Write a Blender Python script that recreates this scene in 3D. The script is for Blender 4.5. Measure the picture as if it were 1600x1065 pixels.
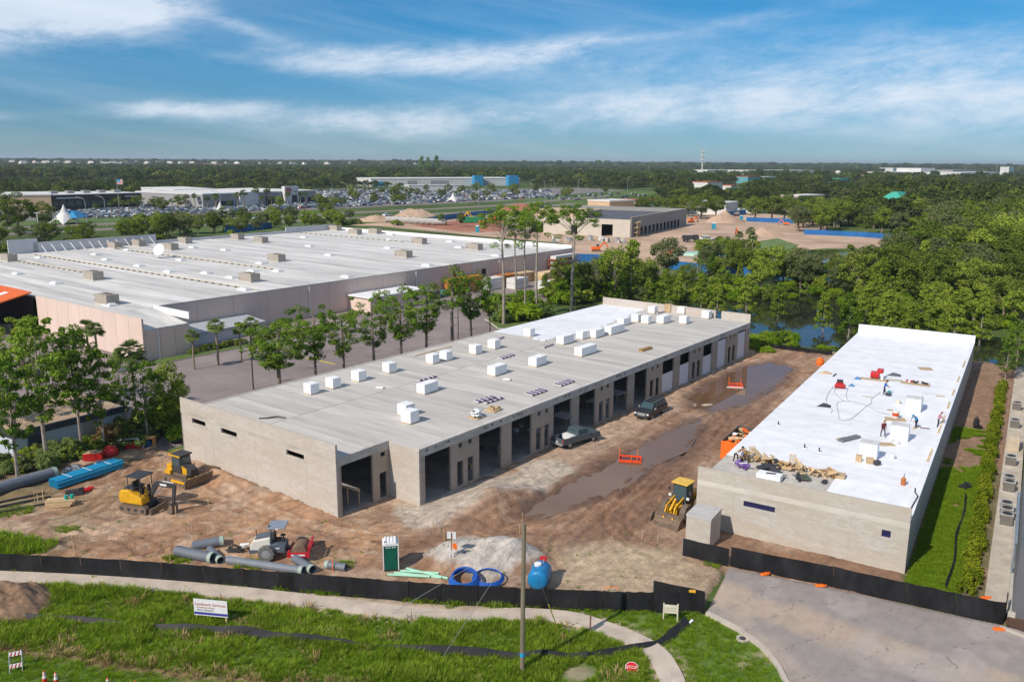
import bpy, math, random
import numpy as np
from mathutils import Matrix, Vector

for o in list(bpy.data.objects): bpy.data.objects.remove(o)
SC = bpy.context.scene
COL = SC.collection
random.seed(7); RNG = np.random.default_rng(7)
R = math.radians

# ---------------------------------------------------------------- camera
CAM_H, PITCH, ROLL, FPX = 30.0, R(12.167), R(0.36), 1299.15
_fw = np.array([0, math.cos(PITCH), -math.sin(PITCH)]); _rt = np.array([1.0, 0, 0]); _up = np.cross(_rt, _fw)
_r2 = _rt*math.cos(ROLL)+_up*math.sin(ROLL); _u2 = -_rt*math.sin(ROLL)+_up*math.cos(ROLL)
cam = bpy.data.cameras.new('camera'); cam.sensor_width = 36; cam.lens = 36*FPX/1600
cam.clip_start = 0.5; cam.clip_end = 40000
co = bpy.data.objects.new('camera', cam); COL.objects.link(co)
co.matrix_world = Matrix(((_r2[0], _u2[0], -_fw[0], 0), (_r2[1], _u2[1], -_fw[1], 0), (_r2[2], _u2[2], -_fw[2], CAM_H), (0, 0, 0, 1)))
SC.camera = co

# ---------------------------------------------------------------- sky and sun
SUN_AZ, SUN_EL = R(225), R(40)          # direction towards the sun, angle from +X
W = bpy.data.worlds.new('World'); SC.world = W; W.use_nodes = True
def build_sky():
    nt = W.node_tree; N = nt.nodes; L = nt.links; N.clear()
    def mth(op, a, b=None):
        n = N.new('ShaderNodeMath'); n.operation = op
        for i, q in enumerate((a, b)):
            if q is None: continue
            if isinstance(q, (int, float)): n.inputs[i].default_value = q
            else: L.new(q, n.inputs[i])
        return n.outputs[0]
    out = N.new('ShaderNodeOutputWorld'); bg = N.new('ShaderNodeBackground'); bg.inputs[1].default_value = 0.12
    sky = N.new('ShaderNodeTexSky'); sky.sky_type = 'NISHITA'; sky.sun_disc = False
    sky.sun_elevation = SUN_EL; sky.sun_rotation = R(90)-SUN_AZ
    sky.altitude = 0; sky.air_density = 1.0; sky.dust_density = 0.0; sky.ozone_density = 1.6
    tc = N.new('ShaderNodeTexCoord'); sp = N.new('ShaderNodeSeparateXYZ'); L.new(tc.outputs['Generated'], sp.inputs[0])
    el = mth('ARCSINE', mth('MAXIMUM', sp.outputs[2], 0.0)); az = mth('ARCTAN2', sp.outputs[0], sp.outputs[1])
    cx = N.new('ShaderNodeCombineXYZ'); L.new(az, cx.inputs[0]); L.new(el, cx.inputs[1])
    def noise(loc, rot, scl, scale, det, rough, dist, lo, hi):
        m0 = N.new('ShaderNodeMapping'); m0.inputs['Rotation'].default_value = (0, 0, rot); m0.inputs['Location'].default_value = loc; L.new(cx.outputs[0], m0.inputs[0])
        mp = N.new('ShaderNodeMapping'); mp.inputs['Scale'].default_value = scl; L.new(m0.outputs[0], mp.inputs[0])
        n = N.new('ShaderNodeTexNoise'); n.inputs['Scale'].default_value = scale; n.inputs['Detail'].default_value = det; n.inputs['Roughness'].default_value = rough; n.inputs['Distortion'].default_value = dist
        L.new(mp.outputs[0], n.inputs['Vector'])
        r = N.new('ShaderNodeMapRange'); r.interpolation_type = 'SMOOTHSTEP'; r.inputs[1].default_value = lo; r.inputs[2].default_value = hi
        L.new(n.outputs[0], r.inputs[0]); return r.outputs[0]
    # cloud banks of the afternoon sky (bearing, height, half width, half height, tilt, weight), broken up by noise
    banks = ((-.54, .143, .15, .034, .08, 1.5), (-.43, .158, .07, .024, .1, .9), (-.30, .140, .05, .010, -.3, .35), (-.12, .112, .20, .020, .03, .78), (.06, .130, .055, .010, .15, .5), (-.37, .054, .10, .011, .06, .62), (.34, .095, .36, .055, .0, .36), (-.15, .038, .20, .018, -.03, .55), (.27, .155, .18, .010, .14, .20), (-.57, .042, .07, .008, 0, .5), (.10, .058, .30, .018, .02, .52), (.5, .065, .28, .06, .0, .44), (.55, .18, .2, .02, -.1, .35), (-.60, .10, .05, .012, .5, .6))
    tot = None
    for a_, e_, w_, h_, t_, k_ in banks:
        dx = mth('SUBTRACT', az, a_); dy = mth('SUBTRACT', mth('SUBTRACT', el, e_), mth('MULTIPLY', dx, t_)); q = mth('ADD', mth('POWER', mth('ABSOLUTE', mth('DIVIDE', dx, w_)), 2.0), mth('POWER', mth('ABSOLUTE', mth('DIVIDE', dy, h_)), 2.0))
        g = mth('MULTIPLY', mth('POWER', 2.718, mth('MULTIPLY', q, -1.0)), k_); tot = g if tot is None else mth('ADD', tot, g)
    brk = noise((0.3, 0.1, 0), R(-6), (1.0, 3.2, 1), 8.0, 14, 0.72, 0.18, 0.24, 0.76); wisp = noise((1.3, 2.1, 0), R(9), (0.6, 6.0, 1), 4.0, 9, 0.62, 0.3, 0.34, 0.82); fill_clouds = noise((4.4, 3.0, 0), R(4), (1.0, 3.0, 1), 1.6, 8, 0.6, 0.4, 0.40, 0.72)
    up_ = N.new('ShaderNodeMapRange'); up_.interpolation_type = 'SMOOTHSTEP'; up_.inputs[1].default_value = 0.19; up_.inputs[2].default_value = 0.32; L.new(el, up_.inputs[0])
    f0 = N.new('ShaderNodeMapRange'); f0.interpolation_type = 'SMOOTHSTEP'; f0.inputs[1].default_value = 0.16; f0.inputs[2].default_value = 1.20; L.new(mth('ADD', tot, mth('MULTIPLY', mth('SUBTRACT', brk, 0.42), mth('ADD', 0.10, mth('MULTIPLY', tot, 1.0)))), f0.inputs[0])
    fac = mth('MINIMUM', mth('ADD', mth('ADD', mth('MULTIPLY', f0.outputs[0], 0.80), mth('MULTIPLY', wisp, 0.20)), mth('MULTIPLY', mth('MULTIPLY', fill_clouds, up_.outputs[0]), 0.85)), 0.94)  # clouds overhead, out of view, are added to give fill light
    # clear air: bluer overhead, paler towards the horizon
    hz = N.new('ShaderNodeMapRange'); hz.interpolation_type = 'SMOOTHSTEP'; hz.inputs[1].default_value = 0.0; hz.inputs[2].default_value = 0.17; L.new(el, hz.inputs[0])
    tn = N.new('ShaderNodeMixRGB'); L.new(hz.outputs[0], tn.inputs[0]); tn.inputs[1].default_value = (*SKY_LOW, 1); tn.inputs[2].default_value = (*SKY_HIGH, 1)
    mu = N.new('ShaderNodeMixRGB'); mu.blend_type = 'MULTIPLY'; mu.inputs[0].default_value = 1.0; L.new(sky.outputs[0], mu.inputs[1]); L.new(tn.outputs[0], mu.inputs[2])
    mx = N.new('ShaderNodeMixRGB'); L.new(fac, mx.inputs[0]); L.new(mu.outputs[0], mx.inputs[1]); mx.inputs[2].default_value = (5.7, 6.3, 7.1, 1)
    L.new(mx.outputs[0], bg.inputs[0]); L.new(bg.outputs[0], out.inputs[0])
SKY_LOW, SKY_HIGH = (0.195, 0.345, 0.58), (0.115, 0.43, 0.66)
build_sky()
sl = bpy.data.lights.new('sun', 'SUN'); sl.energy = 3.9; sl.angle = R(0.53); sl.color = (1.0, 0.91, 0.80)
so = bpy.data.objects.new('sun', sl); COL.objects.link(so)
sd = Vector((math.cos(SUN_AZ)*math.cos(SUN_EL), math.sin(SUN_AZ)*math.cos(SUN_EL), math.sin(SUN_EL)))
so.rotation_euler = sd.to_track_quat('Z', 'Y').to_euler(); so.location = (0, 0, 200)
vs = SC.view_settings; vs.view_transform = 'Standard'; vs.look = 'None'; vs.exposure = 0.2; vs.gamma = 1.0; vs.use_curve_mapping = False
SC.render.engine = 'CYCLES'
SC.cycles.volume_bounces = 0; SC.cycles.max_bounces = 6; SC.cycles.transparent_max_bounces = 12

# ---------------------------------------------------------------- surveying helpers
def gp(px, py, z=0.0):
    """where the sight line through a picture point meets the level plane z"""
    d = _r2*(px-800)/FPX-_u2*(py-532.5)/FPX+_fw
    t = (z-CAM_H)/d[2]; return (float(d[0]*t), float(d[1]*t), z)
FZ = -0.30                                # level of the wide ground sheet
def gf(px, py): return gp(px, py, FZ)
def height_at(p, py):
    """height of a vertical standing at p whose tip shows at picture row py"""
    lo, hi = 0.0, 120.0
    for _ in range(40):
        m = (lo+hi)/2; d = np.array([p[0], p[1], p[2]+m-CAM_H])
        y = 532.5-FPX*(d@_u2)/(d@_fw)
        if y > py: lo = m
        else: hi = m
    return lo
class Frame:
    def __init__(s, ox, oy, deg):
        s.th = R(deg); s.c, s.s = math.cos(s.th), math.sin(s.th); s.o = (ox, oy); s.rot = s.th-R(90)
    def __call__(s, u, v, z=0.0): return (s.o[0]+u*s.s+v*s.c, s.o[1]-u*s.c+v*s.s, z)
    def inv(s, x, y):
        dx, dy = x-s.o[0], y-s.o[1]; return (dx*s.s-dy*s.c, dx*s.c+dy*s.s)
FA = Frame(-14.834, 66.523, 52.8)         # long block building
FB = Frame(15.646, 65.785, 58.29)         # white roofed building
FC = Frame(-56.2, 123.8, 52.5)            # big store

# ---------------------------------------------------------------- materials
MATS = {}
def M(name, col, rough=0.85, var=0.12, scale=1.5, bump=0.0, bscale=None, metal=0.0, spec=0.35, objcol=False, orand=0.0, stretch=(1, 1, 1), coords='Object', detail=6, alpha=1.0):
    if name in MATS: return MATS[name]
    m = bpy.data.materials.new(name); m.use_nodes = True; nt = m.node_tree; N = nt.nodes; L = nt.links
    b = N['Principled BSDF']; b.inputs['Roughness'].default_value = rough; b.inputs['Metallic'].default_value = metal; b.inputs['Specular IOR Level'].default_value = spec
    tc = N.new('ShaderNodeTexCoord'); mp = N.new('ShaderNodeMapping'); mp.inputs['Scale'].default_value = stretch
    L.new(tc.outputs[coords], mp.inputs[0])
    oi = N.new('ShaderNodeObjectInfo')
    nz = N.new('ShaderNodeTexNoise'); nz.noise_dimensions = '4D'; nz.inputs['Scale'].default_value = scale; nz.inputs['Detail'].default_value = detail; nz.inputs['Roughness'].default_value = 0.65
    L.new(mp.outputs[0], nz.inputs['Vector'])
    w = N.new('ShaderNodeMath'); w.operation = 'MULTIPLY'; w.inputs[1].default_value = 31.0; L.new(oi.outputs['Random'], w.inputs[0]); L.new(w.outputs[0], nz.inputs['W'])
    mr = N.new('ShaderNodeMapRange'); mr.inputs[1].default_value = 0.25; mr.inputs[2].default_value = 0.75; mr.inputs[3].default_value = 1-var*1.6; mr.inputs[4].default_value = 1+var*1.6; L.new(nz.outputs[0], mr.inputs[0])
    val = mr.outputs[0]
    if orand:
        m2 = N.new('ShaderNodeMapRange'); m2.inputs[3].default_value = 1-orand; m2.inputs[4].default_value = 1+orand; L.new(oi.outputs['Random'], m2.inputs[0])
        mm = N.new('ShaderNodeMath'); mm.operation = 'MULTIPLY'; L.new(val, mm.inputs[0]); L.new(m2.outputs[0], mm.inputs[1]); val = mm.outputs[0]
    vm = N.new('ShaderNodeVectorMath'); vm.operation = 'SCALE'; L.new(val, vm.inputs['Scale'])
    if objcol: L.new(oi.outputs['Color'], vm.inputs[0])
    else: vm.inputs[0].default_value = col[:3]
    L.new(vm.outputs[0], b.inputs['Base Color'])
    if bump:
        bn = N.new('ShaderNodeBump'); bn.inputs['Strength'].default_value = bump; bn.inputs['Distance'].default_value = 0.05
        n2 = N.new('ShaderNodeTexNoise'); n2.inputs['Scale'].default_value = bscale or scale*6; n2.inputs['Detail'].default_value = 5; L.new(mp.outputs[0], n2.inputs['Vector'])
        L.new(n2.outputs[0], bn.inputs['Height']); L.new(bn.outputs[0], b.inputs['Normal'])
    MATS[name] = m; return m
def Mleaf(name, col, col2, trans=0.35):
    """leaf: two greens mixed by clump noise and by tree, light passing through"""
    if name in MATS: return MATS[name]
    m = bpy.data.materials.new(name); m.use_nodes = True; nt = m.node_tree; N = nt.nodes; L = nt.links; N.remove(N['Principled BSDF'])
    out = N['Material Output']; ge = N.new('ShaderNodeNewGeometry'); oi = N.new('ShaderNodeObjectInfo'); tc = N.new('ShaderNodeTexCoord')
    nz = N.new('ShaderNodeTexNoise'); nz.inputs['Scale'].default_value = 0.55; nz.inputs['Detail'].default_value = 3; L.new(tc.outputs['Object'], nz.inputs['Vector'])
    a = N.new('ShaderNodeMath'); a.operation = 'ADD'; L.new(nz.outputs[0], a.inputs[0])
    b = N.new('ShaderNodeMath'); b.operation = 'MULTIPLY_ADD'; L.new(ge.outputs['Random Per Island'], b.inputs[0]); b.inputs[1].default_value = 0.5; b.inputs[2].default_value = -0.25
    c = N.new('ShaderNodeMath'); c.operation = 'MULTIPLY_ADD'; L.new(oi.outputs['Random'], c.inputs[0]); c.inputs[1].default_value = 0.7; c.inputs[2].default_value = -0.35; L.new(b.outputs[0], a.inputs[1])
    d = N.new('ShaderNodeMath'); d.operation = 'ADD'; d.use_clamp = True; L.new(a.outputs[0], d.inputs[0]); L.new(c.outputs[0], d.inputs[1])
    mx = N.new('ShaderNodeMixRGB'); L.new(d.outputs[0], mx.inputs[0]); mx.inputs[1].default_value = (*col, 1); mx.inputs[2].default_value = (*col2, 1)
    df = N.new('ShaderNodeBsdfDiffuse'); tr = N.new('ShaderNodeBsdfTranslucent'); ms = N.new('ShaderNodeMixShader'); ms.inputs[0].default_value = trans
    L.new(mx.outputs[0], df.inputs[0]); L.new(mx.outputs[0], tr.inputs[0]); L.new(df.outputs[0], ms.inputs[1]); L.new(tr.outputs[0], ms.inputs[2]); L.new(ms.outputs[0], out.inputs[0])
    MATS[name] = m; return m
def Mglass(name, col, rough=0.05):
    if name in MATS: return MATS[name]
    m = M(name, col, rough, 0.05, 0.5, spec=0.8); return m

# ---------------------------------------------------------------- mesh helpers
class MB:
    def __init__(s): s.v = []; s.f = []; s.mi = []; s.cur = 0
    def face(s, pts):
        n = len(s.v); s.v += [tuple(p) for p in pts]; s.f.append(tuple(range(n, n+len(pts)))); s.mi.append(s.cur); return s
    def hexa(s, p):
        n = len(s.v); s.v += [tuple(q) for q in p]
        for q in ((0, 3, 2, 1), (4, 5, 6, 7), (0, 1, 5, 4), (1, 2, 6, 5), (2, 3, 7, 6), (3, 0, 4, 7)): s.f.append(tuple(n+i for i in q)); s.mi.append(s.cur)
        return s
    def box(s, x0, x1, y0, y1, z0, z1):
        return s.hexa([(x0, y0, z0), (x1, y0, z0), (x1, y1, z0), (x0, y1, z0), (x0, y0, z1), (x1, y0, z1), (x1, y1, z1), (x0, y1, z1)])
    def obox(s, c, size, rz=0.0, rx=0.0, ry=0.0):
        m = Matrix.Translation(c) @ Matrix.Rotation(rz, 4, 'Z') @ Matrix.Rotation(ry, 4, 'Y') @ Matrix.Rotation(rx, 4, 'X'); a, b, d = (q/2 for q in size)
        return s.hexa([m @ Vector(q) for q in ((-a, -b, -d), (a, -b, -d), (a, b, -d), (-a, b, -d), (-a, -b, d), (a, -b, d), (a, b, d), (-a, b, d))])
    def taper(s, x0, x1, y0, y1, z0, z1, ix0=0, ix1=0, iy0=0, iy1=0):
        return s.hexa([(x0, y0, z0), (x1, y0, z0), (x1, y1, z0), (x0, y1, z0), (x0+ix0, y0+iy0, z1), (x1-ix1, y0+iy0, z1), (x1-ix1, y1-iy1, z1), (x0+ix0, y1-iy1, z1)])
    def prism(s, pts, lo, hi, axis='z'):
        """polygon extruded along an axis; pts are the two other coordinates"""
        def P(a, b, t): return {'z': (a, b, t), 'y': (a, t, b), 'x': (t, a, b)}[axis]
        n = len(s.v); k = len(pts); s.v += [P(a, b, lo) for a, b in pts]+[P(a, b, hi) for a, b in pts]
        s.f.append(tuple(range(n+k-1, n-1, -1))); s.f.append(tuple(range(n+k, n+2*k))); s.mi += [s.cur]*2
        for i in range(k): j = (i+1) % k; s.f.append((n+i, n+j, n+k+j, n+k+i)); s.mi.append(s.cur)
        return s
    def tube(s, path, r, n=8, cap=True):
        """round bar along a path; r a number or one per point"""
        path = [Vector(p) for p in path]; rr = r if isinstance(r, (list, tuple)) else [r]*len(path)
        base = len(s.v); prev = None
        for i, p in enumerate(path):
            t = (path[min(i+1, len(path)-1)]-path[max(i-1, 0)])
            if t.length < 1e-9: t = Vector((0, 0, 1))
            t.normalize()
            a = prev if prev is not None else (Vector((0, 0, 1)) if abs(t.z) < 0.9 else Vector((1, 0, 0)))
            x = t.cross(a)
            if x.length < 1e-6: x = t.cross(Vector((1, 0.3, 0)))
            x.normalize(); y = x.cross(t).normalized(); prev = y
            for k in range(n):
                q = 2*math.pi*k/n; s.v.append(tuple(p+(x*math.cos(q)+y*math.sin(q))*rr[i]))
        for i in range(len(path)-1):
            for k in range(n):
                a = base+i*n+k; b = base+i*n+(k+1) % n; s.f.append((a, b, b+n, a+n)); s.mi.append(s.cur)
        if cap:
            s.f.append(tuple(base+k for k in range(n-1, -1, -1))); e = base+(len(path)-1)*n; s.f.append(tuple(e+k for k in range(n))); s.mi += [s.cur]*2
        return s
    def cyl(s, p0, p1, r0, r1=None, n=12): return s.tube([p0, p1], [r0, r0 if r1 is None else r1], n)
    def lathe(s, prof, n=16, axis='z', c=(0, 0, 0)):
        base = len(s.v)
        for r, h in prof:
            for k in range(n):
                q = 2*math.pi*k/n; a, b = r*math.cos(q), r*math.sin(q)
                p = {'z': (a, b, h), 'y': (a, h, b), 'x': (h, a, b)}[axis]; s.v.append((p[0]+c[0], p[1]+c[1], p[2]+c[2]))
        for i in range(len(prof)-1):
            for k in range(n):
                a = base+i*n+k; b = base+i*n+(k+1) % n; s.f.append((a, b, b+n, a+n)); s.mi.append(s.cur)
        s.f.append(tuple(base+k for k in range(n-1, -1, -1))); e = base+(len(prof)-1)*n; s.f.append(tuple(e+k for k in range(n))); s.mi += [s.cur]*2
        return s
    def pipe(s, p0, p1, ro, ri, n=16):
        """hollow pipe"""
        p0, p1 = Vector(p0), Vector(p1); t = (p1-p0).normalized(); x = t.cross(Vector((0, 0, 1)))
        if x.length < 1e-6: x = Vector((1, 0, 0))
        x.normalize(); y = x.cross(t); base = len(s.v)
        for p, r in ((p0, ro), (p1, ro), (p1, ri), (p0, ri)):
            for k in range(n): q = 2*math.pi*k/n; s.v.append(tuple(p+(x*math.cos(q)+y*math.sin(q))*r))
        for i in range(4):
            for k in range(n):
                a = base+i*n+k; b = base+i*n+(k+1) % n; c = base+((i+1) % 4)*n+k; d = base+((i+1) % 4)*n+(k+1) % n
                s.f.append((a, b, d, c)); s.mi.append(s.cur)
        return s
    def mesh(s, name):
        me = bpy.data.meshes.new(name); me.from_pydata(s.v, [], s.f); me.update()
        if any(s.mi): me.polygons.foreach_set('material_index', s.mi)
        return me
    def build(s, name, mat, parent=None, loc=None, rz=None, smooth=False):
        me = s.mesh(name)
        for m in (mat if isinstance(mat, (list, tuple)) else [mat]): me.materials.append(m)
        if smooth: me.polygons.foreach_set('use_smooth', [True]*len(me.polygons))
        return link(name, me, parent, loc, rz)
def link(name, me, parent=None, loc=None, rz=None):
    o = bpy.data.objects.new(name, me); COL.objects.link(o)
    if parent is not None: o.parent = parent
    if loc is not None: o.location = loc
    if rz is not None: o.rotation_euler = (0, 0, rz)
    return o
def smooth_by_angle(o, deg=35):
    me = o.data; me.polygons.foreach_set('use_smooth', [True]*len(me.polygons))
    try: me.set_sharp_from_angle(angle=R(deg))
    except Exception: pass
    return o
def bevel(o, w=0.03, seg=2):
    m = o.modifiers.new('bevel', 'BEVEL'); m.width = w; m.segments = seg; m.limit_method = 'ANGLE'; m.angle_limit = R(35); return o
def tag(o, label, cat, group=None):
    o['label'] = label; o['category'] = cat
    if group: o['group'] = group
    return o
def struct(o): o['kind'] = 'structure'; return o
def thing(name, label, cat, loc=(0, 0, 0), rz=0.0, group=None):
    o = bpy.data.objects.new(name, None); COL.objects.link(o); o.empty_display_size = 0.3
    o.location = loc; o.rotation_euler = (0, 0, rz); return tag(o, label, cat, group)
def copy_tree(o, parent=None):
    c = o.copy(); COL.objects.link(c)
    if parent is not None: c.parent = parent
    for ch in list(o.children): copy_tree(ch, c)
    return c
def place(proto, flag, loc, rz=0.0, scale=None, label=None, group=None):
    """first call moves the prototype itself, later calls copy it"""
    if not flag: flag.append(1); o = proto
    else: o = copy_tree(proto)
    o.location = loc; o.rotation_euler = (0, 0, rz)
    if scale is not None: o.scale = (scale,)*3 if isinstance(scale, (int, float)) else scale
    if label: o['label'] = label
    if group: o['group'] = group
    return o
def text_mesh(s, size, mat, name, parent, m4, extrude=0.004):
    cu = bpy.data.curves.new(name, 'FONT'); cu.body = s; cu.size = size; cu.extrude = extrude; cu.resolution_u = 2; cu.align_x = 'CENTER'; cu.align_y = 'CENTER'
    t = bpy.data.objects.new(name, cu); COL.objects.link(t); dg = bpy.context.evaluated_depsgraph_get()
    me = bpy.data.meshes.new_from_object(t.evaluated_get(dg)); bpy.data.objects.remove(t); bpy.data.curves.remove(cu)
    me.materials.clear(); me.materials.append(mat); o = link(name, me, parent); o.matrix_local = m4; return o
# value noise on numpy arrays
def vnoise(x, y, seed=0):
    xi, yi = np.floor(x).astype(np.int64), np.floor(y).astype(np.int64); xf, yf = x-xi, y-yi
    def h(a, b):
        n = (a*374761393+b*668265263+seed*982451653) & 0xffffffff
        n = ((n ^ (n >> 13))*1274126177) & 0xffffffff
        return ((n ^ (n >> 16)) & 0xffff)/65535.0
    u, v = xf*xf*(3-2*xf), yf*yf*(3-2*yf)
    return (h(xi, yi)*(1-u)+h(xi+1, yi)*u)*(1-v)+(h(xi, yi+1)*(1-u)+h(xi+1, yi+1)*u)*v
def fbm(x, y, seed=0, o=4):
    r = 0; a = 0.5; t = 0
    for i in range(o): r = r+a*vnoise(x*2**i, y*2**i, seed+i*17); t += a; a *= 0.5
    return r/t
def inside(poly, x, y):
    c = np.zeros(np.shape(x), bool); n = len(poly)
    for i in range(n):
        x0, y0 = poly[i][:2]; x1, y1 = poly[(i+1) % n][:2]
        if y0 == y1: continue
        k = ((y0 > y) != (y1 > y)) & (x < (x1-x0)*(y-y0)/(y1-y0)+x0); c ^= k
    return c
def polydist(poly, x, y, closed=True):
    d = np.full(np.shape(x), 1e9); n = len(poly)
    for i in range(n if closed else n-1):
        x0, y0 = poly[i][:2]; x1, y1 = poly[(i+1) % n][:2]; dx, dy = x1-x0, y1-y0
        t = np.clip(((x-x0)*dx+(y-y0)*dy)/max(dx*dx+dy*dy, 1e-9), 0, 1); d = np.minimum(d, np.hypot(x-x0-t*dx, y-y0-t*dy))
    return d
def sdist(poly, x, y): return np.where(inside(poly, x, y), -1, 1)*polydist(poly, x, y)
def sst(a, b, x): t = np.clip((x-a)/(b-a), 0, 1); return t*t*(3-2*t)
# ================================================================ ground
def grid_terrain(name, poly, step, hfun, cfun, mat, rim=0.35):
    P = np.array([p[:2] for p in poly]); x0, y0 = P.min(0); x1, y1 = P.max(0)
    nx, ny = int((x1-x0)/step)+2, int((y1-y0)/step)+2
    gx, gy = np.meshgrid(x0+np.arange(nx)*step, y0+np.arange(ny)*step)
    sd_ = sdist(poly, gx, gy); keep = sd_ < step
    z = hfun(gx, gy); z = np.where(sd_ > -0.4, z-rim*sst(-0.4, step*0.6, sd_), z)
    col = cfun(gx, gy, z)
    ok = keep[:-1, :-1] & keep[1:, :-1] & keep[:-1, 1:] & keep[1:, 1:]
    idx = np.arange(nx*ny).reshape(ny, nx); q = np.stack([idx[:-1, :-1], idx[:-1, 1:], idx[1:, 1:], idx[1:, :-1]], -1)[ok]
    used = np.unique(q); rm = np.full(nx*ny, -1); rm[used] = np.arange(len(used)); q = rm[q]
    v = np.stack([gx, gy, z], -1).reshape(-1, 3)[used]; c = col.reshape(-1, 4)[used]
    me = bpy.data.meshes.new(name); me.vertices.add(len(v)); me.vertices.foreach_set('co', v.astype(np.float32).ravel())
    me.loops.add(q.size); me.loops.foreach_set('vertex_index', q.astype(np.int32).ravel())
    me.polygons.add(len(q)); me.polygons.foreach_set('loop_start', np.arange(0, q.size, 4, dtype=np.int32)); me.polygons.foreach_set('use_smooth', np.ones(len(q), bool))
    me.update(); me.validate()
    ca = me.color_attributes.new('Col', 'FLOAT_COLOR', 'POINT'); ca.data.foreach_set('color', c.astype(np.float32).ravel())
    me.materials.append(mat); return struct(link(name, me))
def Msoil(name, bump=0.5, wetr=True, nscale=0.9, amp=0.5, grain=9.0):
    m = bpy.data.materials.new(name); m.use_nodes = True; nt = m.node_tree; N = nt.nodes; L = nt.links; b = N['Principled BSDF']
    at = N.new('ShaderNodeVertexColor'); at.layer_name = 'Col'; tc = N.new('ShaderNodeTexCoord')
    def nz(s, d, vec=None):
        n = N.new('ShaderNodeTexNoise'); n.inputs['Scale'].default_value = s; n.inputs['Detail'].default_value = d; n.inputs['Roughness'].default_value = 0.7; L.new(vec or tc.outputs['Object'], n.inputs['Vector']); return n.outputs[0]
    a, g_ = nz(nscale, 8), nz(grain, 4)
    m0 = N.new('ShaderNodeMapping'); m0.inputs['Rotation'].default_value = (0, 0, -R(50)); L.new(tc.outputs['Object'], m0.inputs[0])
    mp = N.new('ShaderNodeMapping'); mp.inputs['Scale'].default_value = (0.20, 1.5, 1); L.new(m0.outputs[0], mp.inputs[0])
    s_ = nz(1.3, 7, mp.outputs[0])
    def rng(v, lo, hi):
        r = N.new('ShaderNodeMapRange'); r.inputs[1].default_value = 0.28; r.inputs[2].default_value = 0.72; r.inputs[3].default_value = lo; r.inputs[4].default_value = hi; L.new(v, r.inputs[0]); return r.outputs[0]
    def mul(p, q):
        n = N.new('ShaderNodeMath'); n.operation = 'MULTIPLY'; L.new(p, n.inputs[0]); L.new(q, n.inputs[1]); return n.outputs[0]
    f = mul(mul(rng(a, 1-amp*0.55, 1+amp*0.5), rng(g_, 1-amp*0.3, 1+amp*0.3)), rng(s_, 1-amp*0.35, 1+amp*0.35))
    vm = N.new('ShaderNodeVectorMath'); vm.operation = 'SCALE'; L.new(at.outputs[0], vm.inputs[0]); L.new(f, vm.inputs['Scale']); L.new(vm.outputs[0], b.inputs['Base Color'])
    r = N.new('ShaderNodeMapRange'); r.inputs[3].default_value = 0.95; r.inputs[4].default_value = 0.42; L.new(at.outputs[1], r.inputs[0]); L.new(r.outputs[0], b.inputs['Roughness'])
    bn = N.new('ShaderNodeBump'); bn.inputs['Strength'].default_value = bump; bn.inputs['Distance'].default_value = 0.16; ad = N.new('ShaderNodeMath'); ad.operation = 'ADD'; L.new(nz(3.2, 9), ad.inputs[0]); s3 = N.new('ShaderNodeMath'); s3.operation = 'MULTIPLY'; s3.inputs[1].default_value = 0.45; L.new(s_, s3.inputs[0]); L.new(s3.outputs[0], ad.inputs[1]); L.new(ad.outputs[0], bn.inputs['Height']); L.new(bn.outputs[0], b.inputs['Normal'])
    return m
def sheet(name, pts, z, mat, kind='structure'):
    mb = MB(); mb.face([(p[0], p[1], z) for p in pts]); o = mb.build(name, mat); o['kind'] = kind
    return o
def strip_pts(path, w):
    P = [np.array(p[:2]) for p in path]; Lf, Rt = [], []
    for i in range(len(P)):
        t = P[min(i+1, len(P)-1)]-P[max(i-1, 0)]; t = t/np.linalg.norm(t); n = np.array([-t[1], t[0]]); ww = w[i] if isinstance(w, (list, tuple)) else w
        Lf.append(P[i]+n*ww/2); Rt.append(P[i]-n*ww/2)
    return Lf, Rt
def smooth_path(pts, k=6):
    """Catmull-Rom through the points"""
    P = [np.array(p[:2], float) for p in pts]; P = [2*P[0]-P[1]]+P+[2*P[-1]-P[-2]]; out = []
    for i in range(1, len(P)-2):
        for j in range(k):
            t = j/k; a, b, c, d = P[i-1:i+3]
            out.append(0.5*((2*b)+(-a+c)*t+(2*a-5*b+4*c-d)*t*t+(-a+3*b-3*c+d)*t**3))
    return out+[P[-2]]
def strip(name, path, w, z, mat, thick=0.0):
    Lf, Rt = strip_pts(path, w); mb = MB()
    for i in range(len(Lf)-1):
        a, b, c, d = Rt[i], Rt[i+1], Lf[i+1], Lf[i]
        if thick: mb.hexa([(*a, z-thick), (*b, z-thick), (*c, z-thick), (*d, z-thick), (*a, z), (*b, z), (*c, z), (*d, z)])
        else: mb.face([(*a, z), (*b, z), (*c, z), (*d, z)])
    return struct(mb.build(name, mat))

# wide sheet to the horizon
m_wide = M('meadow', (0.085, 0.125, 0.035), 0.95, 0.5, 0.012, bump=0.0, spec=0.1, detail=10)
struct(MB().face([(-16000, -400, FZ), (16000, -400, FZ), (16000, 22000, FZ), (-16000, 22000, FZ)]).build('ground', m_wide))

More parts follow.
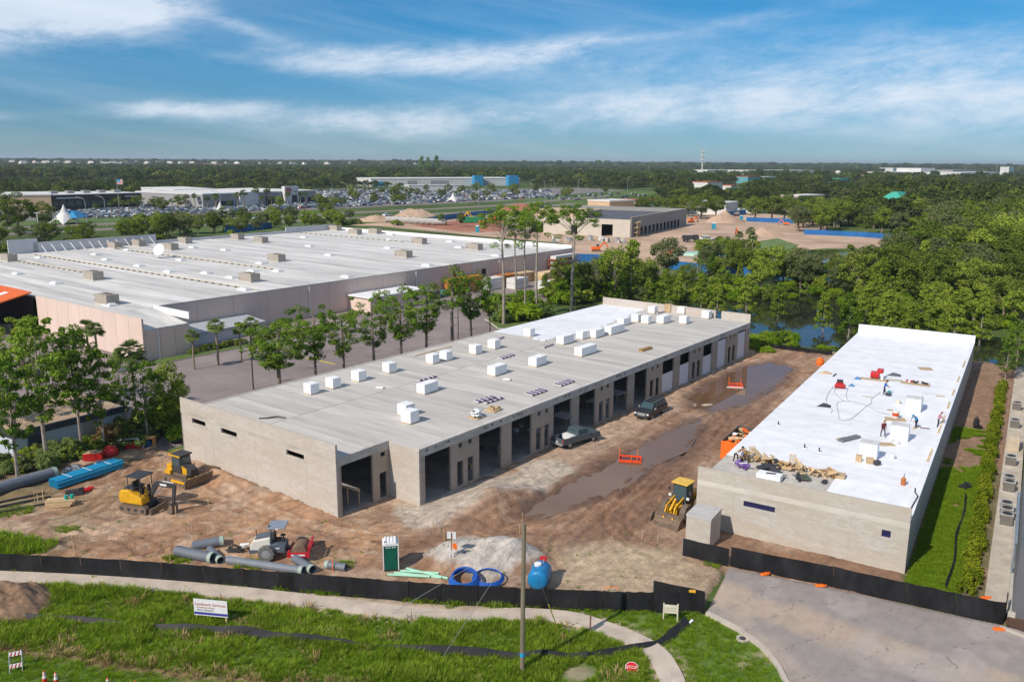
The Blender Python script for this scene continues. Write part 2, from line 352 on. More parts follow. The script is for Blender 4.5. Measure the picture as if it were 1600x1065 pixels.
# ---- construction site
SITE = [(-64, 60.3), (-38, 57.1), (-19.2, 55.0), (-4.8, 53.0), (2.7, 52.3), (13.4, 52.0), (14.2, 54.5), (16.2, 57.9), (17.2, 57.7), (27.5, 52.4), (33.3, 49.8), (34.6, 51.5), (76.4, 122.3), (74, 126), (50, 133), (17.5, 149.5), (13, 146), (-36, 83.0), (-41, 87.5), (-52, 80), (-64, 74)]
PUD1 = [gp(*p) for p in [(818, 806), (868, 765), (930, 735), (1000, 700), (1060, 668), (1088, 655), (1090, 668), (1066, 706), (1015, 728), (985, 752), (950, 770), (905, 786), (860, 800)]]
PUD2 = [gp(*p) for p in [(1078, 618), (1108, 598), (1160, 573), (1205, 566), (1232, 574), (1218, 598), (1165, 628), (1120, 640), (1085, 637)]]
PILE1 = gp(752, 872); PILE2 = gp(765, 790); PILE3 = gp(1103, 631)
TRACKS = [(smooth_path([gp(*q) for q in pts], 5), dp) for pts, dp in (
    ([(345, 760), (430, 800), (520, 825), (620, 838), (760, 832), (900, 800), (980, 770), (1060, 700), (1130, 640), (1230, 590)], .10), ([(240, 700), (210, 730), (190, 760), (140, 800), (60, 830)], .09), ([(265, 695), (225, 740), (190, 780), (100, 815)], .08), ([(90, 815), (200, 830), (330, 820), (480, 840), (600, 850), (690, 838)], .08), ([(230, 865), (330, 835), (450, 820), (560, 800), (640, 810)], .08),
    ([(1040, 690), (1000, 735), (960, 775), (930, 805), (880, 850), (900, 890), (980, 900), (1100, 915)], .12), ([(1060, 700), (1030, 740), (985, 780), (960, 815), (1000, 850), (1090, 890)], .11), ([(1130, 650), (1090, 700), (1050, 745), (1010, 800), (960, 850), (1000, 900)], .10), ([(830, 740), (900, 705), (960, 680), (1010, 660), (1070, 620), (1130, 585)], .08), ([(840, 755), (905, 722), (985, 680), (1060, 640)], .07), ([(700, 815), (790, 835), (880, 840), (960, 825), (1040, 790)], .11), ([(560, 860), (640, 870), (680, 850), (720, 815), (780, 790), (850, 750)], .07), ([(1240, 585), (1180, 640), (1120, 690), (1080, 740)], .08), ([(120, 850), (190, 855), (250, 845), (300, 850)], .12), ([(140, 825), (200, 842), (240, 862)], .12), ([(870, 900), (960, 890), (1060, 905), (1130, 925)], .03))]
SANDP = [gp(*p) for p in [(885, 850), (960, 845), (1050, 850), (1090, 880), (1150, 890), (1120, 935), (1000, 940), (900, 935), (870, 905)]]
def site_h(x, y):
    u, v = (x-FA.o[0])*FA.s-(y-FA.o[1])*FA.c, (x-FA.o[0])*FA.c+(y-FA.o[1])*FA.s
    z = 0.05+(fbm(x*0.09, y*0.09, 3, 3)-0.5)*0.22+(fbm(x*0.6, y*0.6, 5, 4)-0.5)*0.13
    q = fbm(x*1.7, y*1.7, 6, 3); z = z+0.10*(q-.5)+0.10*sst(.56, .64, fbm(x*.9, y*.9, 9, 4))*sst(.4, .6, fbm(x*.12, y*.12, 10, 2))
    lane = sst(4.5, 7, u)*sst(-6, 4, v)                        # lane between the buildings: long wheel ruts
    rut = np.abs(np.sin(u*1.9+2.2*fbm(u*0.15, v*0.05, 8, 3)*3))**3
    z = z-0.13*lane*rut*sst(0.35, 0.7, fbm(u*0.3, v*0.06, 11, 3))
    yard = 1-lane                                               # yard in front: crossing tracks
    a = x*0.94+y*0.34; b = -x*0.34+y*0.94
    rut2 = np.abs(np.sin(b*1.7+2.4*fbm(a*0.05, b*0.2, 18, 3)*3))**4
    z = z-0.15*yard*rut2*sst(0.38, 0.66, fbm(a*0.06, b*0.25, 21, 3))
    z = z+0.30*sst(0.5, 0.8, fbm(x*0.28, y*0.28, 31, 4))*sst(-10, -16, x)*sst(66, 60, y)   # clods at left front
    fw = sst(-26, -14, u)*(1-sst(-6, -1, u))                    # earth banked against the front wall
    z = z+0.45*np.exp(-((v+0.6)/1.1)**2)*(sst(-26, -20, u)*(1-sst(-9, -1, u)))*(0.6+0.8*fbm(u*0.5, v*0.5, 41))
    def mound(c, r, h, sx=1.0, sy=1.0, ang=0.0, sd_=0):
        ca, sa = math.cos(ang), math.sin(ang); dx, dy = x-c[0], y-c[1]; p, q = (dx*ca+dy*sa)/sx, (-dx*sa+dy*ca)/sy
        d = np.hypot(p, q)/r*(0.82+0.36*fbm(x*0.5, y*0.5, 50+sd_)); return h*np.clip(1-d, 0, 1)**1.15
    z = z+mound(PILE1, 4.3, 1.75, 1.15, 0.8, 0.1, 1)+mound((PILE1[0]+2.6, PILE1[1]+0.2), 2.8, 0.9, sd_=2)+mound((PILE1[0]-2.6, PILE1[1]-0.3), 2.4, 0.8, sd_=3)
    z = z+mound(PILE2, 4.6, 1.7, 1.5, 0.8, R(50), 4)+mound(PILE3, 1.7, 0.6, 1.4, 0.8, 0.3, 5)
    z = z+mound(gp(707, 896), 2.6, 0.55, 1.6, 0.8, 0, 6)+mound(gp(322, 742), 1.6, 0.6, 1.3, 0.8, -0.6, 7)
    for path, dp in TRACKS:
        d = np.abs(polydist(path, x, y, False)-0.85); z = z-dp*np.exp(-(d/0.22)**2)+dp*0.75*np.exp(-((d-0.42)/0.16)**2)*(0.4+1.2*fbm(x*1.5, y*1.5, 63, 3))
    for poly, dep in ((PUD1, 0.20), (PUD2, 0.20)):
        d = sdist(poly, x, y)+1.6*(fbm(x*0.7, y*0.7, 61, 4)-0.5); z = z-(z*0.65+dep)*sst(0.8, -0.9, d)
    z = z*(1-.72*(1-sst(-1.5, 1.5, sdist(SANDP, x, y))))
    inb = (u > -23.6)*(u < 3.6)*(v > 0.1)*(v < 82)*1.0          # flat under the buildings
    z = np.where(inb > 0, np.minimum(z, 0.0), z)
    ub, vb = (x-FB.o[0])*FB.s-(y-FB.o[1])*FB.c, (x-FB.o[0])*FB.c+(y-FB.o[1])*FB.s
    z = np.where((ub > -0.3)*(vb > -5), np.minimum(z*0.4, 0.06), z)
    return z
def site_c(x, y, z):
    n1, n2 = fbm(x*0.16, y*0.16, 71, 4), fbm(x*0.5, y*0.5, 72, 4)
    def c3(*q): return np.array(q)
    col = c3(0.42, 0.245, 0.140)[None, None]*(1-n1[..., None]*0.0)+np.zeros(x.shape+(3,))
    def blend(w, c): nonlocal col; col = col*(1-w[..., None])+np.array(c)*w[..., None]
    blend(sst(0.44, 0.58, n1)*0.8, (0.50, 0.355, 0.25)); blend(sst(0.50, 0.62, n2)*0.6, (0.21, 0.108, 0.06)); blend(sst(0.54, 0.62, fbm(x*1.3, y*1.3, 74, 4))*0.6, (0.49, 0.36, 0.255))
    wet = np.zeros(x.shape)
    for path, dp in TRACKS:
        d = np.abs(polydist(path, x, y, False)-0.85); w = np.exp(-(d/0.30)**2)*sst(0.35, 0.6, fbm(x*0.35, y*0.35, 77, 3)); blend(w*0.65, (0.24, 0.135, 0.08))
    u, v = (x-FA.o[0])*FA.s-(y-FA.o[1])*FA.c, (x-FA.o[0])*FA.c+(y-FA.o[1])*FA.s
    lane = sst(6.5, 9, u)*sst(-9, 2, v); blend(lane*(0.35+0.5*sst(0.4, 0.6, fbm(u*0.25, v*0.05, 75, 3))), (0.22, 0.12, 0.07))
    strip_ = sst(3.5, 5, u)*(1-sst(8, 10, u))*sst(0, 6, v)*(1-sst(45, 70, v)); blend(strip_*0.75*sst(0.3, 0.55, fbm(u*0.3, v*0.1, 76, 3)), (0.46, 0.33, 0.235))
    for poly in (PUD1, PUD2):
        d = sdist(poly, x, y)+1.5*(n2-0.5); w = 1-sst(-0.2, 2.2, d); wet = np.maximum(wet, w); blend(w*0.85, (0.14, 0.078, 0.045))
    d = polydist([gp(*p) for p in [(600, 800), (700, 822), (790, 834), (870, 845), (1000, 810)]], x, y, False)+1.2*(n2-0.5); blend((1-sst(0.3, 2.0, d))*0.7, (0.25, 0.145, 0.09))
    def blob(c, r, rgb, k=0.95, jit=1.0):
        d = np.hypot(x-c[0], y-c[1])/r+jit*(n2-0.5); blend((1-sst(0.75, 1.0, d))*k, rgb)
    for c, r in ((PILE1, 3.9), ((PILE1[0]+2.8, PILE1[1]+.3), 2.3), ((PILE1[0]-2.6, PILE1[1]-.4), 2.0)): blob(c, r, (0.53, 0.475, 0.415), 0.95, 0.5)
    d = polydist([gp(*p) for p in [(675, 800), (740, 775), (815, 752), (850, 735)]], x, y, False)/3.4+0.8*(n2-0.5); blend((1-sst(0.6, 1.0, d))*0.9, (0.50, 0.425, 0.345))
    blob(PILE3, 1.8, (0.6, 0.5, 0.38), 0.8)
    sand = sdist([gp(*p) for p in [(860, 850), (960, 845), (1050, 850), (1090, 880), (1150, 890), (1120, 935), (1000, 940), (900, 935), (855, 905)]], x, y)+2.2*(n2-0.5)+1.5*(n1-0.5)
    blend((1-sst(-1.6, 1.2, sand))*0.8*sst(.3, .55, n1*.5+n2*.5+.1), (0.52, 0.405, 0.265))
    ub, vb = (x-FB.o[0])*FB.s-(y-FB.o[1])*FB.c, (x-FB.o[0])*FB.c+(y-FB.o[1])*FB.s
    side = sst(16, 16.4, ub); blend(side*0.9, (0.29, 0.18, 0.115)); gr = side*sst(0.42, 0.5, n1*0.55+n2*0.45+0.12*sst(22, 2, vb)-0.05); blend(gr*(1-sst(30, 46, vb))*.6, (0.13, 0.15, 0.05))
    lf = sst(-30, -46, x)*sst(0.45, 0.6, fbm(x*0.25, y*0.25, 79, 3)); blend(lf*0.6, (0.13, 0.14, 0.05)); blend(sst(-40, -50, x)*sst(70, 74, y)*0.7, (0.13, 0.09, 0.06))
    return np.concatenate([col, wet[..., None]], -1)
m_soil = Msoil('soil', 1.0, amp=0.75)
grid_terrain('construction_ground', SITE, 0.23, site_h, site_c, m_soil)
# standing water
def Mwater(name, col, rough, ior=1.33, bump=0.02, bs=1.2):
    m = M(name, col, rough, 0.12, 0.15, bump=bump, bscale=bs, spec=0.5); m.node_tree.nodes['Principled BSDF'].inputs['IOR'].default_value = ior; return m
m_puddle = Mwater('muddy_water', (0.15, 0.083, 0.045), 0.02, 1.36, 0.012, 2.0)
for poly in (PUD1, PUD2):
    cx, cy = sum(p[0] for p in poly)/len(poly), sum(p[1] for p in poly)/len(poly)
    sheet('puddle_water', [(cx+(p[0]-cx)*1.12, cy+(p[1]-cy)*1.12) for p in poly], -0.075, m_puddle)

# ---- verge in front: mown grass, long grass, sand along the fence
VERGE = [(-70, 36), (30, 36), (30, 48), (33, 49.4), (24.5, 53.6), (16.9, 57.5), (14.5, 53.6), (13.3, 51.7), (2.7, 52.1), (-4.8, 52.8), (-19.2, 54.8), (-38, 56.9), (-70, 61)]
WALK = smooth_path([gp(*p) for p in [(-260, 893), (0, 902), (175, 911), (350, 925), (490, 941), (600, 955), (716, 965), (800, 961), (884, 966), (940, 981), (997, 1004), (1026, 1023), (1041, 1045), (1052, 1070), (1062, 1110)]])
def verge_h(x, y): return 0.05+(fbm(x*0.2, y*0.2, 81, 3)-0.5)*0.16+(fbm(x*1.2, y*1.2, 82, 3)-0.5)*0.06
def verge_c(x, y, z):
    n1, n2 = fbm(x*0.3, y*0.3, 84, 4), fbm(x*1.1, y*1.1, 85, 4)
    col = np.array([0.095, 0.17, 0.022])+np.zeros(x.shape+(3,))
    def blend(w, c): nonlocal col; col = col*(1-w[..., None])+np.array(c)*w[..., None]
    blend(sst(0.45, 0.65, n1)*0.6, (0.14, 0.21, 0.03)); blend(sst(0.55, 0.75, n2)*0.4, (0.17, 0.15, 0.06))
    dw = polydist(WALK, x, y, False); n_above = y-np.interp(x, [p[0] for p in WALK if p[0] < 9], [p[1] for p in WALK if p[0] < 9])
    blend((1-sst(0.9, 1.7, dw+0.9*(n2-0.5)))*0.9, (0.55, 0.43, 0.33))
    blend(sst(0.2, 0.8, n_above)*sst(8, 4, x)*(1-sst(0.55, 0.72, n2))*0.8, (0.50, 0.38, 0.28))
    dr = polydist([gp(*p) for p in [(-100, 1000), (0, 1012), (130, 1028), (230, 1045), (320, 1055), (420, 1062)]], x, y, False)+0.8*(n2-0.5); blend((1-sst(0.3, 0.9, dr))*0.85, (0.28, 0.19, 0.10))
    for c, r in ((gp(905, 1052), 1.1), (gp(1158, 1037), 0.9), (gp(1190, 1030), 0.8)): blend((1-sst(0.4, 1.0, np.hypot(x-c[0], y-c[1])/r+0.8*(n2-0.5)))*0.7, (0.42, 0.33, 0.23))
    return np.concatenate([col, np.zeros(x.shape+(1,))], -1)
m_verge = Msoil('verge_turf', 0.6, amp=0.55, grain=14)
grid_terrain('verge', VERGE, 0.25, verge_h, verge_c, m_verge)
m_walk = M('worn_concrete', (0.52, 0.44, 0.36), 0.9, 0.16, 0.8, bump=0.3)
strip('path', WALK, 1.5, 0.16, m_walk, 0.12)
# ---- driveway and kerb
m_asph = M('asphalt_pale', (0.34, 0.30, 0.275), 0.9, 0.16, 0.25, bump=0.25, bscale=20, detail=9)
DRIVE = [gp(*p) for p in [(1140, 889), (1300, 921), (1413, 946), (1568, 980), (1640, 992), (1800, 1000), (1800, 1140), (1262, 1140), (1240, 1090), (1225, 1062), (1212, 1038), (1188, 1012), (1150, 984), (1104, 960), (1122, 925)]]
def drive_c(x, y, z):
    n1, n2 = fbm(x*.22, y*.22, 121, 4), fbm(x*.9, y*.9, 122, 4); col = np.array([.30, .262, .238])+np.zeros(x.shape+(3,))
    def blend(w, c): nonlocal col; col = col*(1-w[..., None])+np.array(c)*w[..., None]
    d = polydist([gp(*q) for q in [(1120, 925), (1180, 945), (1290, 985), (1400, 1025), (1560, 1075)]], x, y, False)+1.6*(n2-.5)+2*(n1-.5); blend((1-sst(.4, 2.6, d))*.75, (.47, .36, .265)); d = polydist([gp(*q) for q in [(1130, 930), (1170, 985), (1230, 1040), (1300, 1110)]], x, y, False)+1.2*(n2-.5); blend((1-sst(.2, 1.6, d))*.5, (.45, .36, .28))
    blend(sst(.54, .62, n2)*.2, (.24, .21, .20)); blend(sst(.56, .66, n1)*.5, (.42, .37, .34)); e = np.abs(np.sin(x*.55-y*.9+2.5*fbm(x*.4, y*.4, 123, 3)))
    blend((e < .018)*.6, (.13, .115, .11)); return np.concatenate([col, np.zeros(x.shape+(1,))], -1)
grid_terrain('driveway', DRIVE, .14, lambda x, y: .20+.02*(fbm(x*.3, y*.3, 124)-.5), drive_c, Msoil('drive_asphalt', .15, amp=.22, grain=16), .1)
m_kerb = M('kerb_concrete', (0.50, 0.44, 0.37), 0.9, 0.12, 1.0)
kp = smooth_path([gp(*p) for p in [(1104, 961), (1150, 985), (1188, 1013), (1212, 1039), (1225, 1063), (1241, 1092), (1264, 1142)]])
strip('kerb', kp, 0.28, 0.30, m_kerb, 0.3)
strip('kerb', [gp(*p) for p in [(1562, 984), (1600, 999), (1680, 1030)]], 0.22, 0.32, m_kerb, 0.3)
m_mulch = M('planting_bed', (0.10, 0.055, 0.035), 0.95, 0.3, 6)
sheet('planting_bed', [gp(*p) for p in [(1570, 980), (1600, 992), (1700, 1030), (1700, 985), (1600, 960), (1578, 955)]], 0.24, m_mulch)

# ---- store car park, access road, grass islands
m_park = M('asphalt_grey', (0.25, 0.205, 0.195), 0.92, 0.20, 0.12, bump=0.2, bscale=15, detail=9)
def fc(l): return [FC(u, v) for u, v in l]
sheet('parking_lot', fc([(-150, -60), (12, -60), (12, -19), (39.5, -21), (39.5, 44), (20, 58), (12, 100), (14, 150), (-11, 150), (-11, 0), (-150, 0)]), FZ+0.01, m_park)
m_isl = M('island_grass', (0.10, 0.15, 0.035), 0.95, 0.3, 1.5)
def island(l, name='grass_island'):
    P = fc(l); cx, cy = sum(p[0] for p in P)/len(P), sum(p[1] for p in P)/len(P); mb = MB(); mb.prism([(p[0], p[1]) for p in P], FZ, FZ+0.14); struct(mb.build('island_kerb', m_kerb))
    mb = MB(); mb.prism([(cx+(p[0]-cx)*0.93, cy+(p[1]-cy)*0.93) for p in P], FZ+0.01, FZ+0.19); struct(mb.build(name, m_isl))
island([(0.6, -6), (3.4, -6), (3.4, 40), (0.6, 40)])
island([(30, 18), (38.8, 17), (38.8, 21), (31, 21.5)]); island([(30, 37), (38.8, 36), (38.8, 40), (31, 40.5)]); island([(33, -6), (38.8, -7), (38.8, -3), (33, -2.5)])
island([(18, 60), (26, 54), (32, 56), (20, 74)])
m_yel = M('yellow_paint', (0.72, 0.52, 0.03), 0.8, 0.15, 2); m_wht = M('white_paint', (0.72, 0.72, 0.70), 0.8, 0.15, 2)
for a, b in (((478, 559), (497, 562.5)), ((500, 563.5), (523, 569))):
    p, q = gp(*a, FZ), gp(*b, FZ); strip('painted_line', [p, q], 0.35, FZ+0.018, m_yel)
for v in range(-14, 16, 3):
    p, q = FC(33.5, v), FC(39, v); strip('painted_line', [p, q], 0.12, FZ+0.018, m_wht)

# ---- far surfaces
m_road = M('road_concrete', (0.24, 0.20, 0.17), 0.9, 0.15, 0.05)
R1 = [gf(*p) for p in [(-300, 398), (-100, 377), (0, 366.5), (200, 356.5), (400, 348), (520, 342.5), (640, 336.5), (760, 329.5), (830, 324), (900, 318)]]
R2 = [gf(*p) for p in [(-300, 385), (-100, 366), (0, 357), (200, 348.5), (400, 340), (520, 334), (640, 328), (760, 322), (870, 313), (960, 305)]]
BLVD1 = smooth_path(R1); BLVD2 = smooth_path(R2)
strip('boulevard', BLVD1, 12, FZ+0.012, m_road); strip('boulevard', BLVD2, 11, FZ+0.012, m_road)
m_lot = M('dealer_asphalt', (0.20, 0.18, 0.165), 0.92, 0.15, 0.05)
sheet('dealer_lot', [gf(*p) for p in [(-150, 353), (0, 347), (200, 339), (400, 331.5), (520, 326.5), (640, 321), (780, 314.5), (900, 303), (980, 297), (900, 293), (760, 296), (620, 298), (520, 296), (300, 301), (0, 316), (-150, 322)]], FZ+0.008, m_lot)
m_fard = M('far_dirt', (0.48, 0.335, 0.235), 0.95, 0.28, 0.05, detail=9)
sheet('far_site_ground', [gf(*p) for p in [(540, 352), (640, 344), (760, 334), (860, 326), (960, 330), (1075, 335), (1200, 334), (1300, 345), (1290, 362), (1430, 378), (1430, 388), (1330, 386), (1260, 378), (1180, 402), (1120, 414), (1010, 420), (895, 405), (880, 380), (720, 366), (590, 353)]], FZ+0.012, m_fard)
m_red = M('red_earth', (0.36, 0.15, 0.09), 0.95, 0.3, 0.1)
sheet('red_earth_patch', [gf(*p) for p in [(640, 352), (720, 345), (800, 346), (840, 352), (800, 362), (720, 362)]], FZ+0.02, m_red)
m_pond = Mwater('pond_water', (0.022, 0.026, 0.016), 0.04, 1.33, 0.02, 0.8)
def organic(name, pts, z, mat):
    P = smooth_path(list(pts)+[pts[0]], 8)[:-1]; P = [p+0.6*np.array([vnoise(np.array([i*0.7]), np.array([3.]), 5)[0]-.5, vnoise(np.array([i*0.7]), np.array([9.]), 6)[0]-.5]) for i, p in enumerate(P)]
    return sheet(name, P, z, mat)
organic('pond', [gf(*p) for p in [(1050, 492), (1066, 462), (1180, 452), (1290, 458), (1330, 500), (1420, 528), (1540, 532), (1660, 540), (1700, 600), (1560, 588), (1500, 578), (1330, 552), (1240, 538), (1160, 516)]], FZ+0.012, m_pond)
organic('pond', [gf(*p) for p in [(1180, 414), (1235, 394), (1300, 390), (1370, 391), (1440, 396), (1440, 424), (1330, 434), (1210, 436)]], FZ+0.014, m_pond)
sheet('pond_bank', [gf(*p) for p in [(1255, 374), (1430, 379), (1432, 391), (1360, 389), (1290, 388), (1240, 392)]], FZ+0.018, m_fard)
m_tuft = M('weedy_fill', (0.13, 0.19, 0.06), 0.95, 0.45, 0.35)
sheet('weedy_patch', [gf(*p) for p in [(1178, 378), (1215, 372), (1248, 383), (1215, 396), (1175, 386)]], FZ+0.025, m_tuft)
m_lawn = M('lawn', (0.10, 0.155, 0.035), 0.95, 0.22, 0.05)
sheet('lawn', [gf(*p) for p in [(-300, 372), (-100, 362), (0, 354), (200, 345), (190, 339), (0, 346), (-150, 352)]], FZ+0.016, m_lawn)
# ================================================================ buildings
def Mblock(name, col, mort, bw=0.40, bh=0.20, stain=0.5, plane='x'):
    """concrete block: mortar joints and blotches of paler and browner courses"""
    if name in MATS: return MATS[name]
    m = bpy.data.materials.new(name); m.use_nodes = True; nt = m.node_tree; N = nt.nodes; L = nt.links; b = N['Principled BSDF']; b.inputs['Roughness'].default_value = 0.93; b.inputs['Specular IOR Level'].default_value = 0.2
    tc = N.new('ShaderNodeTexCoord'); sp = N.new('ShaderNodeSeparateXYZ'); L.new(tc.outputs['Object'], sp.inputs[0])
    ad = N.new('ShaderNodeMath'); ad.operation = 'ADD'; L.new(sp.outputs[0], ad.inputs[0]); L.new(sp.outputs[1], ad.inputs[1])
    cb = N.new('ShaderNodeCombineXYZ'); L.new(ad.outputs[0], cb.inputs[0]); L.new(sp.outputs[2], cb.inputs[1])
    br = N.new('ShaderNodeTexBrick'); br.inputs['Scale'].default_value = 1.0; br.inputs['Brick Width'].default_value = bw; br.inputs['Row Height'].default_value = bh; br.inputs['Mortar Size'].default_value = 0.014; br.inputs['Mortar Smooth'].default_value = 0.3; br.inputs['Bias'].default_value = 0.0
    c = np.array(col); br.inputs['Color1'].default_value = (*(c*1.07), 1); br.inputs['Color2'].default_value = (*(c*np.array([0.91, 0.885, 0.85])), 1); br.inputs['Mortar'].default_value = (*mort, 1)
    L.new(cb.outputs[0], br.inputs['Vector'])
    def nz(s, d, vec): n = N.new('ShaderNodeTexNoise'); n.inputs['Scale'].default_value = s; n.inputs['Detail'].default_value = d; n.inputs['Roughness'].default_value = 0.65; L.new(vec, n.inputs['Vector']); return n.outputs[0]
    mp = N.new('ShaderNodeMapping'); mp.inputs['Scale'].default_value = (0.22, 1.0, 1); L.new(cb.outputs[0], mp.inputs[0])
    r = N.new('ShaderNodeMapRange'); r.inputs[1].default_value = 0.35; r.inputs[2].default_value = 0.68; L.new(nz(0.9, 7, mp.outputs[0]), r.inputs[0])
    mx = N.new('ShaderNodeMixRGB'); mx.inputs[2].default_value = (*(c*np.array([0.84, 0.74, 0.60])), 1); L.new(br.outputs[0], mx.inputs[1])
    k = N.new('ShaderNodeMath'); k.operation = 'MULTIPLY'; k.inputs[1].default_value = stain; L.new(r.outputs[0], k.inputs[0]); L.new(k.outputs[0], mx.inputs[0])
    r2 = N.new('ShaderNodeMapRange'); r2.inputs[1].default_value = 0.52; r2.inputs[2].default_value = 0.75; r2.inputs[4].default_value = 0.85; L.new(nz(0.45, 6, mp.outputs[0]), r2.inputs[0])
    m2 = N.new('ShaderNodeMixRGB'); L.new(r2.outputs[0], m2.inputs[0]); L.new(mx.outputs[0], m2.inputs[1]); m2.inputs[2].default_value = (*(c*np.array([1.12, 1.14, 1.16])), 1)
    L.new(m2.outputs[0], b.inputs['Base Color'])
    bn = N.new('ShaderNodeBump'); bn.inputs['Strength'].default_value = 0.25; bn.inputs['Distance'].default_value = 0.01; L.new(br.outputs['Fac'], bn.inputs['Height']); bn.invert = True; L.new(bn.outputs[0], b.inputs['Normal'])
    MATS[name] = m; return m
def wall_mb(a0, a1, z0, z1, holes, t, axis, pos, mb=None):
    """wall slab with rectangular openings; axis 'u' runs along x at y in [pos,pos+t], axis 'v' along y at x in [pos,pos+t]"""
    mb = mb or MB()
    A = sorted({a0, a1, *[min(max(q, a0), a1) for h in holes for q in h[:2]]}); Z = sorted({z0, z1, *[min(max(q, z0), z1) for h in holes for q in h[2:]]})
    def solid(i, j):
        if i < 0 or j < 0 or i >= len(A)-1 or j >= len(Z)-1: return False
        ca, cz = (A[i]+A[i+1])/2, (Z[j]+Z[j+1])/2
        return not any(h[0] < ca < h[1] and h[2] < cz < h[3] for h in holes)
    def P(a, z, d): return (a, pos+d, z) if axis == 'u' else (pos+d, a, z)
    flip = axis == 'v'
    def F(q): mb.face(q[::-1] if flip else q)
    for i in range(len(A)-1):
        for j in range(len(Z)-1):
            if not solid(i, j): continue
            l, r, b, tp = A[i], A[i+1], Z[j], Z[j+1]
            F([P(l, b, 0), P(r, b, 0), P(r, tp, 0), P(l, tp, 0)]); F([P(r, b, t), P(l, b, t), P(l, tp, t), P(r, tp, t)])
            if not solid(i-1, j): F([P(l, b, t), P(l, b, 0), P(l, tp, 0), P(l, tp, t)])
            if not solid(i+1, j): F([P(r, b, 0), P(r, b, t), P(r, tp, t), P(r, tp, 0)])
            if not solid(i, j-1): F([P(l, b, t), P(r, b, t), P(r, b, 0), P(l, b, 0)])
            if not solid(i, j+1): F([P(l, tp, 0), P(r, tp, 0), P(r, tp, t), P(l, tp, t)])
    return mb
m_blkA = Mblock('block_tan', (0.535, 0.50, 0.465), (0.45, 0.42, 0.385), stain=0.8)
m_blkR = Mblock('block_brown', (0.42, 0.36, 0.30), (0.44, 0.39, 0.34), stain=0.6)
m_blkB = Mblock('block_buff', (0.52, 0.495, 0.455), (0.45, 0.43, 0.39), stain=0.85)
m_conc = M('cast_concrete', (0.50, 0.47, 0.42), 0.9, 0.16, 0.9, bump=0.15)
m_slab = M('floor_concrete', (0.30, 0.285, 0.265), 0.75, 0.3, 0.5)
m_plank = M('precast_plank', (0.51, 0.485, 0.445), 0.9, 0.15, 0.7, orand=0.09, stretch=(0.14, 0.9, 1), bump=0.15)
m_memb = M('white_membrane', (0.80, 0.81, 0.83), 0.55, 0.09, 0.5, orand=0.04, detail=10)
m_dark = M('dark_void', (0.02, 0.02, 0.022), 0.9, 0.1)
m_board = M('white_panel', (0.70, 0.70, 0.72), 0.6, 0.04, 0.6)
m_wood = M('lumber', (0.58, 0.42, 0.24), 0.85, 0.2, 2.5, orand=0.15)
m_gls = Mglass('window_blue', (0.03, 0.03, 0.09))

# ---------------------------------------------------------------- A: long block building
HR, HP, WF, JG, W2, LA = 5.32, 6.59, 23.4, 6.18, 3.76, 82.0
bA = thing('block_building', 'long unfinished concrete block building with flat grey plank roof and open bays', 'building', FA(0, 0), FA.rot)
T = 0.2
wf = wall_mb(-WF, 0, -0.2, HP, [(-21.46, -19.13, 4.3, 4.83), (-16.52, -14.0, 4.27, 4.8), (-6.63, -4.18, 4.28, 4.78)], T, 'u', 0).build('front_wall', m_blkA, bA)
for u0, u1, z0, z1 in ((-21.46, -19.13, 4.3, 4.83), (-16.52, -14.0, 4.27, 4.8), (-6.63, -4.18, 4.28, 4.78)):
    MB().box(u0-0.12, u1+0.12, -0.05, T-0.02, z0-0.14, z0-0.003).build('window_sill', m_conc, wf)
for u in (-17.9, -11.2, -3.9): MB().box(u-0.012, u+0.012, -0.004, 0.01, 0.2, HP-0.02).build('control_joint', M('joint', (0.36, 0.31, 0.25)), wf)
MB().box(-WF, 0.0, -0.012, 0.0, 5.02, 5.34).build('bond_beam', M('bond_beam_concrete', (0.47, 0.43, 0.37), 0.9, 0.2, 1.2, stretch=(.3, 1, 1)), bA)
# first bay, set back side
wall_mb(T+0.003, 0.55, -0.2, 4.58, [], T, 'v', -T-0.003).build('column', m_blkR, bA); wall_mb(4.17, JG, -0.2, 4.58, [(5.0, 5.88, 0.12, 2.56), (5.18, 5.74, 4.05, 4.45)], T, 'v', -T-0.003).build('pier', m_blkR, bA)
MB().box(-0.34, 0.0, T+0.003, JG, 4.583, HR-0.2).build('edge_beam', m_conc, bA)
MB().box(-0.32, -0.003, T, JG, HR-0.197, HR+0.02).build('roof_edge', m_conc, bA)
wall_mb(0.003, W2, -0.2, HR-0.12, [], T, 'u', JG).build('return_wall', m_blkA, bA)
# long side: piers with paired slots, columns, twelve bays
OP = [(6.92, 10.39), (14.48, 17.96), (19.62, 23.04), (27.08, 30.53), (32.13, 35.61), (39.73, 43.19), (44.83, 48.04), (52.35, 55.6), (57.43, 60.43), (64.87, 67.87), (69.9, 72.92), (77.37, 80.46)]
PIER = [(10.39, 14.48), (23.04, 27.08), (35.61, 39.73), (48.04, 52.35), (60.43, 64.87), (72.92, 77.37)]
TOPZ = 4.5
segs = []; prev = JG+T+0.003
for a, b in OP: segs.append((prev, a)); prev = b
segs.append((prev, LA))
for a, b in segs:
    hol = []
    for p0, p1 in PIER:
        if abs(p0-a) < 0.01:
            w = p1-p0
            hol = [(p0+w*0.215, p0+w*0.43, 0.22, 2.64), (p0+w*0.585, p0+w*0.795, 0.22, 2.64), (p0+w*0.275, p0+w*0.395, 3.95, 4.42), (p0+w*0.615, p0+w*0.74, 3.95, 4.42)]
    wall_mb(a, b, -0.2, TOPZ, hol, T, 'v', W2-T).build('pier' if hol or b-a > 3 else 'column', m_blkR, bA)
MB().box(W2-T-0.1, W2+0.006, JG+T+0.003, LA, TOPZ+0.003, HR-0.2).build('edge_beam', m_conc, bA)
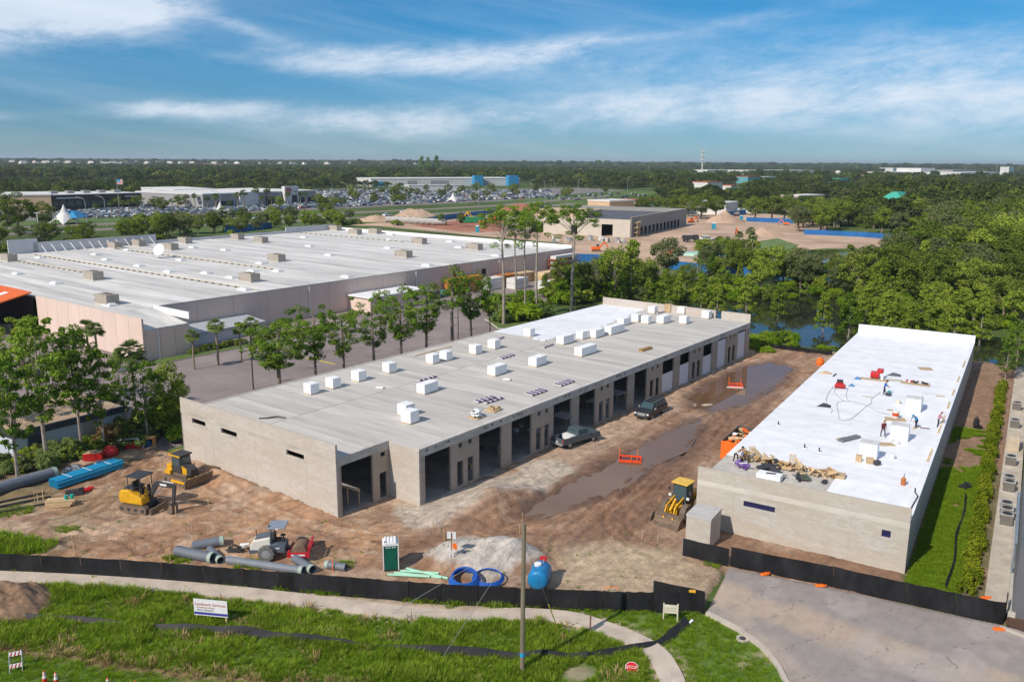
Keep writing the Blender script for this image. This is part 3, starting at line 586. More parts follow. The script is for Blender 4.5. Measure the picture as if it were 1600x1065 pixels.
MB().box(W2-0.45, W2+0.05, JG-0.03, LA, HR-0.197, HR-0.005).build('roof_edge', M('roof_edge_concrete', (0.56, 0.53, 0.48), 0.9, 0.12, 0.8), bA)
pk = MB()
for a, b in OP:
    for k in range(random.randint(3, 7)):
        v = a+(b-a)*random.random(); h = 0.12+0.2*random.random(); pk.box(W2-0.1, W2+0.012, v-0.05, v+0.07+0.1*random.random(), HR-0.22-h, HR-0.215)
pk.build('painted_beam_pocket', M('pocket_shade', (0.10, 0.09, 0.085)), bA)['kind'] = 'stuff'  # dark boxes on the beam face: shade of open notches put into colour
# white panels closing the far bays
for k, top in ((7, 2.7), (8, 2.95), (9, 2.78), (10, 4.25), (11, 4.2)):
    a, b = OP[k]; n = 3
    for i in range(n):
        q0, q1 = a+0.02+(b-a-0.04)*i/n, a+0.02+(b-a-0.04)*(i+1)/n-0.012; MB().box(W2-0.16, W2-0.10, q0, q1, 0.0, top).build('door_panel', m_board, bA)
# other walls, slab, partitions
wall_mb(0, LA, -0.2, HR-0.12, [], T, 'v', -WF).build('rear_wall', m_blkA, bA)
wall_mb(-WF, -2.1, -0.2, HP, [], T, 'u', LA).build('end_wall', m_blkA, bA); wall_mb(-1.1, W2, -0.2, HP, [], T, 'u', LA).build('end_wall', m_blkA, bA)
wall_mb(-2.1, -1.1, -0.2, HR-0.25, [], T, 'u', LA).build('end_wall', m_blkA, bA)
MB().box(-WF+T, -T-0.01, T, JG+T, -0.1, 0.1).build('floor_slab', m_slab, bA); MB().box(-WF+T, W2-0.02, JG+T, LA-0.01, -0.1, 0.1).build('floor_slab', m_slab, bA)
for a, b in segs[1:-1]:
    v = (a+b)/2
    if b-a < 3: wall_mb(-WF+T, -7.5, 0.1, HR-0.22, [(-16, -14.5, 0.1, 2.3)], 0.2, 'u', v-0.1).build('partition', m_blkR, bA)
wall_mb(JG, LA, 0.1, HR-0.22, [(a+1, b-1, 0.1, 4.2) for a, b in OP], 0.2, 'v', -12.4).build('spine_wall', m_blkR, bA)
# roof planks, two spans meeting at a ridge
def plank_row(u0, u1, v0, v1, n, par):
    w = (v1-v0)/n; mb = MB(); mb.box(-(u1-u0)/2, (u1-u0)/2, -w/2+0.02, w/2-0.02, -0.2, 0.0); me = mb.mesh('roof_plank'); me.materials.append(m_plank)
    for i in range(n):
        o = link('roof_plank', me, par, ((u0+u1)/2, v0+w*(i+0.5), HR+random.uniform(-0.006, 0.006)))
plank_row(-WF+0.0, -12.42, T+0.003, LA-0.003, 67, bA)
plank_row(-12.36, -0.345, T+0.003, JG-0.01, 5, bA); plank_row(-12.36, W2-0.46, JG+0.03, LA-0.003, 62, bA)
MB().box(-12.40, -12.38, T+0.003, LA-0.01, HR-0.15, HR-0.05).build('ridge_joint', m_conc, bA)
MB().box(-WF+0.0, -WF+0.25, T+0.01, 50.4, HR+0.012, HR+0.055).build('roof_curb', m_conc, bA)
# white membrane already laid on the far left part
edge = [(50.7, -13.4), (53, -13.6), (60, -13.0), (64, -12.5), (70, -13.6), (81.9, -14.9)]; v = 50.7; 
while v < 81.7:
    w = min(3.05, 81.9-v); mb = MB(); ur = np.interp(v+w/2, [e[0] for e in edge], [e[1] for e in edge])
    if v < 52: mb.box(-WF+0.01, -13.6, v, v+w, HR+0.012, HR+0.022)
    else: mb.box(-WF+0.01, float(ur), v+0.004, v+w, HR+0.012, HR+0.022+0.004*(int(v) % 2))
    mb.build('membrane_sheet', m_memb, bA); v += w
# ---------------------------------------------------------------- B: building with the finished white roof
HRB, HPB, WB, LB = 3.77, 5.19, 16.28, 74.7
bB = thing('block_building', 'concrete block building with a bright white membrane roof and people working on it', 'building', FB(0, 0), FB.rot)
wb = wall_mb(0, WB, -0.3, HPB, [(3.96, 6.5, 2.58, 3.06), (14.43, 15.06, 2.58, 3.15)], T, 'u', 0).build('front_wall', m_blkB, bB)
for u0, u1, z0, z1 in ((3.96, 6.5, 2.58, 3.06), (14.43, 15.06, 2.58, 3.15)):
    w = MB().box(u0+0.01, u1-0.01, 0.09, 0.12, z0+0.01, z1-0.01).build('window', m_gls, bB)
    MB().box(u0-0.22, u1+0.22, -0.03, 0.08, z0-0.2, z0-0.003).build('sill', m_conc, w); MB().box(u0-0.25, u1+0.25, -0.012, 0.05, z1+0.003, z1+0.2).build('lintel', m_conc, w)
for u in (3.1, 12.2): MB().box(u-0.012, u+0.012, -0.004, 0.01, 0.1, HPB-0.02).build('control_joint', MATS['joint'], wb)
MB().box(0.0, WB, -0.012, 0.0, 3.62, 4.05).build('bond_beam', M('bond_beam_pale', (0.58, 0.54, 0.47), 0.9, 0.15, 1.0, stretch=(.3, 1, 1)), bB)
mB2 = Mblock('block_grey', (0.46, 0.45, 0.43), (0.42, 0.41, 0.39), stain=0.35)
wall_mb(T+0.003, LB, -0.3, HRB+0.42, [], T, 'v', WB-T).build('side_wall', mB2, bB)
wall_mb(T+0.003, LB, -0.3, HRB-0.1, [(4+9*k, 7.2+9*k, -0.3, 2.6) for k in range(8)], T, 'v', 0).build('lot_wall', m_blkR, bB)
wall_mb(0, WB, -0.3, HPB-0.02, [], T, 'u', LB).build('end_wall', m_blkB, bB)
MB().box(0.02, WB-0.02, LB-0.06, LB-0.012, HRB+0.02, HPB+0.02).build('membrane_upstand', m_memb, bB)
MB().box(T, WB-T, T, LB-T, -0.2, 0.05).build('floor_slab', m_slab, bB)
MB().box(-0.06, WB-T-0.003, T+0.003, LB-0.07, HRB-0.25, HRB-0.02).build('roof_deck', m_conc, bB)
v = 8.05; k = 0
while v < LB-0.1:
    w = min(1.52, LB-0.07-v); MB().box(-0.08, WB-T-0.02, v, v+w-0.002, HRB-0.017, HRB+0.004+0.005*(k % 2)).build('membrane_sheet', m_memb, bB); v += w; k += 1
for k, (u0, u1) in enumerate(((9.6, 12.2), (12.2, 14.1), (14.1, WB-T-0.02))): MB().box(u0, u1-0.004, T+0.003, 8.046, HRB-0.017, HRB+0.004+0.004*(k % 2)).build('membrane_sheet', m_memb, bB)
MB().box(WB-T-0.34, WB+0.015, 0.3, LB-0.02, HRB+0.423, HRB+0.45).build('membrane_flap', m_memb, bB)
mb = MB(); mb.hexa([(WB-T-0.5, T+0.1, HRB+0.003), (WB-T-0.02, T+0.1, HRB+0.4), (WB-T-0.02, LB-0.1, HRB+0.4), (WB-T-0.5, LB-0.1, HRB+0.003), (WB-T-0.48, T+0.1, HRB+0.02), (WB-T, T+0.1, HRB+0.42), (WB-T, LB-0.1, HRB+0.42), (WB-T-0.48, LB-0.1, HRB+0.02)]); mb.build('cant_strip', m_memb, bB)
for v0, v1 in ((14.5, 18.5), (24, 27), (27.6, 31), (34, 37), (40, 43), (47, 50.5), (56, 60)): MB().box(WB-T-0.22, WB-T-0.05, v0, v1, HRB+0.453, HRB+0.50).build('edge_board', m_wood, bB)
MB().tube([(WB-0.2, 0.4, HRB+0.5), (WB-0.25, 3, HRB+0.49), (WB-0.1, 5.5, HRB+0.5), (WB-0.4, 6.3, HRB+0.49), (WB-0.5, 7.2, HRB+0.5)], 0.05, 6).build('loose_strap', M('black_rubber', (0.03, 0.03, 0.032), 0.7), bB)
bx = thing('block_enclosure', 'small square concrete block box with slab top in front of white roofed building', 'enclosure', FB(1.6, -2.9), FB.rot)
wall_mb(-1.0, 1.0, -0.3, 2.45, [], 2.6, 'u', -1.1).build('wall', m_blkB, bx); MB().box(-1.04, 1.04, -1.14, 1.54, 2.453, 2.6).build('top_slab', M('slab_grey', (0.47, 0.46, 0.44), 0.9, 0.1, 1), bx)
# ---------------------------------------------------------------- C: big store
m_pink = M('painted_panel_wall', (0.69, 0.54, 0.46), 0.85, 0.06, 0.25, stretch=(1, 1, .5))
m_croof = M('store_roof', (0.61, 0.59, 0.555), 0.75, 0.24, 0.5, orand=0.11, stretch=(0.10, 0.8, 1), detail=10)
m_wpar = M('white_parapet', (0.80, 0.80, 0.79), 0.7, 0.04, 0.5); m_gpar = M('grey_parapet', (0.55, 0.55, 0.56), 0.8, 0.06, 0.3)
bC = thing('store_building', 'huge pale pink big box store with a streaked white flat roof', 'building', FC(0, 0, FZ), FC.rot)
UL, VR, ZC = -112.0, 134.0, 6.3
def panels(a0, a1, z0, z1, axis, pos, w, par, t=0.3, mat=m_pink):
    n = max(1, round((a1-a0)/w))
    for i in range(n):
        q0, q1 = a0+(a1-a0)*i/n, a0+(a1-a0)*(i+1)/n-0.05
        mb = MB(); mb.box(q0, q1, pos, pos+t, z0, z1) if axis == 'u' else mb.box(pos, pos+t, q0, q1, z0, z1)
        mb.build('wall_panel', mat, par)
panels(8.2, VR, 0, ZC, 'v', -10.6, 7.4, bC)
panels(-35.5, 0.0, 0, 6.6, 'u', 0.0, 3.9, bC)
panels(0.35, 7.8, 0, 4.7, 'v', -0.3, 2.5, bC)
panels(UL, -66, 0, 6.6, 'u', 0.0, 6, bC)
panels(UL, -10.6, 0, ZC+0.9, 'u', VR, 8, bC); panels(0.35, VR, 0, ZC, 'v', UL, 8, bC)
mb = MB(); mb.prism([(-10.5, 5.5), (0.0, 5.5), (0.0, 6.6), (-10.5, 6.6)], 7.83, 8.1, 'y'); mb.build('wing_parapet', m_wpar, bC)
MB().prism([(-10.5, 0.1), (-0.02, 0.1), (-0.02, 4.69), (-10.5, 6.1)], 7.6, 7.82, 'y').build('wing_wall', m_pink, bC)
mb = MB(); mb.hexa([(-10.6, 0.35, 6.0), (0.02, 0.35, 4.66), (0.02, 7.6, 4.66), (-10.6, 7.6, 6.0), (-10.6, 0.35, 6.3), (0.02, 0.35, 4.9), (0.02, 7.6, 4.9), (-10.6, 7.6, 6.3)]); mb.build('wing_roof', m_croof, bC)
n = 40; w = (VR-0.35)/n
me = MB().box(UL+0.35, -10.65, 0.02, w-0.02, ZC-0.4, ZC+0.0).mesh('roof_sheet'); me.materials.append(m_croof)
for i in range(n): link('roof_sheet', me, bC, (0, 0.35+w*i, random.uniform(-0.01, 0.01)))
MB().box(-10.65, -10.25, 8.2, VR, ZC+0.003, ZC+0.12).build('roof_coping', M('coping_grey', (0.36, 0.35, 0.34)), bC)
MB().box(UL+0.4, -10.7, VR-0.25, VR-0.01, ZC, ZC+0.9).build('parapet', m_wpar, bC)
for v0, v1, h in ((32, 66, 2.6), (26, 33.2, 3.6), (66.3, 112, 0.8), (112.3, 134, 1.9)): MB().box(UL+0.35, UL+0.7, v0, v1, ZC, ZC+h).build('parapet', m_gpar, bC)
for k in range(13): v = 34+k*2.5; MB().tube([(UL+0.7, v, ZC+2.0), (UL+3.6, v, ZC+0.05)], 0.09, 5).build('parapet_brace', m_wpar, bC)
# rail lines of small supports carrying a gas pipe
m_pipe = M('gas_pipe', (0.62, 0.56, 0.42), 0.7); m_sup = M('pipe_support', (0.16, 0.13, 0.10), 0.9)
for v, u0, u1 in ((29.5, -104, -11.6), (50.5, -106, -33), (116, -108, -60), (21, -98, -55)):
    o = MB().tube([(u0, v, ZC+0.32), (u1, v, ZC+0.32)], 0.10, 6).build('gas_pipe', m_pipe, bC); sup = MB(); u = u0
    while u < u1: sup.box(u-0.18, u+0.18, v-0.25, v+0.25, ZC+0.002, ZC+0.22); u += 2.5
    sup.build('pipe_support', m_sup, o)
# canopy with orange fascia at the left
m_orange = M('orange_panel', (0.75, 0.14, 0.015), 0.5, 0.04)
cn = thing('entrance_canopy', 'store canopy with sloping orange roof and dark open underside at left edge', 'canopy', FC(0, 0, FZ), FC.rot)
mb = MB(); mb.hexa([(-62, -9.5, 4.9), (-36.5, -9.5, 4.9), (-36.5, -0.2, 7.0), (-62, -0.2, 7.0), (-62, -9.5, 5.1), (-36.5, -9.5, 5.1), (-36.5, -0.2, 7.2), (-62, -0.2, 7.2)]); mb.build('canopy_roof', m_orange, cn)
MB().box(-62, -36.4, -9.7, -9.52, 4.5, 5.15).build('fascia', m_wpar, cn)
for k in range(5): MB().box(-61.5+k*6.2, -61.1+k*6.2, -9.4, -9.0, 0, 4.9).build('post', m_conc, cn)
for k in range(4):
    u = -58+k*5; MB().hexa([(u, -8, 5.46), (u+1.6, -8, 5.46), (u+1.6, -2, 6.81), (u, -2, 6.81), (u, -8, 5.48), (u+1.6, -8, 5.48), (u+1.6, -2, 6.83), (u, -2, 6.83)]).build('canopy_stripe', m_wpar, cn)
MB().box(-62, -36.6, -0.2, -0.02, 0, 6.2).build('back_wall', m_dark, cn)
for k in range(9): o = MB().obox((0, 0, 0.9), (2.2, 1.6, 1.8), random.random()).build('garden_rack', M('garden_goods', (0.10, 0.11, 0.09), 0.9, .5, 2, orand=.4)); o.location = FC(-59+2.6*k, -4-random.random()*3, FZ); tag(o, 'dark rack of garden goods standing under the orange store canopy', 'rack', 'racks under the orange canopy')
# rooftop air units
m_acb = M('rooftop_tan', (0.38, 0.335, 0.28), 0.7, 0.08, 1); m_acd = M('rooftop_dark', (0.15, 0.13, 0.11), 0.7)
def rooftop_unit():
    t = thing('rooftop_air_unit', '', 'air unit', group='rooftop air units on the store roof')
    MB().box(-1.9, 1.9, -1.1, 1.1, 0.25, 1.75).build('cabinet', m_acb, t); MB().box(-2.0, 2.0, -1.2, 1.2, 0, 0.24).build('curb', m_conc, t)
    MB().prism([(-1.9, 0.9), (-1.9, 1.75), (-2.7, 1.6), (-2.7, 1.2)], -0.95, 0.95, 'y').build('intake_hood', m_acb, t); MB().box(-2.5, -1.95, -0.9, 0.9, 0.35, 0.8).build('intake_grille', m_acd, t)
    for x in (-0.4, 0.9): MB().lathe([(0.5, 1.753), (0.5, 1.83), (0.42, 1.84)], 12, c=(x, 0, 0)).build('fan', m_acd, t)
    return t
ru, fl = rooftop_unit(), []
for u, v, l in ((-50, 17.5, 'lone one on the grey strip'), (-19, 4.5, 'nearest the pink front wall'), (-23.6, 36, 'beside the long pipe line'), (-48, 61, 'in the middle of the white roof'), (-96, 20, 'at the far left edge of the roof'), (-106, 51, 'against the braced parapet, left one'), (-107.5, 58.7, 'against the braced parapet, right one'), (-91.5, 59, 'just right of the satellite dish'), (-105, 71.5, 'beyond the end of the braced parapet'), (-104, 88.5, 'on the back edge'), (-90, 87, 'before the one on the back edge'), (-91, 125, 'beside the far pipe line'), (-52, 115, 'toward the far white parapet'), (-29, 113, 'nearest the tall pine trunks'), (-30.7, 87, 'near the edge above goods yard'), (-88, 131, 'right against the white parapet'), (-108, 131, 'in the far back corner')):
    place(ru, fl, FC(u, v, ZC+FZ), FC.rot+R(90 if 0 else 0), label='tan rooftop air unit on the store roof, '+l)
# skylights
m_sky = M('skylight_plastic', (0.62, 0.63, 0.63), 0.35, 0.05)
sk = thing('skylight', '', 'skylight', group='skylights on the store roof'); MB().box(-1.3, 1.3, -0.8, 0.8, 0, 0.22).build('curb', m_wpar, sk); MB().taper(-1.2, 1.2, -0.7, 0.7, 0.223, 0.5, .35, .35, .3, .3).build('dome', m_sky, sk); fl = []
for px, py in [(28, 428), (88, 443), (172, 477), (63, 403), (150, 398), (167, 406), (218, 416), (265, 425), (323, 427), (362, 434), (383, 453), (200, 391), (302, 387), (283, 407), (476, 371), (484, 385), (515, 399), (542, 433), (434, 424), (352, 391), (608, 375), (607, 388), (668, 415), (704, 378), (718, 387), (770, 379), (776, 400), (662, 365), (612, 367), (395, 424), (408, 412), (410, 411)]:
    p = gp(px, py, ZC+FZ); u, v = FC.inv(p[0], p[1])
    if -111 < u < -11.5 and 1 < v < 133: place(sk, fl, p, FC.rot, label='low white skylight dome on the store roof')
ds = thing('satellite_dish', 'large white satellite dish on a stand on the store roof', 'satellite dish', gp(250, 403, ZC+FZ), R(60))
prof = [(0.02+1.5*t, 0.32*t*t) for t in (0, .25, .5, .75, 1)]
o = MB().lathe(prof+[(r+0.03, h-0.04) for r, h in prof[::-1]], 20).build('dish', m_wpar, ds, (0, 0, 2.0)); o.rotation_euler = (R(66), 0, R(-75))
MB().tube([(0, 0, 0), (0, 0, 1.9)], 0.08, 6).build('mast', m_gpar, ds); MB().tube([(-.7, 0, 0.03), (.7, 0, .03)], .06, 5).tube([(0, -.7, .03), (0, .7, .03)], .06, 5).build('base', m_sup, ds)
# loading annex on the side and the receiving bay
an = thing('loading_annex', 'low annex with a white flat roof on the pink store wall', 'annex', FC(0, 0, FZ), FC.rot)
MB().box(-10.25, -3.5, 50, 66, 0, 3.1).build('wall', m_pink, an); MB().box(-10.25, -3.2, 49.6, 66.4, 3.103, 3.4).build('roof', m_wpar, an); MB().box(-3.5, -3.44, 60, 61.2, 0, 2.2).build('door', m_acb, an)
an = thing('loading_annex', 'long low lean-to with grey roof behind the palms on the pink store wall', 'annex', FC(0, 0, FZ), FC.rot)
MB().box(-10.25, -4.5, 9.5, 25, 0, 1.9).build('wall', m_gpar, an); MB().prism([(-10.25, 2.7), (-10.25, 2.5), (-4.2, 1.903), (-4.2, 2.1)], 9.2, 25.3, 'y').build('roof', M('lean_to_roof', (0.42, 0.44, 0.46), 0.6), an)
for u, v, cc, l in ((-10.2, 83, (0.45, 0.02, 0.03), 'small red square sign on the pink store wall'), (-10.2, 94, (0.015, 0.015, 0.02), 'small black square sign on the pink store wall'), (-10.2, 92, (0.6, 0.5, 0.2), 'small yellow sign on the pink store wall')):
    o = MB().box(0, 0.06, -0.7, 0.7, 0, 1.5).build('wall_sign', M('sign_%d' % int(v), cc)); o.location = FC(u, v, FZ+2.9); o.rotation_euler = (0, 0, FC.rot); tag(o, l, 'sign')
for u, v in ((-0.0, 2.4), (-10.24, 40), (-10.24, 70), (-10.24, 100)):
    o = MB().tube([(0.12, 0, 0), (0.12, 0, 4.4 if u > -1 else 6)], 0.1, 6).build('downpipe', m_wpar, bC); o.location = (u, v, 0)

# ---------------------------------------------------------------- D: low shed at the left
FD = Frame(*gp(20, 675, 2.9)[:2], 54.5)
bD = thing('flat_roof_shed', 'low white shed with brown gravelly flat roof and dark fascia behind the trees', 'building', (FD.o[0], FD.o[1], 0), FD.rot)
m_shw = M('shed_wall', (0.50, 0.54, 0.60), 0.6, 0.05, 0.3); m_fas = M('dark_fascia', (0.055, 0.065, 0.09), 0.6); m_tan = M('gravel_roof', (0.43, 0.31, 0.21), 0.95, 0.28, 0.35, detail=9)
LD = 11.5
MB().box(-9.5, 0, 0, LD, 0, 2.2).build('wall', m_shw, bD); MB().box(-9.7, 0.2, -0.2, LD+0.2, 2.203, 2.9).build('fascia', m_fas, bD); MB().box(-9.5, 0.0, 0.0, LD, 2.903, 2.93).build('roof', m_tan, bD)
for v in (1.3, 7.0): MB().box(0.003, 0.05, v, v+1.4, 0, 2.1).build('door', m_fas if v < 2 else m_acb, bD)
# ---------------------------------------------------------------- E: ribbed metal building on the right edge
FE = FB
bE = thing('metal_building', 'grey ribbed metal building at the right edge of the picture', 'building', FB(0, 0), FB.rot)
m_rib = M('ribbed_steel', (0.17, 0.175, 0.19), 0.45, 0.06, 0.5, metal=0.3); m_ribw = M('ribbed_white', (0.66, 0.68, 0.72), 0.5, 0.05)
mb = MB()
for k in range(70):
    v = -3.0+k*0.25; mb.box(23.2, 23.34, v, v+0.12, 0.6, 5.3)
mb.box(23.34, 40, -3.1, 14.5, 0, 5.35); mb.build('ribbed_wall', m_rib, bE)
mb = MB()
for k in range(150): v = 14.6+k*0.44; mb.box(23.55, 23.75, v, v+0.24, 0.5, 4.2)
mb.box(23.75, 40, 14.6, 82, 0, 4.25); mb.build('rear_wall', m_ribw, bE)
MB().box(23.0, 23.45, -3.2, 14.5, 0.0, 0.6).build('base_course', m_conc, bE)
g_ = MB(); g_.box(22.95, 23.15, 3, 13.5, 3.0, 3.35); g_.tube([(23.05, 3.2, 3.0), (23.05, 3.2, 0.2)], 0.09, 6); g_.build('gutter', M('gutter_steel', (0.36, 0.42, 0.48), 0.4, metal=.5), bE)
sheet('service_strip', [FB(u, v) for u, v in ((21.55, -2.6), (23.3, -2.6), (23.6, 80), (21.9, 80))], 0.07, M('service_concrete', (0.47, 0.42, 0.35), 0.9, 0.2, 0.8))
# condensers
m_cond = M('condenser_grey', (0.20, 0.185, 0.165), 0.6, 0.08); m_condd = M('condenser_fan', (0.03, 0.03, 0.03), 0.6); m_condt = M('condenser_rim', (0.40, 0.39, 0.37), .6)
def condenser(h):
    t = thing('air_condenser', '', 'air conditioner', group='condensers beside the ribbed metal building')
    mb = MB(); n = 9
    for k in range(n): mb.box(-0.47, 0.47, -0.47, 0.47, 0.08+k*(h-0.14)/n, 0.08+(k+0.72)*(h-0.14)/n)
    mb.build('louvre', m_cond, t); MB().box(-0.44, 0.44, -0.44, 0.44, 0.05, h-0.05).build('coil', m_condd, t); MB().box(-0.5, 0.5, -0.5, 0.5, h-0.06, h).build('top', m_condt, t)
    MB().lathe([(0.40, h+0.003), (0.40, h+0.02)], 16).build('fan_guard', m_condd, t); MB().box(-0.6, 0.6, -0.6, 0.6, 0, 0.05).build('pad', m_conc, t); return t
cd, fl = condenser(1.0), []
for i, (u, v, l) in enumerate(((22.45, 14.2, 'nearest of the front three'), (22.4, 15.6, 'middle of the front three'), (22.35, 17.0, 'rearmost of the front three'), (22.4, 22.9, 'nearer of the pair'), (22.35, 24.4, 'farther of the pair'), (22.35, 31.0, 'alone past the pair'), (22.4, 45.5, 'last but one'), (22.45, 54, 'farthest of the row'))):
    place(cd, fl, FB(u, v, 0.07), FB.rot, scale=1.0, label='dark louvred air condenser beside ribbed metal building, '+l)
o = MB().box(-0.6, 0.6, -1.2, 1.2, 0, 1.5).build('equipment_cabinet', M('cabinet_beige', (0.50, 0.42, 0.31), .6)); o.location = FB(22.4, 37, 0.07); o.rotation_euler = (0, 0, FB.rot); bevel(o, .04); tag(o, 'beige equipment cabinet among the condensers by the metal building', 'cabinet')
# ================================================================ vegetation
m_bark = M('bark_grey', (0.21, 0.17, 0.13), 0.95, 0.25, 3, bump=0.4, stretch=(1, 1, .3)); m_barkp = M('bark_pale', (0.30, 0.255, 0.21), 0.95, 0.2, 3); m_palmt = M('palm_trunk', (0.27, 0.21, 0.16), 0.95, 0.25, 4, bump=.4)
ml_oak = Mleaf('leaf_oak', (0.085, 0.14, 0.022), (0.28, 0.34, 0.055)); ml_pine = Mleaf('needle_pine', (0.085, 0.17, 0.02), (0.27, 0.40, 0.05)); ml_lite = Mleaf('leaf_bright', (0.15, 0.245, 0.025), (0.40, 0.48, 0.07))
ml_palm = Mleaf('frond_palm', (0.10, 0.16, 0.04), (0.27, 0.35, 0.11)); ml_dry = Mleaf('leaf_dry', (0.18, 0.11, 0.05), (0.30, 0.20, 0.10)); ml_hedge = Mleaf('leaf_hedge', (0.12, 0.19, 0.012), (0.34, 0.38, 0.03)); ml_grass = Mleaf('grass_blade', (0.12, 0.235, 0.014), (0.33, 0.46, 0.035), 0.45); ml_straw = Mleaf('straw_blade', (0.34, 0.22, 0.10), (0.50, 0.38, 0.19), 0.2)
ml_grey = Mleaf('leaf_greygreen', (0.115, 0.15, 0.06), (0.25, 0.28, 0.11))
def leaf_mesh(name, C, size, mat, aspect=1.0, up=0.35, seed=0, outward=None):
    """one small four-cornered leaf spray at each point"""
    r = np.random.default_rng(seed); n = len(C); s = np.broadcast_to(size, (n,))*r.uniform(0.65, 1.35, n)
    nr = r.normal(size=(n, 3)); nr[:, 2] = np.abs(nr[:, 2])+up
    if outward is not None: nr = nr*0.7+outward*1.1
    nr /= np.linalg.norm(nr, axis=1)[:, None]; a = np.cross(nr, r.normal(size=(n, 3))); a /= np.linalg.norm(a, axis=1)[:, None]; b = np.cross(nr, a)
    a = a*(s*aspect)[:, None]; b = b*(s/max(aspect, 1))[:, None]; k = nr*(s*0.25)[:, None]
    V = np.stack([C-a*0.5, C-b*0.5+k, C+a*0.5, C+b*0.5+k], 1).reshape(-1, 3)
    me = bpy.data.meshes.new(name); me.vertices.add(4*n); me.vertices.foreach_set('co', V.astype(np.float32).ravel()); me.loops.add(4*n); me.loops.foreach_set('vertex_index', np.arange(4*n, dtype=np.int32))
    me.polygons.add(n); me.polygons.foreach_set('loop_start', np.arange(0, 4*n, 4, dtype=np.int32)); me.update(); me.validate(); me.materials.append(mat); return me
def clump_points(cl, rad, per, r, flat=0.75):
    C, O = [], []
    for c, q in zip(cl, rad):
        d = r.normal(size=(per, 3)); d /= np.linalg.norm(d, axis=1)[:, None]; t = q*r.uniform(0.35, 1.0, per)**0.6
        p = d*t[:, None]*np.array([1, 1, flat]); C.append(c+p); O.append(d)
    return np.concatenate(C), np.concatenate(O)
def limbs(mb, base, targets, r0, r):
    for t in targets:
        b = np.array(base)+np.array([0, 0, r.uniform(-0.12, 0.02)*t[2]]); m = (b*0.5+np.array(t)*0.5)+np.array([0, 0, -0.25]); mb.tube([tuple(b), tuple(m), tuple(t)], [r0, r0*0.6, r0*0.2], 5, cap=False)
def tree_oak(seed, mat=None, w=1.0, bark=None, nclump=52, per=85, leaf=0.30):
    """broad crown, 10 m tall"""
    r = np.random.default_rng(seed); cl, rad = [], []
    for i in range(nclump):
        d = r.normal(size=3); d /= np.linalg.norm(d); d[2] = d[2]*0.85+.12; q = r.uniform(0.45, 1)**0.5
        cl.append(np.array([d[0]*3.9*w*q*r.uniform(.8, 1.15), d[1]*3.9*w*q*r.uniform(.8, 1.15), 5.7+d[2]*3.9*q])); rad.append(r.uniform(0.6, 1.35))
    C, O = clump_points(cl, rad, per, r); me = leaf_mesh('crown', C, leaf, mat or ml_oak, 1.5, 0.4, seed, O)
    mb = MB(); mb.tube([(0, 0, -0.3), (0.1, 0.05, 1.4), (0.2, -0.1, 3.4)], [0.34, 0.27, 0.2], 8); limbs(mb, (0.2, -0.1, 3.4), cl[:9], 0.13, r); return mb.mesh('trunk'), me, bark or m_bark
def tree_pine(seed, bare=0.5, w=1.0, nclump=20, per=75, mat=None):
    """slash pine, 10 m tall; tufts of needles on up-swept limbs above a clear trunk"""
    r = np.random.default_rng(seed); cl, rad = [], []
    for i in range(nclump):
        h = 10*(bare+(0.96-bare)*((i+0.5)/nclump)); k = math.sin(math.pi*min(1, 0.25+0.75*(10-h)/(10*(1-bare))))*1.0+0.25; a = r.uniform(0, 6.28); q = 2.0*w*k*r.uniform(0.35, 1.1)
        cl.append(np.array([math.cos(a)*q, math.sin(a)*q, h+r.uniform(-.2, .4)])); rad.append(r.uniform(0.28, 0.72))
    C, O = clump_points(cl, rad, per, r, 0.7); me = leaf_mesh('crown', C, 0.21, mat or ml_pine, 2.0, 0.5, seed, O)
    mb = MB(); lean = r.uniform(-.35, .35); mb.tube([(0, 0, -0.3), (lean*.4, 0.05, 4), (lean*.8, 0, 7), (lean, 0, 9.6)], [0.19, 0.15, 0.11, 0.03], 7)
    for c in cl[::2]: mb.tube([(lean*c[2]/10, 0, c[2]-0.7-0.2*abs(c[0])), tuple(c)], [0.04, 0.012], 4, cap=False)
    for k in range(5): h = 10*bare*r.uniform(.5, 1); a = r.uniform(0, 6.28); mb.tube([(lean*h/10, 0, h), (math.cos(a)*1.1, math.sin(a)*1.1, h+.25)], [0.03, 0.01], 4, cap=False)
    return mb.mesh('trunk'), me, m_bark
def tree_tallpine(seed):
    """tall bare stem with a flat umbrella crown, 10 m tall unit"""
    r = np.random.default_rng(seed); cl, rad = [], []
    for i in range(46): a = r.uniform(0, 6.28); q = 1.45*r.uniform(0, 1)**0.5; cl.append(np.array([math.cos(a)*q, math.sin(a)*q, 9.15-0.42*q*q+r.uniform(-.75, .45)])); rad.append(r.uniform(.13, .34))
    for i in range(4): a = r.uniform(0, 6.28); cl.append(np.array([math.cos(a)*.9, math.sin(a)*.9, r.uniform(6.3, 7.6)])); rad.append(r.uniform(.2, .35))
    C, O = clump_points(cl, rad, 70, r, 0.7); me = leaf_mesh('crown', C, 0.095, ml_pine if seed % 2 else ml_grey, 2.0, 0.5, seed, O); mb = MB(); l = r.uniform(-.6, .6); mb.tube([(0, 0, -.2), (l*.3, 0, 3.5), (l*.8, 0.1, 6.5), (l*.5, 0, 9)], [.10, .08, .055, .015], 7)
    for c in cl[::3]: mb.tube([(l*.7, 0.05, min(c[2]-.6, 7.4+r.uniform(-.8, .6))), tuple(c)], [.028, .008], 4, cap=False)
    return mb.mesh('trunk'), me, m_barkp
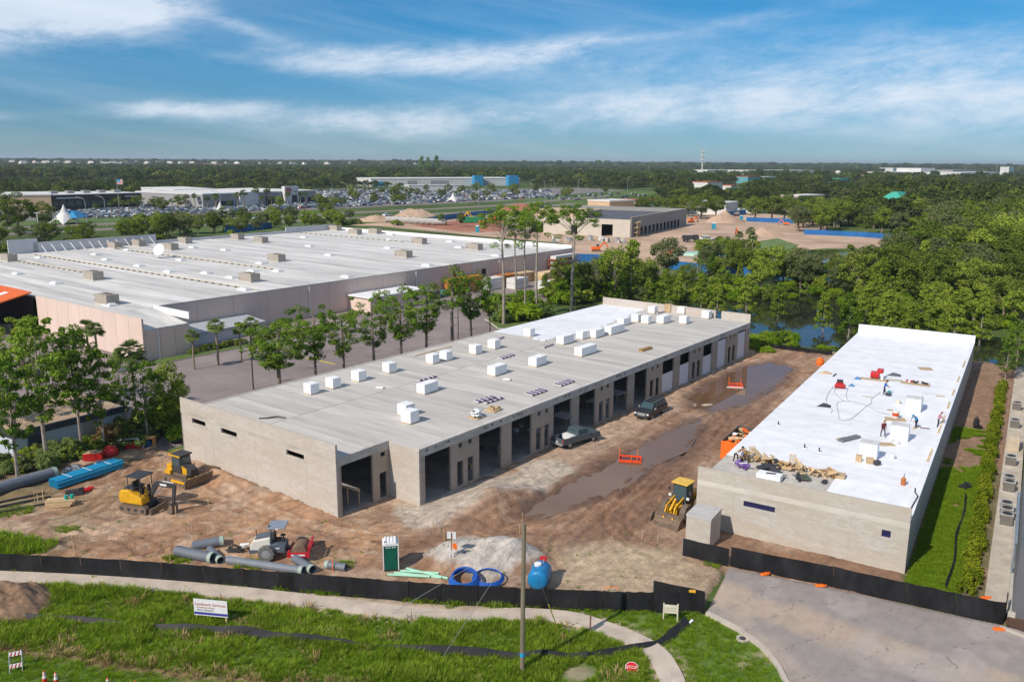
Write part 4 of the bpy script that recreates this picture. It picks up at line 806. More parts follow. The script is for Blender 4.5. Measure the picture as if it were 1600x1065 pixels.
def tree_cypress(seed, mat=None):
    """young feathery upright tree, 10 m tall"""
    r = np.random.default_rng(seed); cl, rad = [], []
    for i in range(64): h = 1.6+8.0*(i/64); q = 2.0*(1-(h/10.5)**1.6)*r.uniform(.2, 1)+.1; a = r.uniform(0, 6.28); cl.append(np.array([math.cos(a)*q, math.sin(a)*q, h])); rad.append(r.uniform(.3, .75))
    C, O = clump_points(cl, rad, 52, r); me = leaf_mesh('crown', C, 0.25, mat or ml_lite, 1.7, .4, seed, O); mb = MB(); mb.tube([(0, 0, -.3), (.05, 0, 5), (0, .05, 9.6)], [.16, .1, .02], 6)
    for c in cl[:14]: mb.tube([(0, 0, c[2]-.5), tuple(c)], [.04, .012], 4, cap=False)
    return mb.mesh('trunk'), me, m_barkp
def tree_palm(seed, dry=0):
    """cabbage palm, 10 m tall"""
    r = np.random.default_rng(seed); V, F = [], []
    for k in range(64):
        a = r.uniform(0, 6.28); e = r.uniform(-0.7, 1.3); Lf = r.uniform(1.5, 2.1); d = np.array([math.cos(a)*math.cos(e), math.sin(a)*math.cos(e), math.sin(e)]); s = np.cross(d, [0, 0, 1]); s /= np.linalg.norm(s)+1e-9; p = np.array([0, 0, 8.9])
        tip = p+d*Lf*0.55
        for j in range(9):
            q = (j/8-.5)*2.0; dd = d*math.cos(q)+s*math.sin(q)+np.array([0, 0, -.18]); en = tip+dd*Lf*0.62+np.array([0, 0, -.25*Lf*0.6*abs(math.cos(e))]); wv = np.cross(dd, [0, 0, 1.]); wv = wv/(np.linalg.norm(wv)+1e-9)*0.11
            n = len(V); V += [tip-wv*.4, (tip+en)/2+wv+[0, 0, .06], en, (tip+en)/2-wv+[0, 0, .06]]; F.append((n, n+1, n+2, n+3))
        n = len(V); V += [p, p+s*.03, tip+s*.03, tip]; F.append((n, n+1, n+2, n+3))
    me = bpy.data.meshes.new('crown'); me.from_pydata([tuple(v) for v in V], [], F); me.materials.append(ml_palm); mb = MB(); mb.tube([(0, 0, -.3), (.08, 0, 3), (0, .06, 6), (0, 0, 8.95)], [.3, .24, .22, .28], 8)
    return mb.mesh('trunk'), me, m_palmt
def tree_sparse(seed):
    """thin stemmed young broadleaf with open crown, 10 m tall"""
    r = np.random.default_rng(seed); cl, rad = [], []
    for i in range(70): h = r.uniform(3.0, 9.7); q = 2.9*math.sin(math.pi*(h-2)/8.6)**.7*r.uniform(.25, 1); a = r.uniform(0, 6.28); cl.append(np.array([math.cos(a)*q, math.sin(a)*q, h])); rad.append(r.uniform(.25, .7))
    C, O = clump_points(cl, rad, 46, r, .5); me = leaf_mesh('crown', C, 0.22, ml_lite if seed % 2 else ml_pine, 1.5, .5, seed, O); mb = MB(); l = r.uniform(-.5, .5); mb.tube([(0, 0, -.3), (l*.5, .1, 3.2), (l, 0, 6.2), (l, 0, 9)], [.17, .12, .08, .02], 7)
    limbs(mb, (l*.6, .05, 4.2), cl[:16], .05, r); return mb.mesh('trunk'), me, m_bark if seed % 2 else m_barkp
def shrub(seed, mat, leaf=.2, spiky=False):
    """rounded bush 2 m tall"""
    r = np.random.default_rng(seed); cl, rad = [], []
    for i in range(24): a = r.uniform(0, 6.28); q = 1.1*r.uniform(0, 1)**.5; cl.append(np.array([math.cos(a)*q, math.sin(a)*q, .35+r.uniform(0, 1.3)*(1-.5*q)])); rad.append(r.uniform(.22, .5))
    C, O = clump_points(cl, rad, 48, r); me = leaf_mesh('foliage', C, leaf, mat, 2.6 if spiky else 1.4, .4, seed, O); mb = MB()
    for c in cl[:6]: mb.tube([(0, 0, -.1), tuple(c)], [.05, .015], 4, cap=False)
    return mb.mesh('stem'), me, m_bark
PLANTS = {}
def reg(kind, *variants): PLANTS[kind] = variants
reg('oak', *[tree_oak(s) for s in (11, 12, 13)]); reg('oakgrey', tree_oak(14, ml_grey, 1.05), tree_oak(15, ml_grey, .9)); reg('brightoak', tree_oak(16, ml_lite, .95), tree_oak(17, ml_lite, .8))
reg('pine', *[tree_pine(s, .36, 1.2, 52, 60) for s in (21, 22, 23, 24)]); reg('lollipop', tree_pine(25, .42, 1.25, 80, 62), tree_pine(26, .36, 1.4, 80, 62)); reg('highpine', tree_pine(27, .55, .8, 24, 45), tree_pine(28, .6, .7, 20, 40))
reg('tallpine', tree_tallpine(31), tree_tallpine(32), tree_tallpine(33)); reg('cypress', tree_cypress(41), tree_cypress(42), tree_cypress(43, ml_pine)); reg('palm', tree_palm(51), tree_palm(52)); reg('sparse', *[tree_sparse(s) for s in (61, 62, 63, 64)])
reg('shrub', shrub(71, ml_oak), shrub(72, ml_lite), shrub(73, ml_grey)); reg('palmetto', shrub(74, ml_palm, .30, True), shrub(75, ml_palm, .36, True)); reg('dryshrub', shrub(76, ml_dry)); reg('brightshrub', shrub(77, ml_lite), shrub(78, ml_grass, .35, True))
NAMES = dict(oak='oak_tree', oakgrey='oak_tree', brightoak='broadleaf_tree', pine='pine_tree', lollipop='pine_tree', highpine='pine_tree', tallpine='pine_tree', cypress='cypress_tree', palm='palm_tree', sparse='broadleaf_tree', shrub='shrub', palmetto='palmetto_shrub', dryshrub='shrub', brightshrub='shrub')
CATS = dict(palm='palm', shrub='shrub', palmetto='shrub', dryshrub='shrub', brightshrub='shrub')
TREE_XY = []
def plant(kind, loc, h, label, group=None, w=1.0, var=None, rz=None, bark=None):
    vs_ = PLANTS[kind]; tm, cm, bk = vs_[random.randrange(len(vs_)) if var is None else var % len(vs_)]
    bush = 'shrub' in kind or kind == 'palmetto'; s = h/(2.0 if bush else 10.0)
    t = thing(NAMES[kind], label, CATS.get(kind, 'tree'), loc, random.uniform(0, 6.28) if rz is None else rz, group); t.scale = (s*w, s*w, s)
    if not tm.materials: tm.materials.append(bark or bk)
    link('stem' if bush else 'trunk', tm, t); link('foliage' if bush else 'crown', cm, t); return t
def ptree(kind, px, py, top, label, z=FZ, w=1.0, group=None, var=None):
    """a plant whose foot shows (or would show) at px,py and whose tip shows at row top"""
    p = gp(px, py, z); return plant(kind, p, height_at(p, top), label, group, w, var)

# ---- left cluster by the shed
L_ = [('sparse', 74, 722, 488, 'tall pine-like tree with dark trunk in front of the gravel roofed shed', 0.95), ('sparse', 28, 752, 560, 'leaning pale trunked tree at the left edge beside the shed wall', .9), ('sparse', 128, 702, 505, 'slim tree with two pale stems before the shed door', .8),
      ('sparse', 163, 708, 545, 'slim pale stemmed tree near the right end of the shed', .8), ('brightoak', 268, 672, 560, 'round dense bright green tree beside the near corner of the block building', .72), ('sparse', 232, 690, 560, 'slim leaning tree between the shed and the block building', .8), ('sparse', -6, 700, 520, 'tree cut by the left edge of the picture above the shed roof', .9),
      ('sparse', 46, 640, 492, 'airy green tree behind the shed near the orange canopy', 1.0), ('sparse', 190, 640, 545, 'leafy green tree behind the right end of the shed', .7)]
for k, px, py, top, l, w in L_: ptree(k, px, py, top, l, 0.0, w)
ptree('palm', 213, 655, 537, 'cabbage palm with dark trunk rising from the thicket by the shed', 0.0); ptree('palm', 141, 575, 503, 'left of two cabbage palms standing before the pink store wall'); ptree('palm', 154, 577, 506, 'right of two cabbage palms standing before the pink store wall')
for px, py, top, l in ((304, 577, 517, 'first'), (341, 570, 500, 'second, with yellowing fronds,'), (377, 563, 506, 'third'), (395, 560, 497, 'fourth')): ptree('palm', px, py, top, l+' palm from the left in the row before the shaded store wall')
ptree('palm', 122, 590, 520, 'cabbage palm half hidden behind airy trees near the store front')
for i in range(34):
    t = i/33; px = -20+300*t+random.uniform(-8, 8); py = 755-82*t+random.uniform(-22, 8); ptree(random.choice(['shrub', 'palmetto', 'palmetto', 'shrub']), px, py, py-random.uniform(16, 32), 'dark green understorey shrub along the left edge of the dirt yard', 0.0, random.uniform(.8, 1.2), 'understorey shrubs along the left yard edge')
ptree('dryshrub', 172, 690, 655, 'withered brown shrub against the shed wall', 0.0, 1.3)
for i in range(16):
    px = random.uniform(150, 285); py = random.uniform(640, 690); ptree(random.choice(['shrub', 'brightshrub', 'palmetto']), px, py, py-random.uniform(25, 45), 'leafy undergrowth bush between the shed and the block building', 0.0, 1.1, 'undergrowth between shed and block building')
for i in range(26):
    u = 0.6+1.2*random.random(); v = 7+28*i/25; plant('shrub', FC(u, v, FZ+.15), random.uniform(1.0, 1.4), 'clipped dark hedge bush along the shaded store wall', 'hedge bushes by the store wall', 1.1, 0)
# ---- pines between the block building and the car park
P_ = [('lollipop', 437, 603, 499, 'big round crowned pine behind the near end of the block building', 1.5, 0), ('pine', 493, 586, 478, 'second pine from the left behind the block building', 1.0, 0), ('pine', 538, 575, 481, 'third pine from the left behind the block building', 1.0, 1), ('pine', 585, 563, 466, 'fourth pine from the left behind the block building', 1.1, 2), ('lollipop', 627, 552, 454, 'large dark pine in the middle of the row behind the block building', 1.05, 1), ('pine', 666, 543, 442, 'sixth pine, with drooping low right boughs', 1.1, 3), ('highpine', 707, 531, 418, 'thin pine with sparse high crown beside the lamp post', 1.2, 0), ('lollipop', 737, 523, 432, 'dense green pine near the goods yard', 1.0, 0), ('highpine', 766, 515, 470, 'small half dead pine left of the tall trunks', 1.1, 1)]
for k, px, py, top, l, w, vr in P_: p = gp(px, py, 1.5); q = (p[0], p[1], FZ); plant(k, q, height_at(q, top), l, None, w, vr)
for px, py, top, l, w in ((787, 508, 312, 'tall bare trunked pine leaning right above the goods yard', 1.0), (838, 484, 308, 'tall bare trunked pine with wispy crown, middle of three', .9), (893, 488, 312, 'tall pine with broad umbrella crown beside the far white parapet', 1.1), (806, 480, 330, 'slender tall pine behind the leaning one', .8), (820, 500, 322, 'slender tall pine right of the leaning one', .7)):
    p = gp(px, py, FZ); plant('tallpine', p, height_at(p, top), l, None, w*1.4)
for i in range(30):
    px = random.uniform(775, 935); base = 512-(px-775)*.26; py = base-random.uniform(0, 34); ptree(random.choice(['shrub', 'brightshrub', 'palmetto', 'cypress']), px, py, py-random.uniform(14, 40), 'green bush in the thicket behind the far end of the block building', FZ, 1.2, 'thicket behind the block building')
# ---- trees behind the far end of the block building and round the pond
G1 = 'mixed trees between the block building and the blue fence'
for k, px, py, top, w in (('oak', 905, 470, 408, 1), ('brightoak', 960, 465, 378, .8), ('oakgrey', 935, 462, 400, 1), ('cypress', 985, 470, 372, 1.2), ('oak', 1010, 462, 410, .9), ('oakgrey', 1040, 440, 368, 1), ('oakgrey', 985, 440, 395, 1), ('cypress', 1040, 478, 418, 1.2), ('oakgrey', 1120, 432, 378, 1.0), ('oak', 1150, 440, 372, .9), ('brightoak', 1178, 440, 386, 1.0), ('cypress', 1095, 480, 425, 1.3), ('cypress', 1215, 500, 440, 1.2), ('cypress', 1285, 520, 455, 1.2), ('oakgrey', 1105, 430, 383, .9), ('cypress', 1060, 470, 425, 1.2), ('oak', 880, 455, 402, 1), ('brightoak', 1010, 448, 400, .9), ('oakgrey', 1195, 430, 390, 1), ('cypress', 1240, 450, 388, 1.2), ('oakgrey', 1262, 455, 400, 1), ('oak', 1300, 450, 405, .8), ('cypress', 1325, 445, 380, 1.3), ('oakgrey', 1345, 460, 385, 1), ('cypress', 1375, 470, 400, 1.2), ('palm', 1110, 428, 385, 1.2), ('brightoak', 1130, 452, 415, .9), ('oak', 1070, 450, 410, .9), ('cypress', 1012, 478, 432, 1.1), ('cypress', 970, 474, 430, 1.1), ('oakgrey', 1215, 445, 400, .9)):
    ptree(k, px, py, top, {'oak': 'dark leafy tree', 'oakgrey': 'grey green leafy tree', 'brightoak': 'bright green leafy tree', 'cypress': 'feathery upright young tree', 'palm': 'cabbage palm'}[k]+' between the block building and the blue site fence', FZ, w, G1)
belt = [gf(*q) for q in [(880, 478), (890, 440), (950, 428), (1050, 428), (1120, 434), (1320, 448), (1400, 452), (1410, 470), (1310, 466), (1190, 452), (1070, 458), (1050, 490), (960, 484)]]; bx_, by_ = [p[0] for p in belt], [p[1] for p in belt]; n = 0
while n < 34:
    x, y = random.uniform(min(bx_), max(bx_)), random.uniform(min(by_), max(by_))
    if inside(belt, np.array(x), np.array(y)): n += 1; k = random.choice(['cypress', 'cypress', 'oakgrey', 'brightoak', 'sparse']); plant(k, (x, y, FZ), random.uniform(3.8, 7.2), 'leafy tree in the belt between the pond and the blue fence', 'tree belt by the pond', 1.15)
for px, py, top in ((1165, 492, 425), (1325, 530, 455), (1350, 520, 440), (1120, 492, 440), (1380, 528, 450), (1420, 535, 470), (1450, 530, 455), (1490, 535, 450), (1530, 540, 462), (1470, 545, 488)): ptree('cypress', px, py, top, 'slim feathery tree standing at the pond edge', FZ, 1.3, 'slim trees at the pond edge')
for i in range(17): px = 1196+14*i+random.uniform(-6, 6); py = random.uniform(432, 458); ptree(random.choice(['cypress', 'oakgrey', 'oak', 'brightoak', 'cypress']), px, py, random.uniform(378, 408), 'leafy tree standing before the far pond', FZ, 1.1, 'trees before the far pond')
G2 = 'trees of the wood beyond the white roofed building'
def ok_spot(p, mind): return all((p[0]-a)**2+(p[1]-b)**2 > mind*mind for a, b in TREE_XY)
wood = [gf(*q) for q in [(1330, 560), (1310, 470), (1390, 452), (1400, 432), (1440, 420), (1445, 385), (1520, 372), (1720, 360), (1900, 420), (1800, 600), (1640, 525), (1500, 525)]]
wx, wy = np.array([p[0] for p in wood]), np.array([p[1] for p in wood]); n = 0; tries = 0
pondpoly = [gf(*q) for q in [(1180, 470), (1330, 500), (1420, 528), (1540, 532), (1660, 540), (1700, 600), (1500, 584), (1240, 540)]]
while n < 215 and tries < 9000:
    tries += 1; x, y = random.uniform(wx.min(), wx.max()), random.uniform(wy.min(), wy.max())
    if not inside(wood, np.array(x), np.array(y)) or inside(pondpoly, np.array(x), np.array(y)) or not ok_spot((x, y), 5.0): continue
    TREE_XY.append((x, y)); n += 1; d = math.hypot(x, y); near = d < 190
    k = random.choice(['cypress', 'brightoak', 'sparse', 'brightoak'] if near else ['oak', 'oak', 'oakgrey', 'brightoak', 'oak', 'cypress']); h = random.uniform(5.5, 9) if near else random.uniform(8.5, 12.5)+6.5*sst(200, 290, d)*random.uniform(.4, 1)
    plant(k, (x, y, FZ), h, {'oak': 'dark green oak', 'oakgrey': 'grey green oak', 'brightoak': 'bright green broadleaf tree', 'cypress': 'light green upright young tree', 'sparse': 'light open crowned young tree'}[k]+' in the wood beyond the white roofed building', G2, random.uniform(.95, 1.25))
UNDER = []
for i in range(420):
    px = random.uniform(930, 1600); py = random.uniform(446, 545) if px > 1160 else random.uniform(440, 480); p = gf(px, py)
    if not ((px < 1310 and 470 < py < 530) or inside(pondpoly, np.array(p[0]), np.array(p[1])) or FA.inv(p[0], p[1])[1] < 86): UNDER.append(p)
for px, py, top, l in ((1585, 590, 500, 'young tree at the pond corner left of the metal building'), (1570, 596, 540, 'small leafy tree beside the ribbed metal building')): ptree('sparse', px, py, top, l)
for px, py in ((1180, 548), (1195, 552), (1178, 540), (1190, 536), (1210, 530), (1222, 534), (1300, 548), (1285, 545)): ptree('brightshrub', px, py, py-random.uniform(8, 20), 'leafy green bush just outside the rear silt fence', FZ, 1.4, 'bushes outside the rear silt fence')
# ---- hedge along the condensers
hv = -1.0; i = 0
while hv < 66:
    s = 1.5+.3*random.random(); plant('shrub', FB(20.5+.15*math.sin(hv), hv, 0.0), s*.95, 'yellow green croton hedge bush beside the service strip', 'hedge bushes beside the service strip', .62, 0); hv += .95; i += 1
HEDGE_MESH = {}
for o in bpy.data.objects:
    if o.get('group') == 'hedge bushes beside the service strip':
        for c in o.children:
            if c.name.startswith('foliage'):
                if not HEDGE_MESH: HEDGE_MESH['m'] = c.data.copy(); HEDGE_MESH['m'].materials.clear(); HEDGE_MESH['m'].materials.append(ml_hedge)
                c.data = HEDGE_MESH['m']
# ---- scattered stuff by instances on points
def scatter(name, pts, scl, protos, kind='stuff', seed=0):
    me = bpy.data.meshes.new(name); me.vertices.add(len(pts)); me.vertices.foreach_set('co', np.asarray(pts, np.float32).ravel()); a = me.attributes.new('scl', 'FLOAT', 'POINT'); a.data.foreach_set('value', np.asarray(scl, np.float32)); me.update()
    o = link(name, me); o['kind'] = kind; col = bpy.data.collections.new(name+'_source')
    for i, pm in enumerate(protos): col.objects.link(bpy.data.objects.new(name+'_source', pm))
    ng = bpy.data.node_groups.new(name, 'GeometryNodeTree'); ng.interface.new_socket('Geometry', in_out='INPUT', socket_type='NodeSocketGeometry'); ng.interface.new_socket('Geometry', in_out='OUTPUT', socket_type='NodeSocketGeometry')
    N, L = ng.nodes, ng.links; gi, go = N.new('NodeGroupInput'), N.new('NodeGroupOutput'); ip = N.new('GeometryNodeInstanceOnPoints'); ci = N.new('GeometryNodeCollectionInfo'); ci.inputs['Collection'].default_value = col; ci.inputs['Separate Children'].default_value = True; ci.inputs['Reset Children'].default_value = True
    at = N.new('GeometryNodeInputNamedAttribute'); at.data_type = 'FLOAT'; at.inputs['Name'].default_value = 'scl'; rv = N.new('FunctionNodeRandomValue'); rv.data_type = 'FLOAT_VECTOR'; rv.inputs[0].default_value = (0, 0, 0); rv.inputs[1].default_value = (0, 0, 6.283); rv.inputs['Seed'].default_value = seed
    ri = N.new('FunctionNodeRandomValue'); ri.data_type = 'INT'; ri.inputs[4].default_value = 0; ri.inputs[5].default_value = len(protos)-1; ri.inputs['Seed'].default_value = seed+3
    ip.inputs['Pick Instance'].default_value = True; L.new(gi.outputs[0], ip.inputs['Points']); L.new(ci.outputs[0], ip.inputs['Instance']); L.new(rv.outputs[0], ip.inputs['Rotation']); L.new(at.outputs['Attribute'], ip.inputs['Scale']); L.new(ri.outputs[2], ip.inputs['Instance Index']); L.new(ip.outputs[0], go.inputs[0])
    md = o.modifiers.new('scatter', 'NODES'); md.node_group = ng; return o
scatter('undergrowth', UNDER, [random.uniform(.7, 1.5) for p in UNDER], [PLANTS['brightshrub'][0][1], PLANTS['brightshrub'][1][1], PLANTS['shrub'][0][1]], seed=31)
def far_crown(seed, mat, n=20, per=30, leaf=.72, sq=.8):
    r = np.random.default_rng(seed); cl, rad = [], []
    for i in range(n): d = r.normal(size=3); d /= np.linalg.norm(d); cl.append(np.array([d[0]*3.3, d[1]*3.3, 6+abs(d[2])*3.2*sq-1.0])); rad.append(r.uniform(.7, 1.6))
    C, O = clump_points(cl, rad, per, r); low = r.normal(size=(40, 3))*[1.8, 1.8, 1.0]+[0, 0, 2.6]; return leaf_mesh('far_crown', np.concatenate([C, low]), leaf, mat, 1.4, .4, seed, np.concatenate([O, low*0+[0, 0, .1]]))
ml_far = Mleaf('leaf_far', (.045, .075, .018), (.14, .185, .04)); ml_far2 = Mleaf('leaf_far_olive', (.065, .085, .03), (.17, .19, .06))
FARC = [far_crown(81, ml_far), far_crown(82, ml_far, 24), far_crown(83, ml_far2), far_crown(84, ml_far2, 16), far_crown(85, ml_far, 18, 30, .7, 1.4), far_crown(86, ml_oak, 18)]
# ================================================================ grass and weeds
def tuft(seed, mat, n=26, h=1.0, spread=.35, bw=.035, droop=.5):
    r = np.random.default_rng(seed); V, F = [], []
    for k in range(n):
        a = r.uniform(0, 6.28); q = spread*r.uniform(0, 1)**.5; b = np.array([math.cos(a)*q, math.sin(a)*q, -.05]); d = np.array([math.cos(a+r.normal()*.6), math.sin(a+r.normal()*.6), 0]); L_ = h*r.uniform(.5, 1.1); s = np.array([-d[1], d[0], 0])*bw
        m = b+d*L_*.16+[0, 0, L_*.6]; t = b+d*L_*droop*r.uniform(.5, 1.2)+[0, 0, L_*r.uniform(.7, 1.0)]; i = len(V); V += [b-s, b+s, m+s*.8, m-s*.8, t]; F += [(i, i+1, i+2, i+3), (i+3, i+2, i+4)]
    me = bpy.data.meshes.new('tuft'); me.from_pydata([tuple(v) for v in V], [], F); me.materials.append(mat); return me
TUFT = [tuft(1, ml_grass), tuft(2, ml_grass, 22, .9, .45), tuft(3, ml_lite, 22, 1, .4), tuft(4, ml_grass, 30, .8, .4, .03, .7)]
STRAW = [tuft(5, ml_straw, 20, .8, .4), tuft(6, ml_straw, 16, .6, .5, .03, .9), tuft(7, ml_dry, 20, .5, .4)]
SHORT = [tuft(8, ml_grass, 30, 1, .9, .05, .6), tuft(9, ml_grass, 34, .8, 1.0, .05, .8)]
def lay(poly_pts, n, cond, seed):
    r = np.random.default_rng(seed); P = np.array([p[:2] for p in poly_pts]); x = r.uniform(P[:, 0].min(), P[:, 0].max(), n); y = r.uniform(P[:, 1].min(), P[:, 1].max(), n); k = inside(poly_pts, x, y) & cond(x, y); return x[k], y[k]
WXs, WYs = [p[0] for p in WALK if p[0] < 9], [p[1] for p in WALK if p[0] < 9]
wallow = [gp(*p) for p in [(-100, 1003), (0, 1014), (130, 1030), (230, 1047), (320, 1058), (420, 1066), (600, 1072)]]
def band(x, y): return y-np.interp(x, [p[0] for p in wallow], [p[1] for p in wallow])
def tall(x, y):
    d = polydist(WALK, x, y, False); return (d > .95+.5*(fbm(x*1.3, y*1.3, 91)-.5)) & (y < np.interp(x, WXs, WYs)) & (x < 8.5-(52-y)*.25+1.5) & (band(x, y) > .1) & (polydist([gp(900, 1055), gp(912, 1050)], x, y, False) > .8)
x, y = lay(VERGE, 95000, tall, 1); s = .18+.46*sst(.3, .7, fbm(x*.5, y*.5, 92, 3))+.22*RNG.random(len(x)); s *= np.where(x > 2.5, .6, .8); scatter('long_grass', np.stack([x, y, verge_h(x, y)], 1), s, TUFT, seed=1)
x, y = lay(VERGE, 16000, lambda x, y: (np.abs(band(x, y)-.25) < .8*fbm(x*.8, y*.8, 93)+.1) & (x < -8), 2); scatter('dry_grass', np.stack([x, y, verge_h(x, y)], 1), .35+.45*RNG.random(len(x)), STRAW, seed=2)
x, y = lay(VERGE, 4200, lambda x, y: tall(x, y) & (fbm(x*.5, y*.5, 97) > .56), 12); scatter('dry_grass', np.stack([x, y, verge_h(x, y)], 1), .5+.5*RNG.random(len(x)), STRAW, seed=12)
def mown(x, y):
    d = polydist(WALK, x, y, False); right = (y < 54) & (x > 3) & ((y > np.interp(x, WXs, WYs)) | (x > 8.0-(50-y)*.1)); left = (band(x, y) < -.3) & (x < 3); return (d > .8) & (right | left) & (sdist(DRIVE, x, y) > .35) & (fbm(x*.9, y*.9, 94) > .33)
x, y = lay(VERGE, 52000, mown, 3); scatter('mown_grass', np.stack([x, y, verge_h(x, y)], 1), .13+.14*RNG.random(len(x)), SHORT, seed=3)
x, y = lay(VERGE, 26000, lambda x, y: (y > np.interp(x, WXs, WYs)+.8) & (x < 4) & (fbm(x*.7, y*.7, 95, 3)+.25*sst(1.2, .2, polydist([(-38, 57.1), (-19.2, 55.0), (-4.8, 53.0), (2.7, 52.3), (13.4, 52.0)], x, y, False)) > .64), 4); scatter('fence_weeds', np.stack([x, y, verge_h(x, y)], 1), .3+.35*RNG.random(len(x)), TUFT, seed=4)
weeds = [(gp(22, 860), 1.6, .8), (gp(62, 858), 1.0, .6), (gp(-10, 852), 1.6, .8), (gp(285, 877), .6, .35), (gp(390, 885), .9, .4), (gp(540, 882), .5, .35), (gp(1120, 882), .7, .3), (gp(270, 872), .5, .4), (gp(20, 800), 1.3, .3), (gp(105, 830), .8, .3)]
pts, sc = [], []
for c, r_, h in weeds:
    for k in range(int(70*r_*r_)+12): a = random.uniform(0, 6.28); q = r_*random.random()**.6; px_, py_ = c[0]+math.cos(a)*q*1.3, c[1]+math.sin(a)*q; pts.append((px_, py_, float(site_h(np.array([px_]), np.array([py_]))[0]))); sc.append(h*random.uniform(.5, 1.2))
for k in range(160): x_, y_ = random.uniform(-40, 12), random.uniform(53.5, 66); pts.append((x_, y_, float(site_h(np.array([x_]), np.array([y_]))[0]))); sc.append(random.uniform(.1, .3))
scatter('yard_weeds', pts, sc, TUFT, seed=5)
x = RNG.uniform(16.6, 20.0, 15000); v = RNG.uniform(-3, 46, 15000); wx_, wy_ = FB.o[0]+x*FB.s+v*FB.c, FB.o[1]-x*FB.c+v*FB.s; k = (fbm(wx_*.16, wy_*.16, 71, 4)*.55+fbm(wx_*.5, wy_*.5, 72, 4)*.45+.12*sst(22, 2, v)-.05 > .44) & (v < 42)
scatter('side_grass', np.stack([wx_[k], wy_[k], np.full(k.sum(), .02)], 1), .14+.2*RNG.random(k.sum()), SHORT+TUFT[:1], seed=6)
# ================================================================ things on the building site
def gz(p): return (p[0], p[1], float(site_h(np.array([p[0]]), np.array([p[1]]))[0]))
m_black = M('black_screen', (0.020, 0.020, 0.022), 0.9, 0.45, 0.8, spec=.15, stretch=(1, 1, .5), detail=8); m_galv = M('galvanised', (0.40, 0.41, 0.42), 0.5, 0.1, metal=0.4); m_steel = M('dark_steel', (0.05, 0.05, 0.055), 0.5, 0.1); m_rubber = M('tyre_rubber', (0.028, 0.026, 0.024), 0.9, 0.2); m_yellow = M('machine_yellow', (0.68, 0.36, 0.015), 0.5, 0.2, 1.8); m_mudsteel = M('muddy_steel', (0.19, 0.135, 0.095), 0.8, 0.3, 3)
m_gblue = M('cab_glass', (0.05, 0.085, 0.095), 0.06, 0.1, spec=.8); m_seat = M('seat_black', (0.02, 0.02, 0.02), .8); m_orng = M('safety_orange', (0.85, 0.16, 0.015), 0.6, 0.06); m_redp = M('red_plastic', (0.50, 0.02, 0.02), .4, .1); m_whitep = M('white_plastic', (0.74, 0.74, 0.73), .5, .05)
# ---- screened fences: a chain of panels with posts
def fence(path, h, label, z0=0.0, step=7.0, name='screen_fence', mat=None, sag=.06, postc=None, zfun=None):
    P = [np.array(p[:2]) for p in path]; pts = [P[0]]
    for a, b in zip(P[:-1], P[1:]):
        n = max(1, round(np.linalg.norm(b-a)/step)); pts += [a+(b-a)*(k+1)/n for k in range(n)]
    o = pts[0]; t = thing(name, label, 'fence', (float(o[0]), float(o[1]), z0)); mat = mat or m_black
    for i in range(len(pts)-1):
        a, b = pts[i]-o, pts[i+1]-o; d = (b-a)/np.linalg.norm(b-a); nn = np.array([-d[1], d[0]])*.015; mb = MB(); K = 9; sg = random.uniform(.3, 1)*sag; bow = random.uniform(-.05, .05)
        for k in range(K):
            q = []
            for s in (k/K, (k+1)/K): p = a+d*.02+(b-a-d*.04)*s; w = nn/.015*bow*math.sin(math.pi*s); zt = h-sg*.5*abs(math.sin(2*math.pi*s))+.02*math.sin(11*s+i); q.append((p+w, zt))
            (p0, t0), (p1, t1) = q; mb.hexa([(*(p0-nn), 0), (*(p1-nn), 0), (*(p1+nn), 0), (*(p0+nn), 0), (*(p0-nn), t0), (*(p1-nn), t1), (*(p1+nn), t1), (*(p0+nn), t0)])
        mb.build('screen_panel', mat, t)
    for p in pts: q = p-o; MB().tube([(q[0], q[1]+.06, -.3), (q[0], q[1]+.06, h+.03)], .025, 6).build('post', postc or m_steel, t)
    return t
FENCE1 = smooth_path([gp(*p) for p in [(-220, 880), (0, 893), (190, 903), (380, 918), (540, 931), (690, 942), (860, 951), (980, 955), (1100, 957)]], 3)
fence(FENCE1, 1.5, 'long black screened fence along the front of the dirt yard')
fence([gp(1020, 936), gp(1099, 953)], 1.45, 'short black screened gate leaf angled open behind the front fence end', postc=m_galv)
fence([gp(1066, 868), gp(1138, 885)], 1.5, 'open black gate leaf before the small block enclosure', step=4, postc=m_galv)
fence([gp(1141, 885), gp(1300, 917), gp(1413, 943), gp(1490, 960), gp(1567, 976)], 1.58, 'black screened fence between the white roofed building and the driveway', .05)
fence([gp(1567, 975), gp(1571, 958)], 1.5, 'stub of black screen turning back to the metal building', .05)
fence([gp(1172, 541, 0), gp(1240, 548, 0), gp(1300, 556, 0)], .8, 'low black silt fence behind the lane between the buildings', -.05, 3.5, 'silt_fence')
